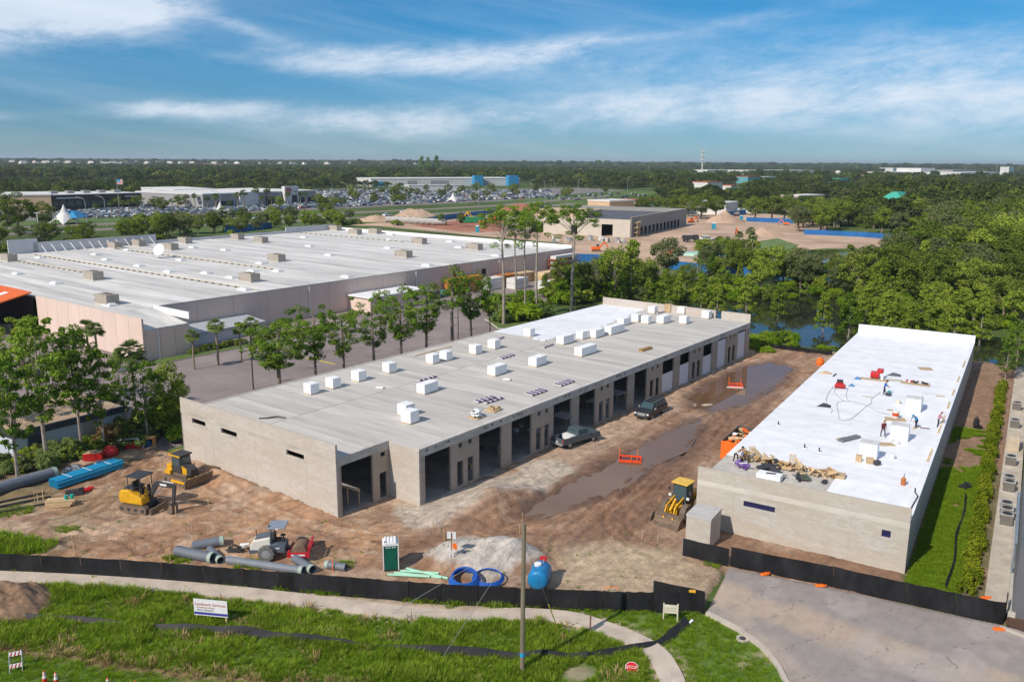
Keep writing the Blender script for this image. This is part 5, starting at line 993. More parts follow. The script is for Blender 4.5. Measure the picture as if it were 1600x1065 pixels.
# drooping silt fence in the long grass and rolled end crossing the path
def ribbon(path, h, label, lean=.25):
    P = smooth_path(path, 4); o = P[0]; mb = MB()
    for i in range(len(P)-1):
        a, b = P[i]-o, P[i+1]-o; d = (b-a)/np.linalg.norm(b-a); n = np.array([-d[1], d[0]]); f = lambda s: h*(.15+1.1*vnoise(np.array([s*.45]), np.array([2.]), 7)[0])
        ha, hb = f(i), f(i+1); mb.hexa([(*a, -.05), (*b, -.05), (*(b+n*.02), -.05), (*(a+n*.02), -.05), (*(a+n*lean), ha), (*(b+n*lean), hb), (*(b+n*(lean+.03)), hb), (*(a+n*(lean+.03)), ha)])
    t = mb.build('silt_fence', M('black_plastic', (0.018, 0.018, 0.02), .62, .3)); t.location = (float(o[0]), float(o[1]), .08); return tag(t, label, 'silt fence')
ribbon([gp(*p) for p in [(15, 966), (60, 970), (140, 976), (230, 984), (300, 988), (380, 995), (470, 1007), (560, 1015), (650, 1022), (760, 1028), (850, 1032), (920, 1033)]], .5, 'sagging black silt fence running through the long grass')
ribbon([gp(*p) for p in [(925, 1033), (965, 1024), (1010, 1018), (1040, 1008), (1060, 994), (1080, 978)]], .42, 'crumpled black plastic sheet lying across the path', .5)
o = MB().tube([(0, 0, .1), (.25, .2, .22), (.45, .5, .1)], [.06, .1, .04], 7).build('plastic_bag', m_whitep); o.location = gp(1076, 976); tag(o, 'scrap of white plastic at the end of the black sheet', 'plastic')
ribbon([FB(u, v) for u, v in ((19.3, -1), (19.5, 4), (19.25, 9), (19.45, 14), (19.3, 19))], .55, 'slumped black silt fence beside the hedge')
o = MB().obox((0, 0, .15), (1.1, .7, .25), .5).obox((.3, .25, .32), (.7, .5, .14), 1.1, .3).build('plastic_sheet', MATS['black_plastic']); o.location = FB(18.9, 21.5, .03); tag(o, 'heap of black plastic beside the hedge', 'plastic')
o = thing('trash_bag', 'black upright bin bag on bare soil behind the white roofed building', 'bag', FB(18.6, 43, .02)); MB().lathe([(.25, 0), (.34, .4), (.28, 1.1), (.1, 1.35)], 9).build('body', MATS['black_plastic'], o); MB().obox((.35, -.1, .12), (.6, .5, .2), .4).build('fold', MATS['black_plastic'], o)
# ---- foam blocks and roofing bundles on the block building
m_foam = M('foam_white', (0.82, 0.82, 0.81), .6, .03, 1.0)
ZA = HR+.012
def foam(n, w=1.22, d=1.22, h=1.2):
    t = thing('insulation_block', '', 'insulation block', group='white insulation blocks on the block building')
    for k in range(n):
        o = MB().box(-w/2, w/2, k*(d+.03)-(n*(d+.03))/2, k*(d+.03)+d-(n*(d+.03))/2, .1, h).build('foam_pack', m_foam, t); bevel(o, .03)
        MB().box(-w/2-.006, -w/2-.002, k*(d+.03)+.3-(n*(d+.03))/2, k*(d+.03)+.6-(n*(d+.03))/2, .28, .48).build('print_mark', m_steel, o)
        MB().box(-w/2+.05, w/2-.05, k*(d+.03)+.05-(n*(d+.03))/2, k*(d+.03)+d-.05-(n*(d+.03))/2, 0, .097).build('pallet', m_wood, t)
    return t
FO = {n: (foam(n), []) for n in (1, 2, 3)}
LST = [(487, 617, 1, 'first single one from the left'), (521, 608, 1, 'second single one from the left'), (561, 597, 1, 'third single one from the left'), (609, 584, 1, 'fourth single one from the left'), (676, 570, 1, 'front of the close pair'), (697, 565, 1, 'rear of the close pair'), (743, 555, 1, 'seventh in the left line'), (772, 547, 1, 'eighth in the left line'), (668, 615, 2, 'double one near the bare middle'), (777, 587, 2, 'double one right of the ridge'), (641, 662, 1, 'front one of the near overlapping pair'), (635, 651, 1, 'rear one of the near overlapping pair'), (827, 528, 1, 'single one on the edge of the white membrane'), (840, 573, 2, 'double one between purple bundles'), (883, 539, 2, 'double one at the membrane corner'), (912, 531, 2, 'left half of the big middle cluster'), (932, 529, 2, 'right half of the big middle cluster'), (915, 556, 3, 'triple one standing alone in the middle'), (960, 523, 3, 'triple one beyond the middle cluster'), (975, 510, 2, 'double one beside the membrane edge'), (994, 505, 1, 'single one beside the far double'), (1010, 508, 1, 'cube in the far row, left'), (1037, 507, 2, 'double one in the far row'), (1069, 508, 1, 'cube in the far row, right'), (1104, 500, 1, 'farthest right one'), (1020, 492, 1, 'cube by the far parapet, left'), (1066, 493, 1, 'cube by the far parapet, right')]
for px, py, n, l in LST: pr, fl = FO[n]; place(pr, fl, gp(px, py-3, ZA), FA.rot+R(random.uniform(-4, 4)), random.uniform(.94, 1.04), 'white insulation block on long grey roof, '+l)
o = thing('cardboard_pallet', 'brown cardboard wrapped pallet load near the far parapet of the block building', 'pallet', gp(1045, 487, ZA), FA.rot); bevel(MB().box(-.6, .6, -.6, .6, .1, 1.3).build('carton', M('cardboard', (0.50, 0.36, 0.21), .9, .12), o), .03); MB().box(-.55, .55, -.55, .55, 0, .097).build('pallet', m_wood, o)
m_purp = M('purple_wrap', (0.12, 0.05, 0.16), .5, .3, 2.5, orand=.2); m_rollw = M('roll_white', (0.66, 0.64, 0.64), .6)
def bundle(n):
    t = thing('membrane_roll_stack', '', 'roll stack', group='purple wrapped roll stacks on the block building')
    for k in range(n):
        o = MB().cyl((0, k*.19-.1*n, .13), (3.0, k*.19-.1*n, .13), .088, n=9).build('roll', m_rollw, t); 
        for q in (.35, 1.1, 1.9, 2.6): MB().cyl((q-.16, k*.19-.1*n, .13), (q+.22, k*.19-.1*n, .13), .094, n=9).build('wrap', m_purp, o)
    MB().box(.2, 2.8, -.1*n-.05, .1*n-.1, 0, .035).build('skid', m_wood, t); return t
BU = {n: (bundle(n), []) for n in (2, 4, 6)}
for px, py, n, l in ((742, 629, 4, 'wide one near the front edge'), (757, 631, 2, 'thin one beside the bagged pallet'), (653, 596, 2, 'thin one behind the double block'), (780, 561, 4, 'dark one left of the ridge'), (770, 533, 2, 'thin one near the membrane'), (848, 544, 2, 'thin one by the membrane corner'), (824, 618, 6, 'wide one nearest the edge, left'), (869, 603, 6, 'wide one nearest the edge, right'), (1026, 490, 2, 'dark one by the far parapet'), (933, 518, 2, 'dark one behind the middle cluster')):
    pr, fl = BU[n]; place(pr, fl, gp(px, py, ZA), FA.rot+R(90)+R(random.uniform(-8, 8)), .95, 'purple and white roll stack on grey roof, '+l)
lt = thing('lumber_stack', 'stack of brown lumber boards near the right roof edge of the block building', 'lumber', gp(1001, 549, ZA), FA.rot+R(86))
for k in range(4):
    for j in range(2): MB().box(0, 2.5+random.uniform(-.2, .3), k*.16-.3, k*.16-.16, j*.14+.02, j*.14+.15).build('board', M('board_brown', (0.40, 0.24, 0.09), .85, .2, 2, orand=.2), lt)
def bags(px, py, label, mat, n, seed):
    r = random.Random(seed); t = thing('bagged_pallet', label, 'pallet', gp(px, py, ZA), FA.rot); MB().box(-.65, .65, -.6, .6, 0, .12).build('pallet', m_wood, t)
    for k in range(n):
        o = MB().box(-.33, .33, -.22, .22, 0, .17).build('bag', mat, t, (r.uniform(-.35, .35), r.uniform(-.35, .35), .125+.16*(k//4)), r.uniform(0, 3)); bevel(o, .07, 2)
    return t
bags(744, 652, 'pallet of white sacks near the front roof edge of the block building', m_whitep, 14, 1); bags(770, 641, 'brown tarp covered sack pile beside the white sack pallet', MATS['cardboard'], 7, 2)
for px, py, l in ((594, 607, 'small white sack lying behind the left line of insulation blocks'), (792, 594, 'small white sack lying beside a double insulation block'), (848, 533, 'small white foam offcut beside the membrane edge'), (838, 531, 'larger white foam offcut beside the membrane edge')): o = bevel(MB().obox((0, 0, .13), (.9, .45, .24), FA.rot+.4).build('sack', m_whitep), .08); o.location = gp(px, py, ZA); tag(o, l, 'sack')
o = MB().tube([(0, 0, .06), (.8, .1, .06), (1.6, .5, .1), (2.5, .2, .06)], .07, 6).build('bent_strap', m_steel); o.location = gp(405, 654, ZA); tag(o, 'bent dark strap lying by the front parapet of the block building', 'strap')
for px, py, l in ((664, 552, 'left'), (690, 545, 'right')): o = MB().obox((0, 0, .04), (.25, 4, .06), FA.rot).build('timber_board', m_wood); o.location = gp(px, py, ZA); tag(o, 'thin pale board lying on the rear roof edge of block building, '+l, 'board')
# inside the bays: benches, boards, rubbish seen through openings
for i, (k, u, du, z, l) in enumerate(((5, 0.8, 2.6, 1.0, 'sixth'), (4, 0.6, 2.2, 1.0, 'fifth'), (3, .5, 1.6, .6, 'fourth'), (6, .2, 2.0, .9, 'seventh'))):
    a, b = OP[k]; t = thing('work_table', 'pale board on trestles inside the %s open bay of the block building' % l, 'table', FA(u, (a+b)/2, .1), FA.rot); MB().box(-du/2, du/2, -1.2, 1.2, z, z+.06).build('top', m_board, t)
    for sx in (-1, 1):
        for sy in (-1, 1): MB().box(sx*du*.4-.04, sx*du*.4+.04, sy*1-.04, sy*1+.04, 0, z).build('leg', m_wood, t)
o = MB().obox((0, 0, 1.6), (2.6, .35, .06), FA.rot+.15).build('plank', m_wood); o.location = FA(-1.4, 2.4, .1); tag(o, 'pale plank propped across the first bay of the block building', 'plank')
for k in range(3): MB().obox((-1+k, 0, .8), (.08, .08, 1.55)).build('prop', m_wood, o)
for i in range(9):
    k = random.choice([0, 1, 2, 3, 4]); a, b = OP[k]; o = MB().obox((0, 0, .2), (random.uniform(.4, 1.2), random.uniform(.3, .8), .4), random.random()*3).build('rubble_box', random.choice([m_board, m_conc, MATS['cardboard'], m_steel])); o.location = FA(random.uniform(-4, 1.5), a+(b-a)*random.uniform(.2, .8), .1); tag(o, 'building material left on the floor inside an open bay', 'material', 'materials inside the open bays')
# ---- pipes in front of the roller and beside it
m_pvc = M('pipe_slate', (0.175, 0.20, 0.235), .5, .1, 1.5); m_pipec = M('pipe_collar', (0.34, 0.42, 0.36), .5)
def drain(a, b, r, label, ribs=True):
    p, q = gz(gp(*a)), gz(gp(*b)); p, q = Vector((p[0], p[1], p[2]+r*.95)), Vector((q[0], q[1], q[2]+r*.95)); t = thing('drain_pipe', label, 'pipe', tuple(p)); d = q-p; MB().pipe((0, 0, 0), d, r*.93, r*.84, 18).build('barrel', m_pvc, t); n = int(d.length/.16); dn = d.normalized()
    if ribs:
        mb = MB()
        for k in range(n): mb.pipe(dn*(k*.16+.03), dn*(k*.16+.12), r, r*.9, 18)
        rb = mb.build('ribs', m_pvc, t); rb['kind'] = 'stuff'
    MB().pipe(d-dn*.28, d+dn*.02, r*1.06, r*.86, 18).build('collar', m_pipec, t); return t
drain((276, 868), (333, 878), .42, 'thick slate drain pipe, leftmost of the pile by the fence'); drain((301, 857), (350, 851), .40, 'ribbed slate drain pipe lying behind the leftmost one'); drain((328, 864), (345, 879), .3, 'short slate pipe end pointing at the fence beside leftmost pipe'); drain((356, 880), (474, 898), .33, 'long slim slate drain pipe lying along the fence', False); drain((461, 880), (489, 897), .34, 'short slate pipe lying beside the red drum frame of the roller'); drain((541, 892), (509, 887), .3, 'short slate pipe lying alone left of the green toilet')
for a, b, l in (((-60, 788), (88, 745), 'long thick black corrugated pipe along the left yard edge'),): drain(a, b, .55, l)
for k, (a, b) in enumerate((((-60, 800), (70, 772)), ((-60, 806), (80, 778)), ((-40, 810), (88, 786)))):
    p, q = gz(gp(*a)), gz(gp(*b)); o = MB().tube([(0, 0, .12), (q[0]-p[0], q[1]-p[1], .12)], .1, 7).build('black_pipe', MATS['black_rubber']); o.location = p; tag(o, 'thin black pipe on the ground below the thick one at left', 'pipe', 'thin black pipes at the left edge')
# bundle of blue pipes
m_blue = M('pipe_blue', (0.02, 0.30, 0.52), .4, .08, 1, orand=.12); p, q = gz(gp(84, 764)), gz(gp(186, 730)); d = Vector(q)-Vector(p); t = thing('pipe_bundle', 'long bundle of bright blue water pipes on the left side of yard', 'pipe bundle', (p[0], p[1], max(p[2], q[2])+.02)); dn = Vector((d.x, d.y, 0)).normalized(); nn = Vector((-dn.y, dn.x, 0)); Ld = d.length
for j in range(4):
    for k in range(7-(j % 2)): c = nn*((k-3+.5*(j % 2))*.22)+Vector((0, 0, .13+j*.19)); MB().pipe(tuple(c), tuple(c+dn*(Ld+random.uniform(-.15, .15))), .105, .085, 9).build('blue_pipe', m_blue, t)
for s in (.2, .5, .8):
    c = dn*(Ld*s); mb = MB(); lo = [tuple(c+nn*a+dn*e+Vector((0, 0, .81))) for a, e in ((-.8, 0), (.8, 0), (.8, .06), (-.8, .06))]; mb.hexa(lo+[(q[0], q[1], q[2]+.02) for q in lo]); mb.build('strap', m_whitep, t)
# stacked timbers, teal buckets and stuff beside the excavator
t = thing('timber_stack', 'stack of pale timbers left of the excavator', 'timber', gz(gp(95, 790)), R(12))
for j in range(3):
    for k in range(3): MB().box(-1.1, 1.1+random.uniform(-.2, .2), k*.3-.45, k*.3-.2, j*.2, j*.2+.18).build('timber', m_wood, t)
for x_, y_, l in ((.55, -.1, 'left'), (.95, .1, 'right')): o = MB().lathe([(.14, 0), (.17, .34), (.15, .35)], 10).build('bucket', M('teal_plastic', (0.02, 0.42, 0.36), .4)); q = gz(gp(95, 790)); o.location = (q[0]+x_, q[1]+y_+.1, q[2]+.59); tag(o, 'small teal bucket standing on the timber stack, '+l+' one', 'bucket')
o = MB().obox((0, 0, .25), (1.4, .5, .45), .3).obox((.5, .2, .5), (.5, .3, .2), .8).build('toolbox', m_steel); o.location = gz(gp(117, 774)); tag(o, 'dark toolbox heap behind the timber stack', 'toolbox'); o = MB().obox((0, 0, .1), (1.0, .6, .18), .5).obox((.45, .3, .22), (.5, .4, .12), .2).build('red_cloth', m_redp); o.location = gz(gp(132, 768)); tag(o, 'red tarp scrap beside the dark toolbox', 'tarp')
# red barrels, grey tarp, frames along the left trees
t = thing('red_tank', 'shiny rounded red tank cover under the left trees', 'tank', gz(gp(172, 712))); MB().lathe([(.05, 1.0), (.5, .95), (.78, .65), (.85, .2), (.85, 0)][::-1], 14).build('body', m_redp, t, smooth=True); MB().lathe([(.87, .18), (.87, .26)], 14).build('band', m_steel, t)
t = thing('red_crate', 'flat topped red crate left of the rounded red tank', 'crate', gz(gp(147, 718)), .3); bevel(MB().box(-.9, .9, -.6, .6, 0, .8).build('body', m_redp, t), .05); MB().box(-.85, .85, -.55, .55, .803, .84).build('lid', MATS['cardboard'], t)
t = thing('tarp_heap', 'grey plastic wrapped heap at the end of the blue pipes', 'tarp', gz(gp(162, 730)), .2); bevel(MB().taper(-.9, .9, -.5, .5, 0, .55, .2, .25, .12, .15).build('wrap', M('grey_wrap', (0.36, 0.38, 0.40), .4, .2, 3), t), .08); MB().box(-.3, -.25, -.52, .52, 0, .58).build('strap', m_steel, t)
t = thing('tarp_heap', 'crumpled pale grey sheet near the thick black pipe', 'tarp', gz(gp(115, 735)), .3); bevel(MB().taper(-1.1, 1.1, -.45, .45, 0, .4, .5, .6, .15, .2).build('wrap', MATS['grey_wrap'], t), .08); MB().taper(-.3, .6, -.3, .2, .35, .6, .2, .2, .1, .1).build('fold', MATS['grey_wrap'], t)
t = thing('steel_frame', 'lying red and white steel frame behind the red tank', 'frame', gz(gp(200, 702)), .15); MB().tube([(-1.3, 0, .1), (-1.0, 0, 1.0), (1.0, .1, 1.1), (1.6, 0, .1)], .07, 6).build('rail', m_galv, t); MB().obox((.6, .2, .3), (1.6, .7, .5), .1).build('body', m_redp, t); MB().obox((-.7, .2, .45), (1.0, .5, .3), .1).build('box', m_steel, t)
t = thing('wooden_cable_crate', 'orange wooden crate holding a blue coil under the trees', 'crate', gz(gp(231, 697)), .1)
for x_ in (-.75, .65): MB().box(x_, x_+.1, -.4, .4, 0, 1.0).build('side', M('orange_wood', (0.60, 0.30, 0.10), .8), t)
MB().box(-.75, .75, -.4, .4, .95, 1.05).build('rail', MATS['orange_wood'], t); MB().lathe([(.4, -.3), (.4, .3)], 14, 'y', (0, 0, .42)).build('coil', M('coil_blue', (0.02, 0.12, 0.35), .5), t)
# ---- portable toilet
t = thing('portable_toilet', 'green portable toilet with white ribbed roof in the dirt yard', 'toilet', gz(gp(611, 887)), R(10)); m_tg = M('toilet_green', (0.005, 0.10, 0.065), .45, .08, 1)
MB().box(-.52, .52, -.52, .52, .08, 2.05).build('cabin', m_tg, t); MB().box(-.58, .58, -.58, .58, 0, .1).build('base', m_steel, t)
for x_ in (-1, 1):
    for y_ in (-1, 1): MB().box(x_*.55-.035, x_*.55+.035, y_*.55-.035, y_*.55+.035, .08, 2.1).build('corner_post', m_whitep, t)
dr = MB().box(-.44, .44, -.56, -.525, .15, 1.95).build('door', m_tg, t); MB().box(.3, .38, -.59, -.562, 1.0, 1.2).build('handle', m_steel, dr)
for x0, x1 in ((-.38, -.27), (-.24, -.15), (-.12, -.02), (.08, .2), (.23, .38)): MB().box(x0, x1, -.566, -.562, 1.9, 1.96).build('worn_lettering', m_whitep, t)
rf = MB().prism([(-.6, 2.06), (.6, 2.06), (.6, 2.14), (.35, 2.27), (-.35, 2.27), (-.6, 2.14)], -.6, .6, 'y').build('roof', m_whitep, t)
for k in range(4): x_ = -.36+k*.24; MB().prism([(x_-.07, 2.27), (x_+.07, 2.27), (x_+.04, 2.33), (x_-.04, 2.33)], -.5, .56, 'y').build('roof_rib', m_whitep, rf)
MB().cyl((-.4, -.42, 2.2), (-.4, -.42, 2.42), .05).build('vent', m_steel, rf)
# ---- blue tank
m_tblue = M('tank_blue', (0.015, 0.20, 0.44), .4, .1, 1.5); t = thing('water_tank', 'bright blue cylindrical tank lying behind the front fence', 'tank', gz(gp(843, 915)), R(-12))
o = MB().lathe([(.02, -1.02), (.5, -1.0), (.72, -.9), (.75, -.7), (.75, .8), (.7, .98), (.5, 1.05), (.02, 1.08)], 22, 'y', (0, 0, .86)).build('shell', m_tblue, t, smooth=True)
for y_ in (-.6, .7): MB().box(-.6, .6, y_-.08, y_+.08, 0, .3).build('saddle', m_steel, t); MB().lathe([(.765, y_-.03), (.765, y_+.03)], 22, 'y', (0, 0, .86)).build('band', m_tblue, o)
MB().lathe([(.28, 1.55), (.28, 1.72), (.2, 1.76)], 12, c=(-.15, .1, 0)).build('manhole', m_whitep, t); MB().obox((.1, .95, 1.7), (.5, .25, .25)).build('valve', m_redp, t); MB().cyl((.2, .5, 1.5), (.2, .5, 1.85), .05).build('vent', m_galv, t)
# ---- hose coils, green pipes, stakes, notice board
def coil(px, py, r, n, mat, label, tube=.06, tilt=0.0):
    t = thing('hose_coil', label, 'hose', gz(gp(px, py)))
    for k in range(n):
        rr = r*(1-.05*k); pts = [(math.cos(a)*rr, math.sin(a)*rr*.95, .3+tube*1.5*k*.8+(tilt+.1)*math.sin(a)) for a in np.linspace(0, 6.283, 25)]; MB().tube(pts, tube, 6, cap=False).build('loop', mat, t)
    return t
m_hose = M('hose_blue', (0.015, 0.10, 0.42), .5, .1); coil(726, 914, 1.1, 5, m_hose, 'thick blue hose coil against the fence', .08, .12); coil(763, 909, 1.15, 4, m_hose, 'looser blue hose coil beside the thick one', .05)
m_mint = M('pipe_mint', (0.36, 0.66, 0.50), .5, .05)
for k, (a, b) in enumerate((((606, 899), (672, 907)), ((616, 897), (690, 908)), ((626, 896), (686, 903)), ((635, 894), (700, 909)))):
    p, q = gz(gp(*a)), gz(gp(*b)); o = MB().pipe((0, 0, .1+.03*k), (q[0]-p[0], q[1]-p[1], q[2]-p[2]+.1), .085, .07, 9).build('mint_pipe', m_mint); o.location = p; tag(o, 'pale mint green pipe lying behind the front fence', 'pipe', 'mint green pipes')
t = thing('notice_post', 'white notice board on white stakes with red flag by the gravel heap', 'sign', gz(gp(706, 890)), R(-4)); MB().box(-.33, .33, -.02, .02, 1.5, 2.05).build('board', m_whitep, t)
for x_ in (-.14, .1): MB().box(x_-.04, x_+.04, -.045, -.024, 0, 1.0).build('stake', m_whitep, t)
MB().box(-.04, .04, -.06, -.024, .6, 2.0).build('post', M('stake_brown', (0.25, 0.11, 0.05), .8), t); MB().hexa([(.08, -.05, .75), (.45, -.1, .7), (.45, -.08, .7), (.08, -.03, .75), (.08, -.05, 1.15), (.38, -.1, 1.2), (.38, -.08, 1.2), (.08, -.03, 1.15)]).build('flag', m_orng, t)
stake, fl = MB().box(-.03, .03, -.02, .02, -.2, 1.05).build('survey_stake', m_wood), []
tag(stake, '', 'stake')
for px, py in [(108, 790), (116, 866), (212, 870), (262, 873), (302, 845), (325, 840), (266, 878), (275, 805), (326, 795), (677, 834), (694, 845), (812, 830), (816, 815), (508, 798), (505, 795), (1003, 841), (1028, 847), (60, 790), (55, 785), (68, 782)]:
    o = place(stake, fl, gz(gp(px, py)), random.random()*3, random.uniform(.8, 1.1), 'thin pale wooden survey stake standing in the dirt yard', 'survey stakes')
for px, py, l in ((520, 893, 'near the short slate pipe'), (708, 905, 'near the mint pipes')): o = MB().box(-.03, .03, -.02, .02, -.1, .8).build('marker_stake', m_orng); o.location = gz(gp(px, py)); tag(o, 'orange marker stake by the fence '+l, 'stake')
m_barr = M('barrier_red', (.80, .07, .02), .6, .08)
def ob(px, py, label, long=1.6):
    p = gz(gp(px, py)); t = thing('storm_inlet_barrier', label, 'barrier', (p[0], p[1], -.09), R(-10)); MB().box(-long, long, -.75, -.68, 0, .26).build('side', m_barr, t); MB().box(-long, long, .68, .75, 0, .26).build('side', m_barr, t); MB().box(-long, -long+.07, -.68, .68, 0, .26).build('end', m_barr, t); MB().box(long-.07, long, -.68, .68, 0, .26).build('end', m_barr, t)
    for x_, y_, h in ((-long, .8, 1.0), (.1, -.8, .8), (.7, .8, .9), (long*.6, -.8, .6)): MB().box(x_-.035, x_+.035, y_-.035, y_+.035, -.1, h).build('stake', m_orng, t)
    MB().box(-long+.2, long-.2, -.5, .5, .05, .12).build('grate', m_steel, t); return t
ob(985, 717, 'orange barrier box around a drain inlet in the near puddle', 1.15)
t = ob(1150, 602, 'orange and white barrier around a drain inlet in far puddle', .9); MB().box(-1.3, .9, -1.0, -.9, 0, .12).build('float_board', m_whitep, t)
# red dumpster full of scrap beside the white roofed building
t = thing('dumpster', 'orange open dumpster full of scrap beside the white roofed building', 'dumpster', FB(-2.0, 19.5), FB.rot); 
for a in ((-1.2, 1.2, -3.0, -2.92, .15, 2.1), (-1.2, 1.2, 2.92, 3.0, .15, 2.1), (-1.2, -1.12, -2.92, 2.92, .15, 2.1), (1.12, 1.2, -2.92, 2.92, .15, 2.1)): MB().box(*a).build('side', m_orng if a[3] < 0 and a[1] > 1 and a[2] < -2.95 else M('dumpster_dark', (0.10, 0.09, 0.08), .7), t)
MB().box(-1.12, 1.12, -2.92, 2.92, .1, .3).build('floor', m_steel, t)
for k in range(60): MB().obox((random.uniform(-.9, .9), random.uniform(-2.6, 2.6), random.uniform(1.2, 1.95)), (random.uniform(.2, .9), random.uniform(.1, .5), random.uniform(.04, .25)), random.random()*3, random.uniform(-.4, .4)).build('scrap_piece', random.choice([m_wood, MATS['cardboard'], m_whitep, m_orng, m_wood]), t)
o = MB().lathe([(.5, 0), (.6, .4), (.45, 1.0), (.1, 1.2)], 10).build('barrier_roll', m_orng); o.location = gz(gp(1281, 570)); tag(o, 'roll of orange safety mesh at the corner of the lane', 'mesh roll')
# front sign board with lettering
p, q = gp(305, 970), gp(357, 975); ang_ = math.atan2(q[1]-p[1], q[0]-p[0]); wS = math.hypot(q[0]-p[0], q[1]-p[1]); t = thing('sign_board', 'white sign board with red and blue lettering in the long grass', 'sign', ((p[0]+q[0])/2, (p[1]+q[1])/2, .05), ang_)
m_ink = M('red_ink', (0.42, 0.03, 0.03), .7); m_inkb = M('blue_ink', (0.05, 0.05, 0.30), .7)
MB().box(-wS/2, wS/2, -.02, .02, .45, 1.62).build('board', m_whitep, t); MB().box(-wS/2+.01, wS/2-.01, -.026, -.021, .52, .70).build('band', m_inkb, t)
for x_ in (-wS/2+.08, wS/2-.2): MB().box(x_, x_+.09, .022, .1, -.2, 1.5).build('post', m_wood, t)
def onface(x_, z_): return Matrix.Translation((x_, -.027, z_)) @ Matrix.Rotation(R(90), 4, 'X')
text_mesh('Landmark Services', .285, m_ink, 'lettering', t, onface(0, 1.27)); text_mesh('of Southwest Florida', .15, m_ink, 'lettering', t, onface(-.35, 1.04)); text_mesh('(941) 238-8393', .19, M('grey_ink', (.10, .10, .16)), 'lettering', t, onface(-.38, .84))
# small cream signboard, stop sign, barricade, cones, poles
p = gp(1047, 970); t = thing('notice_board', 'small cream notice board on two legs by the path', 'sign', (p[0], p[1], .05), R(-8)); m_cream = M('cream_paint', (0.66, 0.60, 0.47), .7)
MB().box(-.42, .42, -.025, .025, .55, 1.15).build('board', m_cream, t); MB().box(-.5, -.42, -.05, .05, -.1, 1.25).build('leg', m_cream, t); MB().box(.42, .5, -.05, .05, -.1, 1.25).build('leg', m_cream, t)
for z_ in (.75, .9): MB().box(-.34, .34, -.031, -.027, z_, z_+.05).build('print_line', M('faded_print', (.42, .38, .31)), t)
p = gp(987, 1049); t = thing('stop_sign', 'red stop sign with white lettering tipped back in the grass', 'sign', (p[0], p[1], .30), R(-4)); T_ = Matrix.Rotation(R(22), 4, 'X'); oc = [(math.cos(R(22.5+45*k)), math.sin(R(22.5+45*k))) for k in range(8)]
o = MB().prism([(a*.42, b*.42) for a, b in oc], -.02, 0).build('face', m_whitep, t); o.matrix_local = T_; o = MB().prism([(a*.385, b*.385) for a, b in oc], .001, .008).build('red_field', M('sign_red', (0.55, 0.015, 0.02), .4), t); o.matrix_local = T_
text_mesh('STOP', .28, m_whitep, 'lettering', t, T_ @ Matrix.Translation((0, 0, .014))); MB().tube([(0, .1, .02), (0, .5, -.3)], .035, 6).build('post', m_galv, t)
t = thing('folding_barricade', 'fallen folding barricade with red striped boards at lower left', 'barricade', (*gp(27, 1045)[:2], .1), R(25)); m_stripe = M('stripe_red', (0.5, .05, .04), .6)
def rail_(c, rx): 
    o = MB().obox(c, (.62, .03, .24), 0, rx).build('rail', m_whitep, t)
    for k in range(3): s = MB().obox((c[0]-.2+.2*k, c[1]-.022, c[2]), (.09, .012, .23), 0, rx, .5).build('stripe', m_stripe, o)
for z_, y_ in ((.95, .0), (.35, -.32)): rail_((0, y_, z_), R(-28))
for x_ in (-.33, .33): MB().tube([(x_, -.5, .0), (x_, .08, 1.1)], .022, 5).build('leg', m_galv, t); MB().tube([(x_, .55, .0), (x_, .1, 1.08)], .022, 5).build('leg', m_galv, t)
def cone():
    t = thing('traffic_cone', '', 'cone', group='traffic cones at the lower left'); MB().box(-.18, .18, -.18, .18, 0, .04).build('base', m_steel, t); o = MB().lathe([(.14, .04), (.028, .72)], 14).build('body', M('cone_orange', (0.85, .07, .015), .5), t, smooth=True)
    MB().lathe([(.092, .37), (.066, .52)], 14).build('collar', m_whitep, o); MB().lathe([(.061, .57), (.045, .66)], 14).build('collar', m_whitep, o); return t
cn_, fl = cone(), []
for px, py, l in ((71, 1071, 'leftmost of the four'), (89, 1073, 'second from left'), (170, 1082, 'third from left'), (213, 1087, 'rightmost of the four')): place(cn_, fl, (*gp(px, py)[:2], .08), random.random(), 1.25, 'orange traffic cone with white collars at lower left, '+l)
p = gp(816, 1050); t = thing('utility_pole', 'weathered wooden pole rising through the front fence', 'pole', (p[0], p[1], 0)); hp = height_at(p, 818); m_pole = M('pole_wood', (0.20, 0.165, 0.115), .95, .25, 2, stretch=(1, 1, .15)); MB().tube([(0, 0, -.3), (.0, .0, hp*.5), (.02, 0, hp)], [.155, .14, .125], 10).build('shaft', m_pole, t); MB().lathe([(.16, 1.1), (.16, 1.35)], 10).build('blue_band', M('tape_blue', (.02, .30, .55), .5), t)
for a, b, c in (((0, 0, hp*.93), gp(690, 1030), 'grey'), ((0, 0, hp*.93), gp(612, 960), 'grey'), ((0, 0, hp*.9), gp(872, 985), 'yellow')):
    e = Vector((b[0]-p[0], b[1]-p[1], .1)); MB().tube([a, tuple(e)], .014, 4).build('guy_wire', m_galv if c == 'grey' else m_galv, t)
    if c == 'yellow':
        s = Vector(a); MB().tube([tuple(e+(s-e)*.02), tuple(e+(s-e)*.3)], .04, 5).build('guy_guard', M('guard_yellow', (.65, .50, .05), .5), t)
p = gp(922, 990); o = MB().box(-.05, .05, -.05, .05, -.1, 1.25).build('wooden_post', M('post_brown', (.20, .10, .07), .9)); o.location = (p[0], p[1], .05); tag(o, 'short brown wooden post beside the path', 'post')
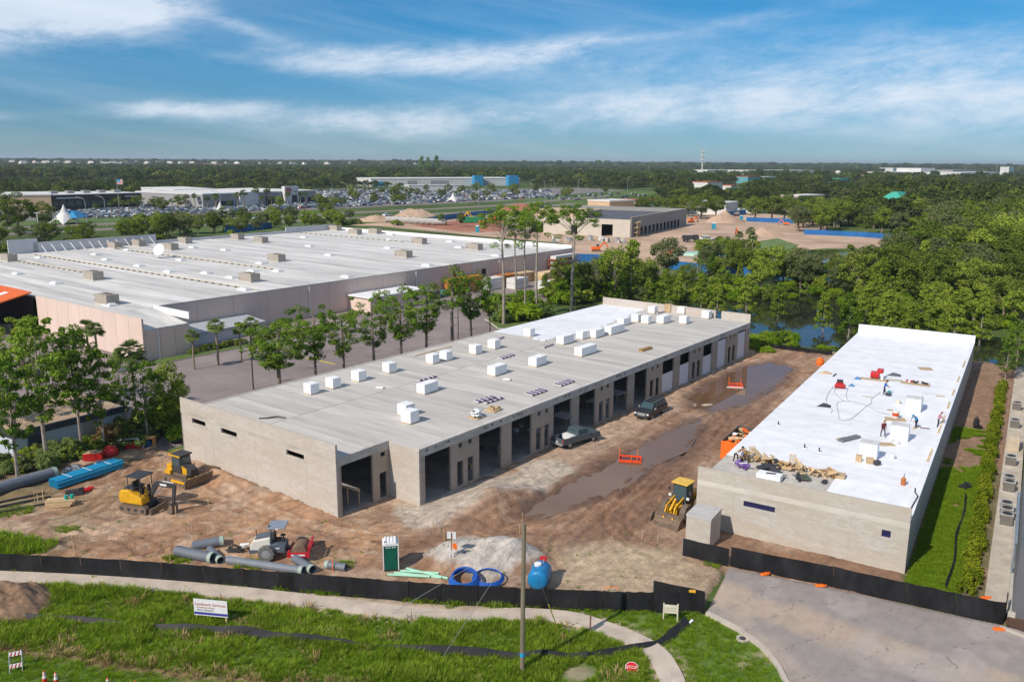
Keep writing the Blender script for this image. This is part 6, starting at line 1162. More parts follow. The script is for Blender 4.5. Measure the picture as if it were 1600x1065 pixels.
for px, py, l, r_ in ((1195, 897, 'nearest the gate', .4), (1281, 915, 'in the middle of the driveway fence', .0), (1560, 983, 'at the metal building end', -.1), (1540, 931, 'behind the driveway fence by the hedge', .2)):
    t = thing('sandbag', 'flat orange sandbag at the fence foot, '+l, 'sandbag', (*gp(px, py, .21)[:2], .21 if py > 890 and px != 1540 else .05), r_); bevel(MB().taper(-.34, .34, -.18, .18, 0, .13, .06, .06, .05, .05).build('bag', m_orng, t), .04); MB().obox((.42, .03, .05), (.16, .14, .06), .2).build('tied_end', m_orng, t)
o = MB().tube([(0, 0, 0), (.0, .02, .45), (.9, .05, .5), (1.0, .05, .02)], .03, 5).build('hoop_guard', m_orng); o.location = gz(gp(945, 926)); tag(o, 'orange tubular hoop behind the front fence', 'hoop'); o = MB().obox((0, 0, .08), (.42, .2, .16)).build('barricade_light', M('amber', (.8, .40, .02), .4)); o.location = (*gp(1080, 955)[:2], 1.42); tag(o, 'amber warning lamp hung on the fence end', 'lamp')
t = thing('manhole_cover', 'round manhole in pale concrete set in the mown grass', 'manhole', (*gp(1160, 1000)[:2], .16)); MB().lathe([(.42, -.1), (.42, 0)], 8).build('collar', m_kerb, t); MB().lathe([(.22, .001), (.22, .02)], 12).build('lid', m_steel, t)
# earth heap at left edge
def heap(c, r0, h, mat, name, label, cat, seed):
    n = 40; g = np.linspace(-1, 1, n); gx, gy = np.meshgrid(g, g); d = np.hypot(gx, gy); z = h*np.clip(1-d, 0, 1)**.8*(.55+.9*fbm(gx*3+seed, gy*3, seed, 4))-.12; mb = MB(); mb.v = [(float(a*r0*1.2), float(b*r0), float(q)) for a, b, q in zip(gx.ravel(), gy.ravel(), z.ravel())]; mb.f = [(j*n+i, j*n+i+1, (j+1)*n+i+1, (j+1)*n+i) for j in range(n-1) for i in range(n-1)]; mb.mi = [0]*len(mb.f); o = mb.build(name, mat, None, c); return tag(o, label, cat)
heap(gp(8, 946), 3.0, 1.9, M('heap_earth', (0.25, 0.155, 0.095), .95, .4, 2.5, bump=.8), 'earth_heap', 'brown earth heap in the grass at the left edge', 'earth heap', 3)
# ================================================================ machines, vehicles, people
def heading(a, b): p, q = gp(*a), gp(*b); return math.atan2(q[1]-p[1], q[0]-p[0])
def wheel(par, x, y, r, w, z=None, rimr=.55, mat=None, lug=0):
    o = MB().lathe([(r*rimr, -w/2), (r*.92, -w/2), (r, -w*.32), (r, w*.32), (r*.92, w/2), (r*rimr, w/2)], 20, 'y', (0, 0, 0)).build('wheel', mat or m_rubber, par, (x, y, r if z is None else z), smooth=True); smooth_by_angle(o, 40)
    MB().lathe([(r*rimr*.98, -w/2-.012), (r*rimr*.7, -w/2+.03), (r*.15, -w/2-.02)], 14, 'y').lathe([(r*.15, w/2+.02), (r*rimr*.7, w/2-.03), (r*rimr*.98, w/2+.012)], 14, 'y').build('rim', RIM[0], o)
    if lug:
        mb = MB()
        for k in range(lug): a = 6.283*k/lug; s = 1 if k % 2 else -1; mb.obox((math.cos(a)*r, s*w*.24, math.sin(a)*r), (.06, w*.46, .09), 0, 0, -a)
        mb.build('tread', mat or m_rubber, o)
    return o
RIM = [m_galv]
def track(par, x0, x1, y0, y1, h, mat=None):
    r = h/2; pts = []
    for k in range(9): a = R(90+22.5*k); pts.append((x0+r+math.cos(a)*r, r+math.sin(a)*r))
    for k in range(9): a = R(-90+22.5*k); pts.append((x1-r+math.cos(a)*r, r+math.sin(a)*r))
    o = MB().prism(pts, y0, y1, 'y').build('track', mat or m_mudsteel, par); mb = MB(); L_ = x1-x0-2*r; n = 14
    for k in range(n): x = x0+r+L_*k/(n-1); mb.box(x-.05, x+.05, y0-.01, y1+.01, h, h+.03)
    mb.build('track_shoes', m_mudsteel, o)
    for k in range(4): x = x0+r+L_*k/3; MB().lathe([(r*.45, y0-.02), (r*.45, y1+.02)], 12, 'y', (x, 0, r)).build('roller', m_steel, o)
    return o
def hexw(mb, a, b, w0, w1, h0, h1):
    """tapering beam from a to b in the xz plane centred on its y"""
    a, b = Vector(a), Vector(b); d = (b-a).normalized(); n = Vector((-d.z, 0, d.x)); y = Vector((0, 1, 0))
    return mb.hexa([a-y*w0/2-n*h0/2, b-y*w1/2-n*h1/2, b+y*w1/2-n*h1/2, a+y*w0/2-n*h0/2, a-y*w0/2+n*h0/2, b-y*w1/2+n*h1/2, b+y*w1/2+n*h1/2, a+y*w0/2+n*h0/2])
# ---- bulldozer
t = thing('bulldozer', 'yellow bulldozer with dark cab near the front wall of block building', 'bulldozer', gz(gp(288, 752)), heading((270, 742), (325, 757))-R(2))
for y in (-1, 1): track(t, -1.5, 1.5, y*.95-.25, y*.95+.25, .85)
MB().box(-1.3, 1.2, -.65, .65, .45, 1.0).build('chassis', m_mudsteel, t)
hd = MB().hexa([(.35, -.5, 1.0), (1.6, -.42, 1.0), (1.6, .42, 1.0), (.35, .5, 1.0), (.35, -.5, 1.95), (1.6, -.40, 1.55), (1.6, .40, 1.55), (.35, .5, 1.95)]).build('hood', m_steel, t)
for y in (-.512, .50): MB().hexa([(.4, y, 1.02), (1.1, y*.93, 1.02), (1.1, y*.93+.012, 1.02), (.4, y+.012, 1.02), (.4, y, 1.85), (1.1, y*.93, 1.6), (1.1, y*.93+.012, 1.6), (.4, y+.012, 1.85)]).build('side_panel', m_yellow, t)
bevel(MB().box(-1.45, -.75, -.72, .72, .95, 1.75).build('rear_tank', m_yellow, t), .05); MB().box(-1.5, -.7, .6, .95, .88, 1.25).build('fender', m_yellow, t); MB().box(-1.5, -.7, -.95, -.6, .88, 1.25).build('fender', m_yellow, t)
cb = MB().taper(-.85, .5, -.62, .62, 1.1, 2.7, .08, .12, .04, .04).build('cab', m_steel, t)
for q in ((-.70, .30, -.626, -.60), (-.70, .30, .60, .626)): MB().box(q[0], q[1], q[2], q[3], 1.75, 2.55).build('window', m_gblue, cb)
MB().box(.425, .46, -.5, .5, 1.75, 2.55).build('window', m_gblue, cb); MB().box(-.83, -.80, -.5, .5, 1.75, 2.55).build('window', m_gblue, cb)
bevel(MB().box(-.98, .58, -.7, .7, 2.7, 2.86).build('roof', m_steel, t), .05); MB().box(-1.12, -.98, -.66, .66, 2.62, 2.84).build('lamp_bar', m_yellow, t); MB().box(-.9, .56, -.74, -.70, 2.66, 2.80).build('roof_rail', m_yellow, t)
for y in (-1, 1): hexw(MB(), (-.2, y*1.25, .5), (1.9, y*1.25, .55), .14, .14, .22, .18).build('push_arm', m_yellow, t)
bl = MB().prism([(1.95, .12), (2.05, .05), (2.12, .5), (2.32, 1.05), (2.2, 1.08), (1.98, .6)], -1.55, 1.55, 'y').build('blade', m_mudsteel, t); MB().box(1.93, 2.06, -1.58, 1.58, .0, .12).build('cutting_edge', m_steel, bl)
for y in (-.7, 0, .7): MB().prism([(1.6, .9), (1.95, .85), (1.95, .5), (1.6, .6)], y-.05, y+.05, 'y').build('blade_bracket', m_yellow, t)
MB().cyl((1.3, .25, 1.55), (1.3, .25, 2.1), .05, n=8).build('exhaust', m_steel, t)
# ---- mini excavator
t = thing('mini_excavator', 'yellow mini excavator with black boom bent down to the dirt', 'excavator', gz(gp(222, 795)), heading((205, 790), (250, 797))); t.scale = (1.25,)*3
for y in (-1, 1): track(t, -1.15, 1.15, y*.72-.2, y*.72+.2, .55)
MB().box(-.8, .8, -.55, .55, .3, .6).build('undercarriage', m_steel, t)
hb = MB().prism([(.75, .62), (.72, 1.1), (.1, 1.35), (-.35, 1.6), (-1.05, 1.5), (-1.2, 1.1), (-1.1, .62)], -.78, .0, 'y').build('house', m_yellow, t); bevel(hb, .06)
bevel(MB().prism([(.35, .62), (.3, 1.0), (-.35, 1.45), (-1.05, 1.5), (-1.2, 1.1), (-1.1, .62)], .003, .78, 'y').build('house', m_yellow, t), .06); bevel(MB().box(-.95, -.1, -.55, .6, 1.48, 1.66).build('engine_cover', m_steel, t), .05)
MB().box(-.35, .15, -.3, .3, 1.35, 1.5).build('seat_base', m_seat, t); MB().box(-.4, -.28, -.28, .28, 1.5, 2.05).build('seat_back', m_seat, t)
for x, y in ((-.45, -.62), (-.45, .55), (.55, -.62), (.55, .55)): MB().tube([(x, y, 1.2), (x, y, 2.5)], .03, 5).build('canopy_post', m_steel, t)
bevel(MB().box(-.6, .7, -.7, .65, 2.5, 2.58).build('canopy', m_steel, t), .03); MB().box(.45, .62, -.5, -.3, 1.3, 1.75).build('console', m_seat, t); MB().box(.4, .55, .2, .4, 1.3, 1.75).build('console', m_seat, t)
hexw(MB(), (.7, .1, .95), (1.35, .1, 2.0), .2, .2, .3, .34).build('boom', m_steel, t); o = hexw(MB(), (1.3, .1, 2.0), (2.85, .1, 1.95), .19, .17, .34, .24).build('boom', m_steel, t); MB().box(1.7, 2.25, -.003, .003, 1.93, 2.08).build('lettering_plate', m_whitep, o)
hexw(MB(), (2.85, .1, 2.1), (2.62, .1, .65), .16, .13, .26, .18).build('dipper_arm', m_steel, t); MB().tube([(1.1, .1, 1.2), (1.8, .1, 1.8)], .05, 6).build('boom_cylinder', m_galv, t); MB().tube([(1.9, .1, 2.22), (2.8, .1, 2.2)], .045, 6).build('arm_cylinder', m_galv, t)
MB().prism([(2.62, .72), (2.75, .5), (2.72, .1), (2.45, .02), (2.25, .12), (2.4, .4)], -.22, .42, 'y').build('bucket', m_mudsteel, t); MB().prism([(1.35, .05), (1.5, .05), (1.5, .45), (1.42, .45)], -.85, .85, 'y').build('dozer_blade', m_mudsteel, t); MB().box(.8, 1.38, -.4, -.3, .2, .34).box(.8, 1.38, .3, .4, .2, .34).build('blade_arms', m_steel, t)
# ---- soil compactor roller
m_cream2 = M('roller_cream', (0.72, 0.68, 0.60), .5, .06); m_slate = M('roller_slate', (0.10, 0.12, 0.15), .5, .06); m_rred = M('roller_red', (0.50, 0.02, 0.035), .4, .06)
t = thing('soil_compactor', 'cream and slate drum roller with red drum frame in the yard', 'roller', gz(gp(436, 871)), heading((408, 869), (474, 868))); RIM[0] = m_galv
for y in (-.72, .72): wheel(t, -.75, y, .62, .42, rimr=.55, mat=M('grey_tyre', (.16, .15, .145), .9, .15), lug=22)
bevel(MB().prism([(-2.0, .8), (-2.0, 1.15), (-1.75, 1.55), (-.45, 1.8), (-.45, .8)], -.62, .62, 'y').build('hood', m_cream2, t), .06); MB().prism([(-2.08, .5), (-2.08, .85), (-1.35, .85), (-1.35, .6)], -.6, .6, 'y').build('rear_bumper', m_slate, t); bevel(MB().prism([(-1.7, 1.58), (-1.6, 1.72), (-.45, 1.95), (-.45, 1.82)], -.4, .4, 'y').build('hood_top', m_slate, t), .03)
bevel(MB().prism([(-.45, .55), (-.45, 1.3), (.1, 1.35), (.65, 1.15), (.65, .6)], -.66, .66, 'y').build('operator_deck', m_slate, t), .05); MB().box(-.05, .25, -.668, -.661, .93, 1.02).build('lettering_plate', m_whitep, t)
MB().box(-.2, .2, -.25, .25, 1.35, 1.5).box(-.28, -.16, -.25, .25, 1.5, 2.0).build('seat', m_seat, t); MB().tube([(.5, 0, 1.2), (.42, 0, 1.75)], .05, 6).build('steering_column', m_seat, t); MB().lathe([(.2, 0), (.2, .04)], 14, 'z', (.4, 0, 1.75)).build('steering_wheel', m_seat, t)
for x, y in ((-.42, -.6), (-.42, .6)): MB().tube([(x, y, 1.3), (x+.05, y, 2.55)], .05, 6).build('roof_post', m_slate, t)
bevel(MB().box(-.62, .72, -.72, .72, 2.55, 2.66).build('roof', M('roof_slate', (.23, .27, .33), .5), t), .04); MB().box(.0, .25, -.735, -.72, 2.54, 2.62).build('roof_label', m_whitep, t); MB().lathe([(.06, 2.66), (.06, 2.8)], 8, 'z', (-.5, -.5, 0)).build('beacon', m_steel, t); MB().tube([(-1.7, .3, 1.6), (-1.7, .3, 2.1)], .04, 6).build('exhaust', m_steel, t)
MB().box(.65, .95, -.2, .2, .5, .8).build('articulation', m_steel, t); dm = MB().lathe([(.05, -.82), (.60, -.82), (.62, -.8), (.62, .8), (.60, .82), (.05, .82)], 26, 'y', (1.7, 0, .62)).build('drum', M('drum_rust', (.20, .13, .085), .6, .25, 2), t); smooth_by_angle(dm, 40)
for y in (-.98, .86): o = MB().box(.85, 2.55, y, y+.12, .35, .72).build('drum_frame', m_rred, t)
MB().box(1.15, 2.2, -.988, -.981, .47, .60).build('lettering_plate', m_whitep, t)
MB().box(2.42, 2.55, -.86, .86, .72, .9).build('drum_crossbar', m_rred, t); MB().box(2.43, 2.55, -.98, -.86, .72, 1.25).build('drum_post', m_rred, t); MB().box(2.43, 2.55, -.86, .98, 1.1, 1.25).build('drum_crossbar', m_rred, t); MB().box(.85, .97, -.86, .86, .4, .72).build('drum_crossbar', m_rred, t)
MB().obox((.8, -.5, 1.5), (.05, .25, .3)).build('mirror', m_steel, t)
# black attachment heap left of the roller
t = thing('hose_heap', 'tangle of black fittings with a white valve left of the roller', 'fittings', gz(gp(368, 862)), .2)
for k in range(7): MB().tube([(random.uniform(-1, .6), random.uniform(-.4, .4), .1), (random.uniform(-.6, .6), random.uniform(-.3, .3), random.uniform(.2, .7)), (random.uniform(-.6, 1), random.uniform(-.4, .4), .1)], .07, 6).build('fitting', MATS['black_rubber'], t)
MB().lathe([(.12, 0), (.12, .7)], 10, 'x', (.35, .1, .55)).build('valve', m_whitep, t); MB().obox((.6, 0, .5), (.2, .5, .2), .3).build('valve', m_whitep, t)
# ---- wheel loader
a, b = gp(1017, 814), gp(1062, 828); fa = math.atan2(b[1]-a[1], b[0]-a[0])-R(90); bw = math.hypot(b[0]-a[0], b[1]-a[1])
mid = ((a[0]+b[0])/2, (a[1]+b[1])/2); org = (mid[0]-math.cos(fa)*2.5, mid[1]-math.sin(fa)*2.5); t = thing('wheel_loader', 'yellow wheel loader with lowered muddy bucket beside the block wall', 'loader', gz(org), fa); RIM[0] = m_yellow
for x, y in ((.75, -.95), (.75, .95), (-1.75, -.95), (-1.75, .95)): wheel(t, x, y, .76, .5, rimr=.5, mat=M('dusty_tyre', (.15, .115, .09), .95, .2), lug=20)
bevel(MB().prism([(-2.8, .9), (-2.75, 1.75), (-1.0, 1.95), (-.95, .8)], -.6, .6, 'y').build('engine_hood', m_yellow, t), .06); MB().box(-.95, 1.3, -.5, .5, .65, 1.15).build('front_frame', m_yellow, t); MB().box(-2.9, -2.7, -.7, .7, .6, 1.2).build('counterweight', m_steel, t)
cb = MB().taper(-1.05, .25, -.68, .68, 1.2, 2.95, .06, .18, .05, .05).build('cab', m_steel, t)
MB().hexa([(.238, -.6, 1.5), (.262, -.6, 1.5), (.262, .6, 1.5), (.238, .6, 1.5), (.105, -.57, 2.85), (.125, -.57, 2.85), (.125, .57, 2.85), (.105, .57, 2.85)]).build('windscreen', m_gblue, cb)
for y in (-.685, .66): MB().taper(-.85, .05, y, y+.025, 1.5, 2.85, .02, .12, 0, 0).build('window', m_gblue, cb)
bevel(MB().box(-1.2, .3, -.78, .78, 2.95, 3.08).build('roof', M('roof_yellow', (.74, .47, .07), .45), t), .05)
for y in (-1, 1): hexw(MB(), (.15, y*.42, 1.75), (1.55, y*.42, 1.35), .1, .1, .28, .25).build('lift_arm', m_yellow, t); hexw(MB(), (1.55, y*.42, 1.4), (2.05, y*.42, .4), .1, .1, .26, .2).build('lift_arm', m_yellow, t); MB().tube([(.6, y*.3, 1.0), (1.4, y*.35, 1.3)], .055, 6).build('lift_cylinder', m_galv, t); MB().box(.2, .32, y*.85-.12, y*.85+.12, 1.75, 1.95).build('headlamp', m_whitep, t); MB().obox((.15, y*1.0, 2.35), (.06, .22, .34)).build('mirror', m_steel, t)
hexw(MB(), (.8, 0, 1.75), (1.75, 0, 1.0), .16, .14, .3, .22).build('z_link', m_yellow, t); MB().tube([(.3, 0, 1.5), (.9, 0, 1.85)], .06, 6).build('tilt_cylinder', m_galv, t)
bk = MB(); pf = [(2.0, .95), (1.95, .5), (2.0, .15), (2.25, .02), (2.95, .0), (2.95, .05), (2.3, .08), (2.1, .2), (2.05, .5), (2.1, .95)]; bk.prism(pf, -bw/2, bw/2, 'y')
bo = bk.build('bucket', m_mudsteel, t)
for y in (-bw/2, bw/2-.06): MB().prism([(2.05, .97), (1.98, .5), (2.05, .1), (2.95, .0), (2.6, .55)], y-.005, y+.065, 'y').build('bucket_cheek', m_mudsteel, bo)
# ---- pickup and SUV
def paint(name, col): return M(name, col, .32, .04, 1.0, spec=.6)
RIM[0] = M('alloy', (.42, .42, .42), .35, .05, metal=.5)
t = thing('pickup_truck', 'blue grey pickup truck parked outside the open bays', 'pickup', gz(gp(900, 692)), heading((876, 700), (926, 686))); mp_ = paint('paint_bluegrey', (.075, .10, .12))
for x in (-1.75, 1.72):
    for y in (-.78, .78): wheel(t, x, y, .39, .26, rimr=.6)
bd = bevel(MB().prism([(-.65, .5), (2.55, .5), (2.78, .62), (2.78, .98), (2.6, 1.1), (1.25, 1.2), (-.65, 1.2)], -.95, .95, 'y').build('body', mp_, t), .06, 3)
for y0, y1 in ((-.95, -.86), (.86, .95)): bevel(MB().box(-2.75, -.66, y0, y1, .5, 1.2).build('bed_side', mp_, t), .03)
MB().box(-2.7, -.66, -.86, .86, .55, .68).build('bed_floor', m_steel, t); MB().box(-2.78, -2.70, -.86, .86, .55, 1.2).build('tailgate', mp_, t); MB().box(-2.95, -2.79, -.92, .92, .48, .66).build('bumper', m_galv, t); MB().box(2.79, 2.9, -.92, .92, .45, .7).build('bumper', m_galv, t)
cbp = bevel(MB().taper(-.62, 1.3, -.88, .88, 1.2, 1.82, .15, .62, .14, .14).build('cab', mp_, t), .05, 3)
MB().hexa([(-.60, -.72, 1.27), (-.58, -.72, 1.27), (-.58, .72, 1.27), (-.60, .72, 1.27), (-.497, -.66, 1.74), (-.477, -.66, 1.74), (-.477, .66, 1.74), (-.497, .66, 1.74)]).build('rear_window', m_gblue, cbp); MB().hexa([(1.235, -.74, 1.24), (1.255, -.74, 1.24), (1.255, .74, 1.24), (1.235, .74, 1.24), (.765, -.66, 1.75), (.785, -.66, 1.75), (.785, .66, 1.75), (.765, .66, 1.75)]).build('windscreen', m_gblue, cbp)
for s in (-1, 1):
    for x0, x1 in ((-.42, .12), (.2, .78)): MB().hexa([(x0, s*.868, 1.27), (x1+.15*(x0 > 0), s*.868, 1.27), (x1+.15*(x0 > 0), s*.88, 1.27), (x0, s*.88, 1.27), (x0+.05, s*.776, 1.72), (x1, s*.776, 1.72), (x1, s*.79, 1.72), (x0+.05, s*.79, 1.72)]).build('window', m_gblue, cbp)
    MB().box(2.6, 2.795, s*.78-.12, s*.78+.12, .78, .95).build('headlight', m_whitep, t); MB().box(-2.795, -2.74, s*.89-.05, s*.89+.05, .8, 1.12).build('tail_light', m_redp, t); MB().obox((1.0, s*1.03, 1.28), (.12, .18, .16)).build('mirror', mp_, t)
MB().obox((-1.15, 0, .98), (.75, 1.5, .5)).build('tool_chest', m_whitep, t); MB().box(-2.80, -2.785, -.16, .16, .72, .82).build('number_plate', m_whitep, t)
t = thing('suv', 'dark grey large SUV parked in front of the far bays', 'suv', gz(gp(1017, 648)), heading((1035, 637), (998, 657))); ms_ = paint('paint_darkgrey', (.022, .024, .028))
for x in (-1.6, 1.6):
    for y in (-.8, .8): wheel(t, x, y, .4, .27, rimr=.6)
bevel(MB().prism([(-2.6, .5), (2.45, .5), (2.62, .65), (2.62, 1.0), (2.4, 1.14), (1.3, 1.22), (-2.6, 1.22)], -.98, .98, 'y').build('body', ms_, t), .06, 3); cbs = bevel(MB().taper(-2.58, 1.4, -.92, .92, 1.22, 1.92, .3, .85, .2, .2).build('cabin', ms_, t), .12, 4)
MB().hexa([(1.33, -.78, 1.26), (1.35, -.78, 1.26), (1.35, .78, 1.26), (1.33, .78, 1.26), (.745, -.7, 1.85), (.765, -.7, 1.85), (.765, .7, 1.85), (.745, .7, 1.85)]).build('windscreen', m_gblue, cbs); MB().hexa([(-2.575, -.72, 1.3), (-2.555, -.72, 1.3), (-2.555, .72, 1.3), (-2.575, .72, 1.3), (-2.42, -.66, 1.82), (-2.40, -.66, 1.82), (-2.40, .66, 1.82), (-2.42, .66, 1.82)]).build('rear_window', m_gblue, cbs)
for s in (-1, 1):
    for x0, x1 in ((-2.2, -1.2), (-1.1, -.3), (-.2, .7)): MB().hexa([(x0, s*.905, 1.3), (x1, s*.905, 1.3), (x1, s*.92, 1.3), (x0, s*.92, 1.3), (x0+.06, s*.79, 1.8), (x1-.06-.1*(x1 > .5), s*.79, 1.8), (x1-.06-.1*(x1 > .5), s*.805, 1.8), (x0+.06, s*.805, 1.8)]).build('window', m_gblue, cbs)
    MB().box(2.45, 2.635, s*.8-.14, s*.8+.14, .8, .98).build('headlight', m_whitep, t); MB().obox((1.05, s*1.06, 1.3), (.12, .2, .17)).build('mirror', m_galv, t); MB().box(-1.8, .6, s*.7-.025, s*.7+.025, 1.93, 1.97).build('roof_rail', m_galv, t)
MB().box(2.625, 2.65, -.5, .5, .68, 1.0).build('grille', m_galv, t); MB().box(2.63, 2.72, -.9, .9, .45, .64).build('bumper', m_steel, t)
# ---- people
m_skin = M('skin', (.40, .24, .16), .6, .05); m_navy = M('trousers_navy', (.025, .03, .05), .9, .1); m_hair = M('hair_dark', (.02, .015, .012), .8); m_boot = M('boot', (.06, .045, .035), .9)
def person(label, loc, rz, shirt, cap, pose='stand', hood=False):
    """one continuous skinned figure 1.75 m tall, facing +x; materials by body region"""
    sh = {'stand': (0, .0), 'bend': (.42, -.22), 'walk': (.05, 0), 'work': (.15, -.03)}[pose]; dx, dz = sh
    hip = Vector((0, 0, .93)); chest = Vector((dx*.75, 0, 1.28+dz*.55)); neck = Vector((dx*1.05, 0, 1.48+dz)); head = neck+Vector((.03+dx*.25, 0, .14-abs(dx)*.08)); top = head+Vector((.02+dx*.15, 0, .1-abs(dx)*.06))
    st = {'stand': .04, 'bend': .16, 'walk': .2, 'work': .1}[pose]
    V = [hip, (hip+chest)/2, chest, neck, head, top]; Rr = [(.15, .12), (.145, .11), (.165, .115), (.06, .06), (.095, .10), (.075, .08)]; Ed = [(0, 1), (1, 2), (2, 3), (3, 4), (4, 5)]
    def add(p, r, par): V.append(Vector(p)); Rr.append((r, r)); Ed.append((par, len(V)-1)); return len(V)-1
    zone = ['t', 's', 's', 'k', 'k', 'h']
    for s in (-1, 1):
        f = st*s; i = add((f*.1, s*.1, .88), .10, 0); i = add((f*.6+.03, s*.11, .50), .068, i); i = add((f, s*.12, .10), .05, i); add((f+.17, s*.13, .045), .042, i)
        sp = chest+Vector((.0, s*.20, .10)); i = add(sp, .07, 2)
        if pose in ('bend', 'work'): e = sp+Vector((.14, s*.05, -.26)); h = e+Vector((.2, -s*.08, -.14))
        elif pose == 'walk': e = sp+Vector((-.08*s, s*.08, -.28)); h = e+Vector((.1+.05*s, 0, -.24))
        else: e = sp+Vector((-.02, s*.06, -.29)); h = e+Vector((.14, 0, -.20))
        i = add(e, .048, i); j = add(h, .034, i); d = (h-e).normalized(); y = Vector((0, 1, 0)); pm = add(h+d*.07, .036, j)
        for k in range(4): q = (k-1.5)*.02; c = add(h+d*.115+y*q, .0095, pm); add(h+d*(.15+.008*(k in (1, 2)))+y*q+Vector((.012, 0, -.012)), .008, c)
        c = add(h+d*.06+Vector((.035, 0, .01)), .011, j); add(h+d*.095+Vector((.048, 0, 0)), .009, c)
    me = bpy.data.meshes.new('body'); me.from_pydata([tuple(v) for v in V], Ed, []); o = bpy.data.objects.new('body', me); COL.objects.link(o); md = o.modifiers.new('skin', 'SKIN'); md.use_smooth_shade = True
    for k, sv in enumerate(me.skin_vertices[0].data): sv.radius = Rr[k]; sv.use_root = k == 0
    sb = o.modifiers.new('sub', 'SUBSURF'); sb.levels = 1; sb.render_levels = 1
    m2 = bpy.data.meshes.new_from_object(o.evaluated_get(bpy.context.evaluated_depsgraph_get())); bpy.data.objects.remove(o)
    m2.materials.clear()
    for m in (shirt, m_navy, m_skin, m_hair, m_boot): m2.materials.append(m)
    VV = np.array([tuple(v) for v in V]); hands = [k for k in range(len(V)) if Rr[k][0] < .037]
    for p in m2.polygons:
        c = np.array(p.center); k = int(np.argmin(np.linalg.norm(VV-c, axis=1))); z = c[2]
        p.material_index = 3 if k == 5 or (k == 4 and c[0] < head.x-.03) else 2 if k in (3, 4) or k in hands else 4 if z < .13 and k not in hands else 1 if z < .96 and k not in (1, 2) and Rr[k][0] not in (.07, .048) else 0
    t = thing('person', label, 'person', loc, rz); bo = link('body', m2, t)
    capm = cap; hc = MB().lathe([(.112, 0), (.108, .06), (.07, .105), (.01, .12)], 12).build('cap', capm, t, tuple(top+Vector((-.01, 0, -.03))), smooth=True)
    MB().prism([(.06, .0), (.2, -.01), (.2, .005), (.06, .02)], -.07, .07, 'y').build('peak', capm, hc)
    MB().obox(tuple(head+Vector((.098, 0, -.005))), (.03, .03, .05)).build('nose', m_skin, t)
    for s in (-1, 1): MB().obox(tuple(head+Vector((.085, s*.035, .025))), (.02, .022, .012)).build('eye', m_hair, t); MB().obox(tuple(head+Vector((0, s*.098, 0))), (.035, .02, .06)).build('ear', m_skin, t)
    MB().obox(tuple(head+Vector((.09, 0, -.05))), (.015, .05, .012)).build('mouth', M('lip', (.28, .12, .10)), t); return t
ZB = HRB+.01
m_cp = M('cap_tan', (.42, .25, .12), .9)
person('person in blue shirt and dark trousers standing mid roof with a tool', gp(1381, 616, ZB), R(-20), M('shirt_blue', (.03, .13, .42), .9), m_hair, 'work')
person('person in maroon long sleeves walking toward the front of white roof', gp(1379, 682, ZB), R(-80), M('shirt_maroon', (.16, .02, .035), .9), m_cp, 'walk')
person('person in bright blue hooded shirt bending over beside a white box', gp(1431, 668, ZB), R(-150), M('shirt_sky', (.02, .26, .52), .9), MATS['shirt_sky'], 'bend')
person('person in pink and grey hooded top at the right roof edge', gp(1465, 668, ZB), R(-10), M('shirt_pink', (.45, .20, .25), .9), MATS['shirt_pink'], 'work')
person('person in pale lilac shirt standing at the left end of scrap pile', gp(1158, 727, ZB), R(-30), M('shirt_lilac', (.48, .46, .60), .9), m_hair, 'stand')
person('person in white shirt crouched low beside the scrap pile edge', gp(1149, 722, ZB), R(-60), M('shirt_white', (.62, .60, .58), .9), m_cp, 'bend')
# ---- things on the white roof
def curb(px, py, w, d, h, label, step=0):
    t = thing('roof_curb_box', label, 'box', gp(px, py, ZB), FB.rot); bevel(MB().box(-w/2, w/2, -d/2, d/2, 0, h).build('body', m_memb, t), .03)
    if step: bevel(MB().box(-w/2, w/2, d/2+.02, d/2+.9, 0, h*.95).build('body', m_memb, t), .03); MB().box(-w/2+.1, w/2-.1, d/2+.02, d/2+.88, h*.955, h*.955+.12).build('ledge', m_foam, t)
    MB().box(-w/2-.03, w/2+.03, -d/2-.03, d/2+.03, h, h+.05).build('cap', M('lid_grey', (.58, .58, .58), .7), t); return t
curb(1427, 641, 1.5, 1.2, 1.45, 'tall white wrapped box with stepped back on the white roof', 1); curb(1405, 686, 1.6, 1.2, 1.5, 'white wrapped box between the maroon and the bending person'); curb(1357, 714, 1.5, 1.2, 1.45, 'white wrapped box nearest the front of the white roof')
t = thing('air_compressor', 'red and black air compressor with hoses on the white roof', 'compressor', gp(1312, 605, ZB), FB.rot+.2); bevel(MB().box(-.45, .45, -.4, .3, .1, .55).build('motor', m_redp, t), .04); bevel(MB().box(-.35, .35, .3, .9, .1, .8).build('housing', m_steel, t), .05); MB().lathe([(.2, -.6), (.2, .6)], 12, 'x', (0, -.5, .3)).build('air_tank', m_redp, t)
for s in (-.4, .4): MB().box(s-.04, s+.04, -.6, .9, 0, .1).build('skid', m_steel, t)
def hose(pts, label):
    P = smooth_path([gp(*q, ZB) for q in pts], 6); o = P[0]; h = MB().tube([(p[0]-o[0], p[1]-o[1], .025) for p in P], .022, 5).build('air_hose', M('hose_grey', (.20, .24, .28), .6)); h.location = (float(o[0]), float(o[1]), ZB); tag(h, label, 'hose')
hose([(1306, 606), (1304, 612), (1310, 620), (1318, 626), (1308, 630), (1310, 645), (1313, 656), (1328, 655), (1342, 645), (1352, 636), (1361, 630), (1363, 622), (1376, 613)], 'long looping grey air hose running to the blue shirted person'); hose([(1303, 604), (1294, 615), (1291, 630), (1300, 640), (1298, 646)], 'short grey hose curling left of the compressor'); hose([(1318, 626), (1335, 628), (1355, 634), (1372, 643), (1392, 648)], 'thin grey hose running to the paint bucket'); hose([(1325, 606), (1322, 618), (1326, 626)], 'thin blue grey hose right of the compressor')
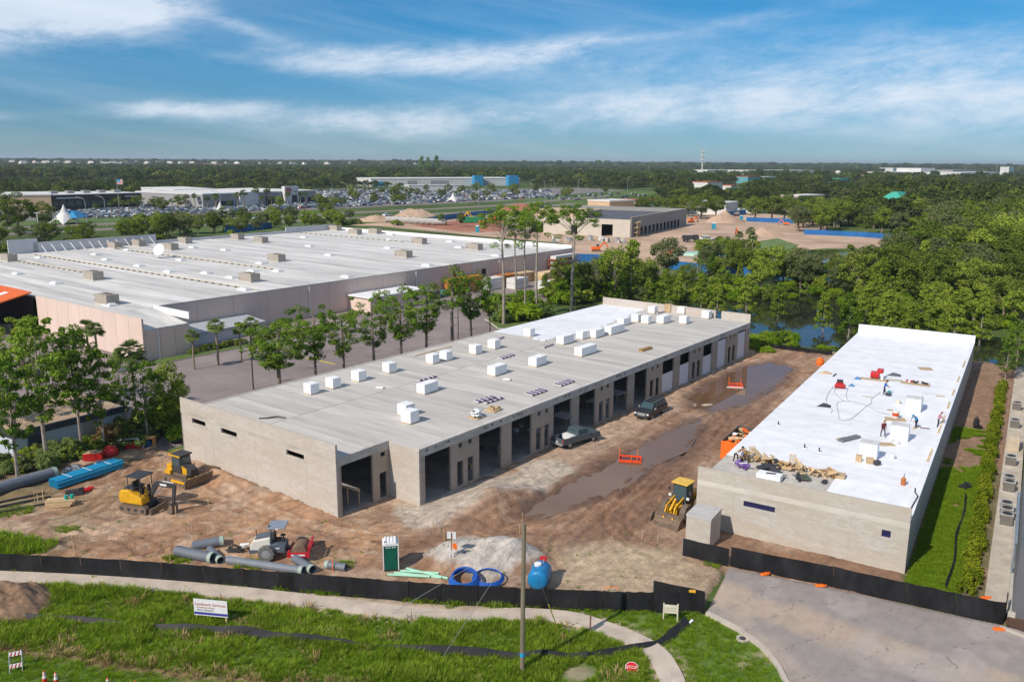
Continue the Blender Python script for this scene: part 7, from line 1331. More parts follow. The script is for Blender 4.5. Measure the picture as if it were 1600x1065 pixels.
def slab(px, py, sx, sy, sz, rz, mat, name, label, cat): o = MB().obox((0, 0, sz/2), (sx, sy, sz), FB.rot+rz).build(name, mat); o.location = gp(px, py, ZB); return tag(o, label, cat)
m_ply = M('plywood', (.46, .35, .22), .85, .12, 2)
slab(1399, 655, 2.0, 1.3, .04, .3, m_ply, 'plywood_sheet', 'plywood sheet under the red and yellow bucket', 'plywood'); slab(1446, 576, 1.6, 1.6, .04, .4, m_ply, 'plywood_sheet', 'lone plywood sheet at the far part of the white roof', 'plywood'); slab(1385, 694, 1.4, .9, .06, .5, m_ply, 'plywood_sheet', 'brown board scrap before the white box', 'plywood'); slab(1394, 641, 1.0, .5, .04, .2, m_ply, 'plywood_sheet', 'small brown board behind the bucket', 'plywood'); slab(1365, 593, 3.2, .9, .05, .1, m_ply, 'plywood_sheet', 'long plywood sheet under the red tool cart', 'plywood'); slab(1430, 600, 3.2, 1.1, .05, -.05, m_ply, 'plywood_sheet', 'plywood sheet under the tool and can clutter', 'plywood'); slab(1396, 594, 2.6, .5, .05, .2, M('board_greenish', (.40, .38, .26), .8), 'plank', 'long thin greenish plank on the white roof', 'plank')
slab(1432, 668, 1.6, .14, .08, 1.2, m_wood, 'plank', 'plank leaning beside the bending person', 'plank'); slab(1356, 620, 1.3, .12, .05, -.25, m_ply, 'plank', 'short brown plank lying by the looping hose', 'plank'); slab(1304, 586, .2, 1.6, .06, .0, m_steel, 'metal_strip', 'dark metal strip at left edge of the white roof', 'strip'); slab(1469, 619, .9, .3, .05, .1, m_ply, 'plank', 'small board scrap by the right roof edge', 'plank'); slab(1445, 669, .9, .15, .06, .1, M('purple_dark', (.08, .04, .09)), 'metal_strip', 'dark strip right of the bending person', 'strip')
t = thing('membrane_roll_pair', 'two long dark grey rolls lying on the white roof', 'rolls', gp(1313, 690, ZB), FB.rot+R(62))
for y in (-.16, .16): MB().cyl((0, y, .15), (2.6, y, .15), .145, n=12).build('roll', M('roll_grey', (.17, .18, .20), .6), t)
MB().cyl((.0, .42, .12), (1.1, .42, .12), .11, n=10).build('roll', m_ply, t)
t = thing('paint_bucket', 'white bucket with red and yellow label on a plywood sheet', 'bucket', gp(1399, 652, ZB+.05)); MB().lathe([(.3, 0), (.36, .75), (.33, .76)], 14).build('pail', m_whitep, t); MB().lathe([(.327, .2), (.352, .55)], 14).build('label', M('label_red', (.6, .08, .02), .5), t); MB().lathe([(.34, .56), (.36, .66)], 14).build('label', M('label_yellow', (.7, .5, .04), .5), t)
for px, py, l, m in ((1394, 716, 'small white pail right of the nearest white box', m_whitep), (1403, 630, 'cream pail in the middle of the white roof', m_cream)): t = thing('pail', l, 'pail', gp(px, py, ZB)); MB().lathe([(.2, 0), (.26, .42), (.24, .43)], 12).build('body', m, t); MB().lathe([(.22, .43), (.22, .45)], 12).build('lid', m_whitep, t)
t = thing('tool_cart', 'dark red tool cart on plywood at the middle of the white roof', 'cart', gp(1367, 590, ZB+.05), FB.rot); bevel(MB().box(-.5, .5, -.4, .4, .1, .8).build('body', m_redp, t), .05); bevel(MB().box(.2, .9, -.3, .5, .7, 1.2).build('hood', m_redp, t), .05); MB().lathe([(.18, 0), (.2, .5)], 10, c=(.9, -.5, 0)).build('can', m_whitep, t); MB().box(-.45, .45, -.35, .35, 0, .1).build('base', m_steel, t)
t = thing('tool_clutter', 'red and dark tools and cans on plywood on the white roof', 'tools', gp(1432, 598, ZB+.055), FB.rot)
for k in range(12): MB().obox((-1.3+.24*k, random.uniform(-.3, .3), .12), (random.uniform(.15, .4), random.uniform(.1, .3), .22), random.random()).build('tool', random.choice([m_redp, m_steel, m_whitep, M('olive', (.10, .10, .05))]), t)
def tarp(px, py, w, d, label, mat, name='tarp'):
    mb = MB(); mb.hexa([(-w/2, -d/2, 0), (w/2, -d*.3, 0), (w*.4, d/2, 0), (-w*.3, d*.4, 0), (-w*.2, -d*.2, .25), (w*.2, -d*.1, .18), (w*.15, d*.2, .22), (-w*.1, d*.15, .3)]); o = mb.build(name, mat); o.location = gp(px, py, ZB); o.rotation_euler = (0, 0, FB.rot); return tag(o, label, 'tarp')
tarp(1288, 634, 1.5, 1.3, 'black crumpled sheet left of the hose loop', M('tarp_black', (.04, .042, .05), .6)); tarp(1397, 586, 1.8, 1.4, 'dark grey folded sheet behind the tool cart', M('tarp_grey', (.10, .11, .14), .6)); tarp(1290, 583, 1.6, 1.0, 'tan and red rag heap at the left roof edge', M('tarp_tan', (.50, .36, .24), .8)); tarp(1340, 592, .9, .6, 'small blue sheet left of the tool cart', M('tarp_blue', (.05, .20, .42), .6)); tarp(1331, 603, .8, .5, 'flat blue rag right of the compressor', MATS['tarp_blue'])
t = thing('hose_bundle', 'white coiled hose and scrap before the white box', 'hose', gp(1399, 692, ZB)); 
for k in range(3): MB().tube([(math.cos(a)*(.45-.05*k), math.sin(a)*(.45-.05*k), .06+.08*k) for a in np.linspace(0, 6.28, 20)], .04, 5, cap=False).build('loop', m_whitep, t)
t = thing('bucket_group', 'cardboard box and orange dog-eared carton beside nearest white box', 'cartons', gp(1352, 718, ZB), FB.rot); MB().box(-.7, -.2, -.9, -.5, 0, .6).build('carton', MATS['cardboard'], t); MB().obox((.5, -.7, .25), (.6, .5, .5), .4).build('carton', MATS['cardboard'], t); MB().obox((1.1, -.8, .2), (.5, .4, .4), .9).build('carton', m_steel, t)
o = thing('floor_grinder', 'small wheeled machine beside the blue shirted person', 'machine', gp(1388, 618, ZB), FB.rot-.3); MB().box(-.25, .25, -.2, .2, .05, .35).build('deck', m_steel, o); MB().tube([(-.2, 0, .3), (-.6, .1, .95)], .03, 5).build('handle', m_galv, o); MB().obox((.05, 0, .5), (.3, .25, .25)).build('motor', M('motor_teal', (.05, .30, .32), .5), o)
for px, py, l in ((1216, 664, 'left of the rolls'), (1257, 700, 'in the middle of the bare white area'), (1280, 706, 'right of the scrap pile')): t = thing('vent_pipe', 'small dark vent pipe on the white roof, '+l, 'pipe', gp(px, py, ZB)); MB().lathe([(.07, 0), (.07, .42)], 8).build('pipe', m_steel, t); MB().lathe([(.2, 0), (.12, .06)], 10).build('flashing', m_memb, t)
o = thing('gas_burner', 'rusty orange canister with wand near the right front roof corner', 'canister', gp(1411, 757, ZB)); MB().lathe([(.2, 0), (.2, .55), (.08, .68)], 12).build('cylinder', M('rust_orange', (.45, .15, .05), .6), o); MB().tube([(0, 0, .66), (.02, 0, 1.0)], .03, 5).build('valve', m_steel, o)
# lumber scrap heap at the roof front, each piece its own part
t = thing('lumber_scrap_pile', 'long heap of lumber offcuts and broken pallets at the front of white roof', 'scrap pile', FB(4.6, 6.6, ZB), FB.rot); rr = random.Random(5)
for k in range(150):
    s = rr.random(); x = -3.2+8.2*s; y = 1.2-.9*s*.5+rr.gauss(0, .42); hgt_ = max(0, .75*math.exp(-((y-1.1+.45*s)/.5)**2)*(.45+.8*abs(math.sin(s*11+1)))); L_ = rr.choice([.3, .35, .4, .5, .7, 1.0])
    MB().obox((x, y, .06+hgt_*rr.random()), (L_, rr.uniform(.08, .3), rr.uniform(.04, .22)), rr.random()*3.1, rr.uniform(-.5, .5), rr.uniform(-.5, .5)).build('offcut', rr.choice([m_wood, m_wood, m_wood, MATS['cardboard'], m_ply, MATS['board_brown'], m_steel if rr.random() < .4 else m_wood]), t)
for x, y, a in ((-2.6, 1.5, .4), (-2.0, 1.2, 1.2), (1.0, 1.4, .2)):
    for k in range(5): MB().obox((x+.12*k*math.cos(a), y+.12*k*math.sin(a), .75), (.08, 1.1, .03), a, .5).build('pallet_slat', m_ply, t)
t = thing('purple_wrap_heap', 'crumpled purple and white packaging heap behind the front parapet', 'packaging', FB(2.3, 5.3, ZB), FB.rot)
for k in range(18): MB().obox((rr.gauss(0, .38), rr.gauss(0, .35), rr.uniform(.05, .5)), (rr.uniform(.3, .6), .12, rr.uniform(.08, .3)), rr.random()*3, rr.uniform(-1, 1)).build('wrapper', M('purple_film', (.20, .10, .36), .5, .4, 3) if k % 3 else m_rollw, t)
t = thing('tarp_heap', 'black plastic sheeting heaped on the lumber scrap', 'tarp', FB(4.2, 6.3, ZB), FB.rot)
for k in range(9): MB().obox((rr.gauss(0, .6), rr.gauss(0, .3), .2+.25*rr.random()), (rr.uniform(.5, 1), rr.uniform(.3, .6), .06), rr.random()*3, rr.uniform(-.6, .6)).build('fold', MATS['tarp_black'], t)
t = thing('tarp_heap', 'dark green and black netting heaped before the scrap pile', 'tarp', FB(7.4, 5.2, ZB), FB.rot)
for k in range(11): MB().obox((rr.gauss(0, .6), rr.gauss(0, .3), .15+.2*rr.random()), (rr.uniform(.5, 1), rr.uniform(.2, .5), .06), rr.random()*3, rr.uniform(-.7, .7)).build('fold', MATS['tarp_black'] if k % 2 else M('net_green', (.09, .11, .08), .8), t)
o = bevel(MB().box(-1.0, 1.0, -.5, .5, 0, .5).build('foam_box', m_foam), .03); o.location = FB(4.9, 4.1, ZB); o.rotation_euler = (0, 0, FB.rot); tag(o, 'white foam crate behind the front parapet of the white roofed building', 'crate'); MB().obox((.1, 0, .515), (.8, .3, .02), .3).build('dark_sheet', m_steel, o)
slab(1306, 744, 1.5, .9, .3, .05, m_ply, 'timber_pallet', 'pale wooden pallet at right end of the scrap pile', 'pallet')
# ================================================================ beyond the site
SPOTS = []          # clearings kept free of woodland
def clear(px, py, r): p = gf(px, py); SPOTS.append((p[0], p[1], r))
m_fwall = M('far_white', (.66, .65, .62), .8, .05, .1); m_ftan = M('far_tan', (.58, .42, .26), .85, .05, .1); m_fgls = Mglass('far_glass', (.06, .10, .10)); m_fdark = M('far_dark', (.035, .03, .03), .5); m_fgrey = M('far_grey', (.33, .32, .32), .8, .06, .1); m_fblue = M('far_blue', (.03, .26, .50), .6); m_frod = M('far_roof_red', (.42, .10, .05), .8); m_teal = M('roof_teal', (.05, .36, .27), .6, .08, .2)
def pxframe(a, b): p, q = gf(*a), gf(*b); return p, math.atan2(q[1]-p[1], q[0]-p[0]), math.hypot(q[0]-p[0], q[1]-p[1])
# construction building F
p, an_, Lf = pxframe((986, 371), (1072, 352)); HF = 8.2
t = thing('block_shell', 'grey block building shell with a row of tall openings on the far site', 'building', p, an_); mF = Mblock('block_far_grey', (.30, .295, .29), (.27, .27, .265), .8, .4, .3); mF2 = M('block_far_lit', (.56, .50, .42), .9, .06, .3)  # second material: paler copy of the block with sunlight put into its colour
hl = [(6+5.3*k, 9.4+5.3*k, 0, 3.6) for k in range(int((Lf-12)/5.3))]; wall_mb(0, Lf, 0, HF, hl, .4, 'u', 0).build('side_wall', mF, t)
Df = 58; wall_mb(.4, Df, 0, HF-1.0, [(8, 13, 0, 5), (24, 27, 0, 4), (40, 46, 0, 5)], .4, 'v', -.4).build('front_wall', mF2, t); wall_mb(0, Lf, 0, HF, [], .4, 'u', Df).build('rear_wall', mF2, t); wall_mb(.4, Df, 0, HF, [], .4, 'v', Lf-.4).build('end_wall', mF, t)
MB().box(0, Lf-.4, .4, Df, HF-2.2, HF-2.0).build('roof', M('roof_slate_far', (.10, .105, .12), .8), t); MB().box(8, 30, 25, 50, HF-2.0, HF+1.2).build('roof_house', m_ftan, t); MB().box(-.6, Lf, -.1, .38, HF, HF+.1).build('coping', mF2, t)
for k in range(4): MB().tube([(2.5+1.3*k, -1.6, 0), (2.5+1.3*k, -1.6, HF*.8)], .12, 5).build('scaffold_pole', m_wood, t)
for k in range(3): MB().box(2, 7, -1.9, -.3, 1.8+2*k, 2.0+2*k).build('scaffold_deck', m_wood, t)
clear(1000, 350, 75)
# blue site fences
def bfence(pts, h, label): return fence([gf(*q) for q in pts], h, label, FZ, 6, 'site_fence', M('blue_screen', (.018, .13, .36), .8, .2, .2), .1)
bfence([(893, 410), (946, 412)], 2.8, 'bright blue fence beside the store corner'); bfence([(1046, 420), (1122, 428), (1200, 434), (1290, 440), (1320, 441)], 2.5, 'long bright blue fence in front of the far site'); bfence([(1256, 366), (1340, 370), (1424, 376)], 2.2, 'dark blue fence above the bare pond bank'); bfence([(1166, 346), (1240, 349)], 2.3, 'blue fence at the far edge of the site by big oaks'); bfence([(0+352, 364), (372, 363), (400, 360), (425, 357)], 3.0, 'blue fence between the store and the boulevard'); bfence([(655, 350), (720, 340), (790, 333), (850, 327)], 2.6, 'blue fence behind the concrete pipes'); bfence([(1132, 340), (1165, 335)], 3, 'dark blue fence by the white boats')
# concrete pipes, mounds, machines on the far site
cp, fl = thing('concrete_pipe', '', 'pipe', group='concrete pipes on the far site'), []; o = MB().pipe((-3.2, 0, 1.5), (3.2, 0, 1.5), 1.5, 1.2, 16).build('barrel', m_fgrey if 0 else M('pipe_concrete', (.52, .49, .45), .9, .08, .3), cp); MB().pipe((3.2, 0, 1.5), (3.7, 0, 1.5), 1.62, 1.3, 16).build('bell', m_fdark, cp)
for k in range(9): place(cp, fl, gf(612+9.2*k, 347.5+.55*k), R(10), 1.0, 'pale concrete pipe section lying in the row on the far site')
for px, py, r_, h, m, l in ((648, 338, 10, 5, m_fard, 'pale dirt mound behind the concrete pipes'), (588, 345, 9, 3.0, m_fard, 'low dirt mound at the near corner of the far site'), (1133, 347, 9, 5, m_fard, 'sandy mound by the boats'), (1193, 368, 7, 3.4, m_fard, 'sandy mound above the weedy patch'), (815, 335, 16, 7, m_red, 'reddish earth mound behind the tall pine crowns'), (790, 345, 12, 4, m_red, 'long reddish earth mound')): heap(gf(px, py), r_, h, m, 'dirt_mound', l, 'mound', int(px))
def digger(px, py, rz, col, label, s=1.0):
    t = thing('excavator', label, 'excavator', gf(px, py), rz); t.scale = (s,)*3
    for y in (-1.1, 1.1): MB().taper(-1.9, 1.9, y-.3, y+.3, 0, .9, .35, .35, 0, 0).build('track', m_mudsteel, t)
    bevel(MB().box(-2.2, 1.3, -1.3, 1.3, 1.0, 2.1).build('house', col, t), .1); MB().taper(.2, 1.5, .2, 1.2, 2.1, 3.1, 0, .3, .1, .1).build('cab', m_gblue, t); hexw(MB(), (1.2, -.2, 1.8), (3.6, -.2, 4.2), .5, .4, .7, .5).build('boom', col, t); hexw(MB(), (3.6, -.2, 4.2), (5.2, -.2, 1.6), .4, .3, .5, .35).build('arm', col, t); MB().prism([(5.2, 1.6), (5.5, .6), (4.7, .3), (4.6, 1.0)], -.7, .3, 'y').build('bucket', m_mudsteel, t)
digger(722, 342, .3, m_yellow, 'yellow excavator on the far site', 1.0); digger(737, 343, 2.6, m_yellow, 'second yellow excavator on the far site, right one', .9); digger(757, 353, .1, m_orng, 'orange excavator left of the tall pines', 1.2); digger(1152, 366, 1.5, m_orng, 'small orange machine near the standing water on far site', .7); digger(932, 393, .2, m_orng, 'orange machine behind the blue fence by the store', .8); digger(1080, 348, .5, m_orng, 'orange machine at the far end of block shell', .8); digger(1228, 352, 2.8, m_orng, 'orange machine near the blue fence by the oaks', .7); digger(1047, 400, 1.0, m_orng, 'orange lift behind the pond trees', .7)
t = thing('green_tank', 'green open tank on the far site', 'tank', gf(738, 348), .1); MB().taper(-6, 6, -1.5, 1.5, .3, 3.0, -.6, -.6, -.3, -.3).build('hull', M('tank_green', (.03, .26, .12), .5), t); MB().box(-5, 5, -1.2, 1.2, 0, .3).build('skid', m_steel, t)
for px, py, l in ((746, 363, 'near the store parapet'), (1115, 358, 'near the block shell'), (1158, 345, 'near the sandy mound')): t = thing('site_toilet', 'small blue site toilet '+l, 'toilet', gf(px, py)); MB().box(-.8, .8, -.8, .8, 0, 2.7).build('cabin', M('toilet_blue', (.03, .30, .42), .5), t); MB().taper(-.85, .85, -.85, .85, 2.7, 3.0, .3, .3, .2, .2).build('roof', m_fwall, t)
t = thing('dump_truck', 'dark dump truck parked on the far site', 'truck', gf(1079, 378), .1)
for x in (-2.2, -1, 2.2):
    for y in (-1, 1): wheel(t, x, y, .55, .4)
MB().box(-3.2, 1.0, -1.25, 1.25, 1.1, 2.6).build('bed', m_steel, t); MB().taper(1.2, 3.2, -1.2, 1.2, .8, 2.8, 0, .5, .1, .1).build('cab', m_steel, t)
t = thing('pallet_stacks', 'scattered pale block stacks on dirt before the block shell', 'block stacks', gf(910, 378))
for k in range(26): MB().box(0, 1.3, 0, 1.3, 0, random.uniform(1, 2)).build('block_pallet', random.choice([m_fwall, m_fgrey, mF2]), t, (random.uniform(-12, 16), random.uniform(-6, 8), 0), random.random())
t = thing('pipe_pile', 'heap of pale teal pipes behind the blue fence', 'pipes', gf(1095, 400))
for k in range(16): MB().cyl((-5, 0, .3), (5, 0, .3), .25, n=7).build('pipe', random.choice([m_mint, m_fwall, M('pipe_teal', (.10, .42, .44), .5)]), t, (random.uniform(-8, 8), random.uniform(-5, 8), .3*random.random()), random.uniform(-.6, .6))
# goods yard beside the store
GY = 'stacked goods in the yard beside the store'
def goods(u, v, w, d, h, mat, label, cat='goods'): 
    t = thing('goods_stack', label, cat, FC(u, v, FZ), FC.rot, None); n = max(1, int(h/1.1))
    for k in range(n): MB().box(-w/2, w/2, -d/2, d/2, k*h/n+.12, (k+1)*h/n).build('pack', mat, t); MB().box(-w/2+.05, w/2-.05, -d/2+.05, d/2-.05, k*h/n+.002, k*h/n+.118).build('pallet', m_wood, t)
m_gor = M('goods_orange', (.48, .17, .03), .7, .15, .5); m_gred = M('rack_red', (.42, .09, .03), .6)
for u, v, w, d, h, m, l in ((-8, 81, 2.5, 5, 3.6, m_gor, 'tall orange wrapped stack in the store yard, left one'), (-8, 87, 2.5, 5, 3.6, m_gor, 'tall orange wrapped stack in the store yard, right one'), (-6, 92, 3, 6, 2.8, m_fwall, 'white wrapped goods beside the orange stacks'), (-2, 97, 3, 5, 2.6, m_fwall, 'white wrapped goods nearest the car park'), (-8, 100, 3, 6, 2.6, m_gor, 'orange brown stack in the middle of the store yard'), (-8, 107, 3, 8, 2.4, m_wood, 'lumber stack in the store yard, left of two'), (-4, 113, 3, 8, 2.4, m_wood, 'lumber stack in the store yard, right of two'), (4, 100, 3, 4, 2.0, m_fwall, 'small white goods stack by the pines'), (4, 106, 3, 5, 1.8, m_wood, 'low lumber stack by the pines'), (8, 112, 3, 5, 2.0, m_wood, 'pale lumber stack by the thicket'), (2, 118, 3, 4, 1.6, m_gor, 'low orange stack near the tall pines'), (10, 119, 3, 6, 1.6, m_fwall, 'long white stack by the thicket'), (-7, 72, 2, 3, 1.8, m_acd, 'dark goods against the pink wall'), (-7, 76, 1.6, 2, 1.5, M('goods_teal', (.06, .22, .26), .6), 'teal goods against the pink wall')): goods(u, v, w, d, h, m, l)
t = thing('storage_rack', 'red steel storage rack along the store wall near its far corner', 'rack', FC(-8.5, 127, FZ), FC.rot)
for k in range(5): MB().box(-1.2, -1.05, -6+3*k, -5.85+3*k, 0, 4.5).box(1.05, 1.2, -6+3*k, -5.85+3*k, 0, 4.5).build('upright', m_gred, t)
for z in (1.4, 2.9, 4.3): MB().box(-1.04, 1.04, -6, 6.2, z, z+.2).build('shelf', m_gred, t); MB().box(-.9, .9, -5.5, 5.5, z+.203, z+1.0).build('load', random.choice([m_fwall, m_fgrey]), t)
# dealership buildings
def bld(name, label, a, b, depth, h, wallm, roofm, wins=(), nm_wedge=False):
    p, an, L_ = pxframe(a, b); t = thing(name, label, 'building', p, an); MB().box(0, L_, 0, depth, 0, h).build('wall', wallm, t); MB().box(-.3, L_+.3, -.3, depth+.3, h, h+.8).build('roof', roofm, t)
    for (x0, x1, z0, z1, m) in wins: MB().box(x0*L_, x1*L_, -.15, -.01, z0, z1).build('window', m, t)
    cxy = (p[0]+math.cos(an)*L_/2-math.sin(an)*depth/2, p[1]+math.sin(an)*L_/2+math.cos(an)*depth/2); SPOTS.append((*cxy, max(L_, depth)*.62)); far_ = math.hypot(*cxy)
    if nm_wedge: SPOTS.extend((p[0]+(cxy[0]-p[0])*.9-p[0]*(1-q), p[1]-p[1]*(1-q), L_*.42+8) for q in np.linspace(.78, 1, max(4, int(far_*.22/(L_*.4+8)))))
    return t, L_
t, L_ = bld('dealership', 'dark glass fronted car showroom with flat white roof at left', (82, 331), (219, 325.5), 40, 9.0, m_fdark, m_fwall, [(k/12+.01, (k+1)/12-.01, 3.2, 6.2, m_fgls) for k in range(12)]+[(k/9+.01, (k+1)/9-.03, .4, 2.8, m_fdark) for k in range(9)])
MB().box(-.5, L_*1.02, -1.0, -.35, 6.4, 9.4).build('fascia', M('fascia_brown', (.055, .035, .032), .6), t)
for x0, x1 in ((.05, .30), (.82, .97)): MB().box(x0*L_, x1*L_, -1.08, -1.01, 7.4, 8.1).build('sign_letters', m_fwall, t)
for k in range(5): MB().box(L_*(.1+.18*k), L_*(.1+.18*k)+4, 12, 16, 9.8, 11.4).build('roof_unit', m_fgrey, t)
bld('dealership', 'tan walled workshop left of the dark showroom', (5, 333), (82, 331.5), 45, 9.5, m_ftan, m_fwall)
t, L_ = bld('dealership', 'white car dealership with grey front and red emblem', (318, 326), (494, 317), 70, 8.5, m_fgrey, m_fwall, [(.10, .24, .5, 4.2, m_fdark), (.36, .42, .3, 5.5, m_fdark), (.52, .60, .3, 5.5, m_fdark), (.63, .68, .3, 5.5, m_fdark), (.82, .9, .3, 4.5, m_fdark), (.92, .98, .3, 4.5, m_fdark)])
pt = MB().box(L_*.67, L_*.80, -3, -.2, 0, 12.5).build('entrance_portal', m_fwall, t); MB().box(L_*.735, L_*.785, -3.15, -3.02, 0, 6.5).build('portal_glass', m_fdark, pt); m_emb = M('emblem_red', (.55, .03, .05), .5)
for rx_, rz_, cz in ((2.6, 1.7, 9.6), (.95, 1.6, 9.6), (1.9, .65, 10.2)): MB().tube([(L_*.705+math.cos(a)*rx_, -3.15, cz+math.sin(a)*rz_) for a in np.linspace(0, 6.283, 25)], .22, 5, cap=False).build('emblem', m_emb, t)
MB().box(L_*.68, L_*.725, -3.12, -3.02, 7.2, 7.7).build('sign_letters', m_emb, t); MB().box(L_*.755, L_*.785, -3.12, -3.02, 8.6, 9.0).build('sign_letters', m_fdark, t); MB().box(L_*.28, L_*.44, -2.0, -.2, 0, 9.5).build('side_portal', m_fwall, t)
bld('dealership', 'long white dealership workshop behind the grey fronted one', (273, 318), (340, 316), 60, 9, m_fwall, m_fwall)
t, L_ = bld('retail_building', 'long white and blue retail building beyond the car lots', (580, 292), (812, 290), 60, 9, m_fwall, m_fwall, [(.02, .08, .5, 6, m_fblue), (.23, .29, .5, 7, m_fgrey), (.38, .50, .5, 7, m_fgrey), (.72, .78, .5, 7, m_fgrey)])
for x0, w_ in ((.66, .06), (.90, .07)): MB().box(x0*L_, (x0+w_)*L_, -8, -.2, 0, 13).build('blue_tower', m_fblue, t)
t, L_ = bld('covered_walk', 'low pale building with striped awning before the retail building', (640, 298), (720, 297), 12, 5, m_fwall, m_fwall)
# right side: teal house, white boats sheds, far shops
p, an, L_ = pxframe((1412, 338), (1452, 334)); t = thing('house', 'cream house with a big teal hipped roof among the oaks', 'house', p, an); MB().box(0, L_, 0, 18, 0, 6).build('wall', M('far_cream', (.62, .52, .38), .85), t); MB().taper(-1.5, L_+1.5, -1.5, 19.5, 6, 14, 7, 2.5, 9, 9).build('roof', m_teal, t); MB().taper(L_*.8, L_*1.25, -6, 12, 0, 9.5, .1, .1, .1, .1).build('wing', MATS['far_cream'], t); MB().box(L_*.2, L_*.5, -.1, -.01, 1, 3.5).build('window', m_fgls, t); clear(1432, 334, 17); clear(1434, 342, 15); clear(1434, 352, 14)
for a, b, dp, h, wm, rm, l, nm in (((1240, 333), (1300, 331.5), 14, 4.0, m_fwall, m_fwall, 'low white roofed house right of the boats', 'house'), ((1232, 327), (1275, 326), 18, 6, m_fwall, m_fdark, 'white house with dark blue roof behind the low white one', 'house'), ((1247, 317), (1288, 315), 16, 5, m_ftan, m_fwall, 'tan house half hidden in trees', 'house'), ((1134, 336), (1152, 333), 26, 6.5, m_fwall, m_fwall, 'large white shed beside the boats', 'shed'), ((1000, 330), (1020, 328), 20, 6, m_fwall, m_frod, 'white shop with reddish roof behind block shell', 'shop'), ((952, 334), (990, 332), 18, 7, m_ftan, m_fwall, 'tan square building behind the block shell', 'shop'), ((1105, 298), (1128, 297), 20, 9, m_fwall, m_frod, 'white shop with red top sign, left of the tower foot', 'shop'), ((1142, 299), (1150, 298.6), 10, 6, m_fwall, m_frod, 'tiny white shop with pointed red roof', 'shop'), ((1168, 287), (1188, 286.5), 20, 10, M('far_teal', (.12, .34, .38), .7), m_frod, 'teal shop with red roof', 'shop'), ((1200, 286), (1212, 285.7), 14, 9, MATS['far_teal'], m_fwall, 'small teal tower shop', 'shop'), ((1312, 290), (1327, 289.6), 25, 9, MATS['far_teal'], m_teal, 'distant teal roofed shop', 'shop'), ((1105, 273.5), (1155, 273), 60, 12, m_fwall, m_fwall, 'long pale far warehouse left of the second one', 'warehouse'), ((1168, 274), (1272, 273), 60, 12, m_fwall, m_fwall, 'long pale far warehouse, second from left', 'warehouse'), ((1380, 276), (1432, 275), 60, 10, m_ftan, m_fwall, 'far tan warehouse on the right', 'warehouse'), ((1438, 275.5), (1460, 275), 60, 20, m_fwall, m_fgrey, 'tall grey white far block', 'warehouse'), ((1462, 276), (1500, 275), 60, 10, m_fwall, m_fwall, 'far white warehouse right of the tall block', 'warehouse'), ((1500, 279), (1560, 277), 60, 12, m_fwall, m_fwall, 'far white warehouse at right, nearer one', 'warehouse'), ((1488, 274), (1530, 273.5), 60, 14, m_fgrey, m_fgrey, 'far grey warehouse at right', 'warehouse'), ((1575, 276), (1583, 275.6), 20, 24, m_fwall, m_fwall, 'far white square tower at the right edge', 'tower'), ((1395+0, 270), (1420, 269.8), 60, 16, m_fwall, m_fwall, 'faint white far roof line on right', 'warehouse'), ((190, 262), (215, 261.8), 80, 18, m_fwall, m_fwall, 'faint white roof far off at left', 'warehouse'), ((66, 262), (84, 261.8), 80, 16, m_ftan, m_fwall, 'faint tan roof far off at left edge', 'warehouse'), ((290, 262), (330, 261.6), 80, 16, m_ftan, m_frod, 'faint reddish roofs far off above the dealership', 'warehouse'), ((345, 264), (376, 263.6), 80, 16, m_fwall, m_frod, 'faint red roofed block far off', 'warehouse')):
    bld(nm+'_building' if nm in ('shop',) else nm, l, a, b, dp, h, wm, rm, nm_wedge=a[1] > 265)
# boats and caravans on trailers
bt = thing('boat_on_trailer', '', 'boat', group='white boats on trailers by the far site'); MB().prism([(-3.5, .8), (3.0, .8), (4.2, 1.8), (-3.5, 1.8)], -1.2, 1.2, 'y').build('hull', m_fwall, bt); MB().taper(-1.5, 1.2, -.9, .9, 1.8, 3.0, .3, .8, .2, .2).build('cabin', m_gblue, bt); MB().box(-2.8, 3.6, -.1, .1, .5, .75).build('trailer', m_steel, bt); fl = []
for k in range(16): place(bt, fl, gf(random.uniform(1128, 1178), random.uniform(328, 338)), random.random()*6, random.uniform(.8, 1.3), 'white boat on a trailer parked by the white shed')
# ---- cars in the lots and on the road
def car_mesh():
    mb = MB(); mb.cur = 0; mb.prism([(-2.2, .35), (2.15, .35), (2.25, .6), (2.1, .85), (1.0, .95), (-2.1, .98), (-2.25, .6)], -.9, .9, 'y'); mb.cur = 1; mb.taper(-1.85, 1.0, -.82, .82, .96, 1.35, .35, .6, .1, .1); mb.cur = 0; mb.taper(-1.45, .45, -.7, .7, 1.35, 1.45, .15, .15, .05, .05); mb.cur = 2
    for x in (-1.4, 1.4):
        for y in (-.9, .7): mb.lathe([(.34, y), (.34, y+.2)], 10, 'y', (x, 0, .34))
    me = mb.mesh('parked_car')
    for m in (M('car_paint', (.5, .5, .5), .3, .03, objcol=True, spec=.6), m_gblue, m_rubber): me.materials.append(m)
    return me
CM = car_mesh(); CC = [((.72, .72, .72), 'white'), ((.42, .43, .45), 'silver'), ((.03, .03, .035), 'black'), ((.16, .17, .19), 'grey'), ((.03, .07, .20), 'blue'), ((.35, .03, .03), 'red')]
def car(p, rz, label, group, ci=None, s=1.0):
    c, n_ = CC[random.choices(range(6), [9, 5, 4, 4, 2, 1])[0] if ci is None else ci]; o = link('parked_car', CM, None, p, rz); o.color = (*c, 1); o.scale = (s,)*3; return tag(o, n_+' '+label, 'car', group)
nC = 0
th = R(54)
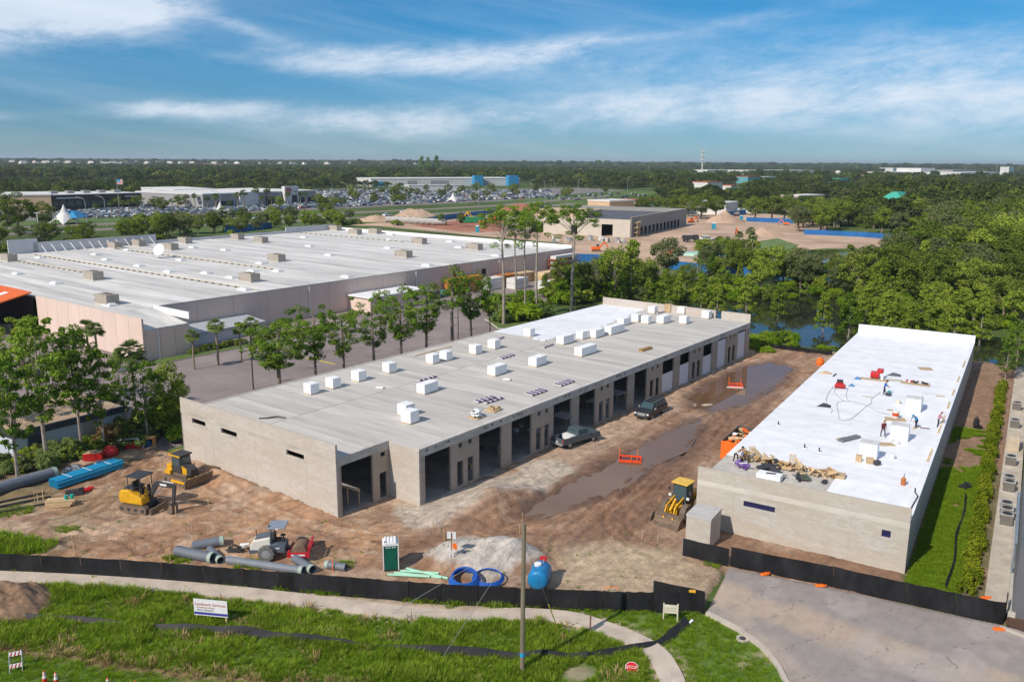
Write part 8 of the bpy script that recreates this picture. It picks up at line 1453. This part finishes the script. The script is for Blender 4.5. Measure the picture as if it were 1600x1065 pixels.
for row in range(17):
    v = 0
    for k in range(60):
        px = 130+k*13.2+random.uniform(-1.5, 1.5); t_ = row/16; yb = 342.5-(px-200)*.0455; py = yb-4-27*t_**.8+random.uniform(-.3, .3)
        if px > 830 or random.random() < .30 or py < 299 or nC >= 292: continue
        p = gf(px, py)
        if any(math.hypot(p[0]-a, p[1]-b) < r*.7 for a, b, r in SPOTS): continue
        nC += 1; car(p, th+random.choice([0, math.pi])+R(90)*(row % 2), 'car parked in the dealership lots beyond the boulevard', 'cars in the dealership lots')
for px, py, ci, l in ((513, 343, 0, 'car on the boulevard near the big store'), (605, 338, 0, 'car on the boulevard left of the concrete pipes'), (632, 333, 0, 'car far along the boulevard'), (545, 338, 2, 'car on the boulevard, far carriageway'), (403, 343, 1, 'car turning at the boulevard beside the showroom tent')): car(gf(px, py), th, l, None, ci, 1.25)
for k in range(46): car(gf(random.uniform(850, 1010), random.uniform(303, 313)), th, 'car in the far car park under oaks', 'cars in the far car park', random.choice([2, 3, 2, 1]))
for px, py, ci, l in ((1105, 376, 0, 'car parked beside the dump truck'), (1118, 345, 4, 'car parked by the sandy mound'), (310, 392, 1, 'car behind the store')): car(gf(px, py), .3, l, None, ci, 1.3)
pts = []
for k in range(5200):
    px, t_ = random.uniform(90, 860), random.random(); py = 342.5-(px-200)*.0455-4-31*t_; row = int(py*1.6)
    p = gf(px, py)
    if py > 297 and (row % 3) and not any(math.hypot(p[0]-a, p[1]-b) < r*.62 for a, b, r in SPOTS): pts.append((round(p[0]/2.9)*2.9, round(p[1]/5.5)*5.5, FZ))
pts = list(set(pts)); CMS = []
for c, n_ in CC[:5]:
    me = CM.copy(); me.materials[0] = M('lot_paint_'+n_, c, .3, .05, spec=.6); CMS.append(me)
CMS += [CMS[0], CMS[2], CMS[3]]
cs = scatter('lot_cars', pts, [1.0]*len(pts), CMS, seed=21)
# tents
def tent(px, py, s, label, c1=None):
    t = thing('peaked_tent', label, 'tent', gf(px, py), random.random()); mb = MB(); n = 12; prev = None
    for k in range(n):
        a0, a1 = 6.283*k/n, 6.283*(k+1)/n; R_ = lambda a: s*(1.0 if round(a/6.283*n) % 3 == 0 else .62); zz_ = lambda a: 0.1 if round(a/6.283*n) % 3 == 0 else s*.32
        A = [(math.cos(a)*R_(a), math.sin(a)*R_(a), zz_(a)) for a in (a0, a1)]; B_ = [(math.cos(a)*s*.22, math.sin(a)*s*.22, s*.75) for a in (a0, a1)]; mb.face([A[0], A[1], B_[1], B_[0]]); mb.face([B_[0], B_[1], (0, 0, s*1.25)])
    mb.build('canopy', c1 or m_fwall, t); MB().tube([(0, 0, 0), (0, 0, s*1.25)], .12, 6).build('mast', m_fgrey, t); return t
tent(102, 350, 7.5, 'large white peaked tent beside the boulevard'); tent(345, 340, 7, 'white and dark peaked tent before the dealership'); tent(555, 312, 7, 'small white peaked tent in the car lots, left one'); tent(708, 316, 6, 'small white peaked tent in the car lots, right one')
t = thing('blue_canopy', 'blue square canopy behind the large white tent', 'canopy', gf(112, 349)); MB().taper(-6, 6, -6, 6, 3, 6, 4, 4, 4, 4).build('roof', m_fblue, t)
for x in (-5, 5): MB().tube([(x, -5, 0), (x, -5, 3)], .15, 5).build('post', m_fgrey, t)
# ---- posts, masts, lamps
def lamp(px, py, top, arm=2.5, label='', sgn=1, thick=.16, group=None, z=FZ):
    p = gp(px, py, z); h = height_at(p, top); t = thing('street_lamp', label, 'lamp post', p, 0, group); MB().tube([(0, 0, 0), (0, 0, h*.86), (-sgn*arm*.25, 0, h*.96), (-sgn*arm, 0, h)], [thick, thick*.7, thick*.6, thick*.4], 6).build('pole', m_galv, t); MB().box(-sgn*arm-.5, -sgn*arm+.5, -.2, .2, h-.05, h+.12).build('head', m_fgrey, t)
for px, py, top, l, s in ((137, 358, 308, 'curved street lamp beside the large tent', 1), (167, 356, 306, 'street lamp right of the curved one', 1), (347, 352, 298, 'curved street lamp before the grey fronted dealership', 1), (545, 344, 285, 'street lamp by the dark delivery lane', 1), (748, 322, 282, 'street lamp before the retail building, left', 1), (828, 318, 281, 'curved street lamp left of tall pine crowns', -1), (866, 314, 280, 'curved street lamp behind the pine crowns', 1), (903, 312, 279, 'tall street lamp behind the umbrella pine', -1), (935, 320, 290, 'street lamp above the block shell', 1), (980, 306, 276, 'street lamp over the far car park', -1), (1040, 300, 280, 'street lamp at far car park end', 1), (1270, 305, 285, 'street lamp right of the teal shops', 1), (698, 304, 279, 'slim mast light behind the car lots', 1), (574, 300, 282, 'mast light by the retail building', 1)): lamp(px, py, top, 3.2, l, s)
for k in range(22): lamp(random.uniform(440, 900), random.uniform(303, 322), random.uniform(278, 292), 1.0, 'slim light pole in the dealership lots', 1, .12, 'light poles in the lots')
p = gp(716, 531, FZ); t = thing('lamp_post', 'dark slim lamp post behind the block building', 'lamp post', p); h = height_at(p, 436); MB().tube([(0, 0, 0), (0, 0, h)], [.09, .06], 6).build('pole', m_steel, t); MB().obox((0, 0, h), (.7, .35, .12)).build('head', m_steel, t)
p = gp(396, 608, FZ); t = thing('lamp_post', 'dark lamp post left of the big round pine', 'lamp post', p); h = height_at(p, 506); MB().tube([(0, 0, 0), (0, 0, h)], [.1, .07], 6).build('pole', m_steel, t); MB().obox((0, 0, h), (.8, .35, .12)).build('head', m_steel, t)
p = gf(62, 372); t = thing('utility_pole', 'white concrete pole behind the store parapet', 'pole', p); h = height_at(p, 332); MB().tube([(0, 0, 0), (0, 0, h)], [.25, .18], 8).build('shaft', m_fwall, t); MB().box(-1.2, 1.2, -.1, .1, h-.3, h-.1).build('crossarm', m_fwall, t)
p = gf(187, 335); t = thing('flag_pole', 'flag pole with red and white flag before the dark showroom', 'flag pole', p); h = height_at(p, 279); MB().tube([(0, 0, 0), (0, 0, h)], .15, 6).build('pole', m_galv, t); fg = MB().box(.2, 3.4, -.03, .03, h-3.2, h-.4).build('flag', m_fwall, t)
for k in range(4): MB().box(.2, 3.4, -.05, .05, h-3.1+.7*k, h-2.8+.7*k).build('stripe', m_emb, fg)
MB().box(.2, 2, -.06, .06, h-1.8, h-.42).build('canton', MATS['far_blue'], fg)
p = gf(1096, 283); t = thing('cell_tower', 'tall pale cell tower with antenna rings', 'tower', p); h = height_at(p, 236); MB().tube([(0, 0, 0), (0, 0, h)], [1.3, .8], 8).build('mast', m_fwall, t)
for z in (h-1.5, h-8, h-15):
    o = MB().lathe([(2.6, z), (2.6, z+.5)], 12).build('platform', m_fgrey, t)
    for k in range(6): a = 6.283*k/6; MB().box(-.35, .35, -.35, .35, -1.6, 1.6).build('antenna', m_fwall, o, (math.cos(a)*2.9, math.sin(a)*2.9, z+.4))
p = gf(1308, 286); t = thing('water_tower', 'small white ball water tower on a stem', 'tower', p); h = height_at(p, 267); MB().tube([(0, 0, 0), (0, 0, h-4)], [1.2, 1.0], 8).build('stem', m_fwall, t); MB().lathe([(.8, h-6), (3.6, h-4), (4.2, h-1.5), (3.2, h), (.2, h+.6)], 12).build('bowl', m_fwall, t)
for px, py, top in ((1014, 276, 258), (1110, 272, 256), (1220, 272, 257), (1284, 280, 257), (1337, 280, 257), (1407, 275, 258), (1456, 275, 256), (1507, 276, 258), (1556, 277, 256), (1569, 277, 255)): lamp(px, py, top, 2, 'thin distant mast above the treeline on the right', 1, .35, 'distant masts')
for k in range(9): lamp(435+8*k+random.uniform(-2, 2), 285-.3*k, 274-.3*k, 1.5, 'pale sports light mast beyond the showrooms', 1, .3, 'sports light masts')
t = thing('billboard', 'small orange and cream sign on posts in the far town', 'sign', gf(1350, 288)); MB().box(-6, 6, -.4, .4, 6, 14).build('panel', M('sign_cream', (.70, .52, .28), .7), t)
for x in (-3, 3): MB().tube([(x, 0, 0), (x, 0, 6)], .4, 5).build('post', m_fgrey, t)
# ---- rows of palms and street trees
GP = 'palms before the dealerships'
for px, py, h in [(278, 330, 9), (292, 327, 9), (305, 326, 9), (270, 333, 8), (338, 330, 10), (372, 326, 10), (382, 325, 11), (400, 322, 12), (418, 321, 12), (410, 326, 8), (425, 327, 8), (152, 342, 8), (175, 338, 8), (192, 337, 8), (202, 336, 8), (360, 333, 7), (450, 322, 9), (470, 321, 9), (478, 320, 9), (500, 322, 8), (640, 318, 7), (660, 318, 8), (545, 326, 7)]: plant('palm', gf(px, py), h, 'palm standing before the car dealerships', GP, 1.25)
GS = 'street trees along the boulevard'
for k in range(70):
    px = random.uniform(150, 1000); py = random.uniform(298, 336-(px-200)*.035); kd = random.choice(['oak', 'oak', 'palm', 'brightoak']); p = gf(px, py)
    if not any(math.hypot(p[0]-a, p[1]-b) < r*.55 for a, b, r in SPOTS): plant(kd, p, random.uniform(6, 10), {'oak': 'dark shade tree', 'brightoak': 'light green shade tree', 'palm': 'palm'}[kd]+' among the cars of the dealership lots', 'trees in the dealership lots', 1.1)
for k in range(60):
    px = random.uniform(-20, 560); py = 379-px*.062+random.uniform(-3, 12); p = gf(px, py); kd = random.choice(['oak', 'brightoak', 'shrub', 'oakgrey'])
    if FC.inv(p[0], p[1])[0] < -116 and polydist(BLVD1, np.array(p[0]), np.array(p[1]), False) > 9: plant(kd, p, random.uniform(2.5, 4) if kd == 'shrub' else random.uniform(5, 10), 'tree or bush in the strip between store and boulevard', 'planting between store and boulevard', 1.1)
for k, px, py, h, w in [('oak', 30, 362, 17, 1.1), ('oak', 70, 361, 13, 1), ('oak', 12, 366, 12, .9), ('brightoak', 248, 372, 11, .8), ('oak', 222, 370, 10, 1), ('oak', 205, 371, 8, 1), ('oak', 382, 358, 10, .9), ('brightoak', 432, 360, 10, .7), ('brightoak', 452, 359, 7, .8), ('brightoak', 477, 357, 9, .75), ('oak', 290, 365, 8, .9), ('oak', 310, 366, 8, .8), ('oak', 333, 364, 9, .8), ('palm', 350, 362, 10, 1.2), ('palm', 365, 361, 9, 1.2), ('oak', 270, 369, 8, .9), ('oak', 720, 354, 7, .8), ('oak', 690, 352, 6, .8), ('palmetto', 540, 351, 4, 1.6), ('oak', 520, 352, 5, 1.2), ('shrub', 620, 352, 3.5, 1.4), ('oak', 585, 321, 8, 1), ('oak', 615, 320, 8, 1), ('oak', 520, 325, 8, 1), ('oak', 506, 330, 9, .9), ('oak', 690, 312, 9, 1.1), ('oak', 760, 310, 8, 1.1), ('oak', 640, 306, 9, 1.2), ('oak', 620, 301, 9, 1.2), ('oak', 745, 300, 10, 1.2), ('oak', 700, 302, 9, 1.2), ('oak', 800, 303, 10, 1.2), ('oak', 845, 345, 9, .9), ('oak', 770, 355, 7, .9)]: plant(k, gf(px, py), h, {'oak': 'dark street tree', 'brightoak': 'bright green street tree', 'palm': 'street palm', 'palmetto': 'low palm bush', 'shrub': 'low bush'}[k]+' near the boulevard', GS, w)
for k in range(40): px = random.uniform(-10, 260); plant('shrub', gf(px, 392-px*.075+random.uniform(-2, 2)), random.uniform(2.2, 3.4), 'dense hedge bush behind the store roof', 'hedge bushes behind the store', 1.6, 0)
for px, py, h, w in ((1270, 352, 13, 1.2), (1255, 356, 12, 1.2), (1292, 352, 13, 1.2), (1180, 344, 13, 1.3), (1205, 345, 14, 1.3), (1225, 345, 13, 1.2), (1095, 342, 14, 1.3), (1075, 338, 13, 1.3), (1118, 338, 12, 1.2), (1060, 335, 12, 1.2), (1240, 346, 12, 1.1)): plant('oak', gf(px, py), h, 'large spreading dark oak at the edge of the far site', 'large oaks at the far site', w)
for k in range(46): px = random.uniform(1245, 1470); plant(random.choice(['oak', 'oak', 'oakgrey', 'brightoak']), gf(px, random.uniform(341, 364)+(px-1245)*.035), random.uniform(9, 15), 'oak in the dense stand behind the dark blue fence', 'oaks behind the dark blue fence', 1.15)
for k in range(26): px = random.uniform(1000, 1240); plant('oak', gf(px, random.uniform(318, 338)), random.uniform(7, 11), 'shade oak between the far site and the shops', 'oaks between far site and shops', 1.15)
for k in range(16): plant(random.choice(['oak', 'brightoak', 'palm']), gf(random.uniform(1090, 1180), random.uniform(395, 418)), random.uniform(5, 9), 'tree just inside the long blue fence', 'trees inside the long blue fence', 1.0)
for px, h, l in ((659, 26, 'left'), (669, 25, 'middle'), (682, 27, 'right')): plant('cypress', gf(px, 274), h*1.6, 'tall dark conifer above the treeline, %s of three' % l, None, 1.1, 2)
# ---- woodland mass to the horizon
def wood_points(n, d0, d1, mind, seed, halfw=.74):
    r = np.random.default_rng(seed); d = np.sqrt(r.uniform(d0*d0, d1*d1, n)); a = r.uniform(-halfw, halfw, n); x, y = d*np.sin(a), d*np.cos(a); k = np.ones(n, bool)
    for a_, b_, q in SPOTS: k &= (x-a_)**2+(y-b_)**2 > q*q
    return x[k], y[k]
lots = [gf(*q) for q in [(-300, 405), (-300, 345), (-150, 322), (0, 318), (300, 302), (560, 296), (820, 292), (1020, 298), (1040, 318), (1240, 328), (1300, 345), (1440, 376), (1445, 440), (1300, 470), (1180, 560), (900, 480), (500, 600), (-200, 700)]]
blvd = [gf(*q) for q in [(860, 322), (940, 312), (1040, 300), (1090, 293), (1020, 292), (930, 300), (850, 310)]]
town = [gf(*q) for q in [(1080, 300), (1200, 292), (1330, 291), (1330, 286), (1180, 284), (1090, 290)]]
x, y = wood_points(26000, 230, 1100, 0, 1); k = ~inside(lots, x, y) & ~inside(blvd, x, y) & ~(inside(town, x, y) & (RNG.random(len(x)) < .7)); k &= ~((x > 60) & (y < 240)) & (fbm(x*.012, y*.012, 101, 3) > .28)
dd = np.hypot(x, y); k &= RNG.random(len(x)) < .34+.2*(x > 130)
x, y = x[k], y[k]; s = (.5+.65*RNG.random(len(x))**1.5)*(.8+.7*fbm(x*.012, y*.012, 103)+.22*(x > 120)+.5*sst(150, 260, x)*(y < 620)); scatter('woodland', np.stack([x, y, np.full(len(x), FZ)], 1), s, FARC, seed=11)
x, y = wood_points(26000, 1050, 3600, 0, 2); k = fbm(x*.003, y*.003, 104, 3) > .30; x, y = x[k], y[k]; scatter('woodland', np.stack([x, y, np.full(len(x), FZ)], 1), 1.0+.8*RNG.random(len(x))+.5*fbm(x*.004, y*.004, 107), FARC, seed=12)
x, y = wood_points(22000, 3500, 12000, 0, 3); scatter('woodland', np.stack([x, y, np.full(len(x), FZ)], 1), 2.0+1.4*RNG.random(len(x))+1.0*fbm(x*.0006, y*.0006, 106), FARC, seed=13)
far = [gf(px, 259.8+random.random()*3.5) for px in np.linspace(20, 1580, 90)]
hs = MB().box(-8, 8, -6, 6, 0, 5.5).taper(-9, 9, -7, 7, 5.5, 9, 4, 4, 6, 6).mesh('far_house'); hs.materials.append(M('far_house', (.6, .55, .48), .9, .1, .05, orand=.35))
for i, p in enumerate(far):
    o = link('far_house', hs, None, (p[0], p[1], 9), random.random()*3); o.scale = (random.uniform(1, 2.6), 1, 1.3); tag(o, 'pale roof peeping out of the far woods', 'house', 'pale roofs in the far woods'); o.location.z = FZ; o.scale.z = 2.6
# ---- air
b = MB().box(-15500, 15500, -300, 21000, FZ-1.2, 75).build('haze', []); b['kind'] = 'stuff'
hm = bpy.data.materials.new('haze_air'); hm.use_nodes = True; nt = hm.node_tree; nt.nodes.remove(nt.nodes['Principled BSDF']); pv = nt.nodes.new('ShaderNodeVolumePrincipled'); pv.inputs['Density'].default_value = 0.8e-4; pv.inputs['Color'].default_value = (.72, .84, .95, 1); pv.inputs['Anisotropy'].default_value = 0.1; nt.links.new(pv.outputs[0], nt.nodes['Material Output'].inputs['Volume']); b.data.materials.append(hm)
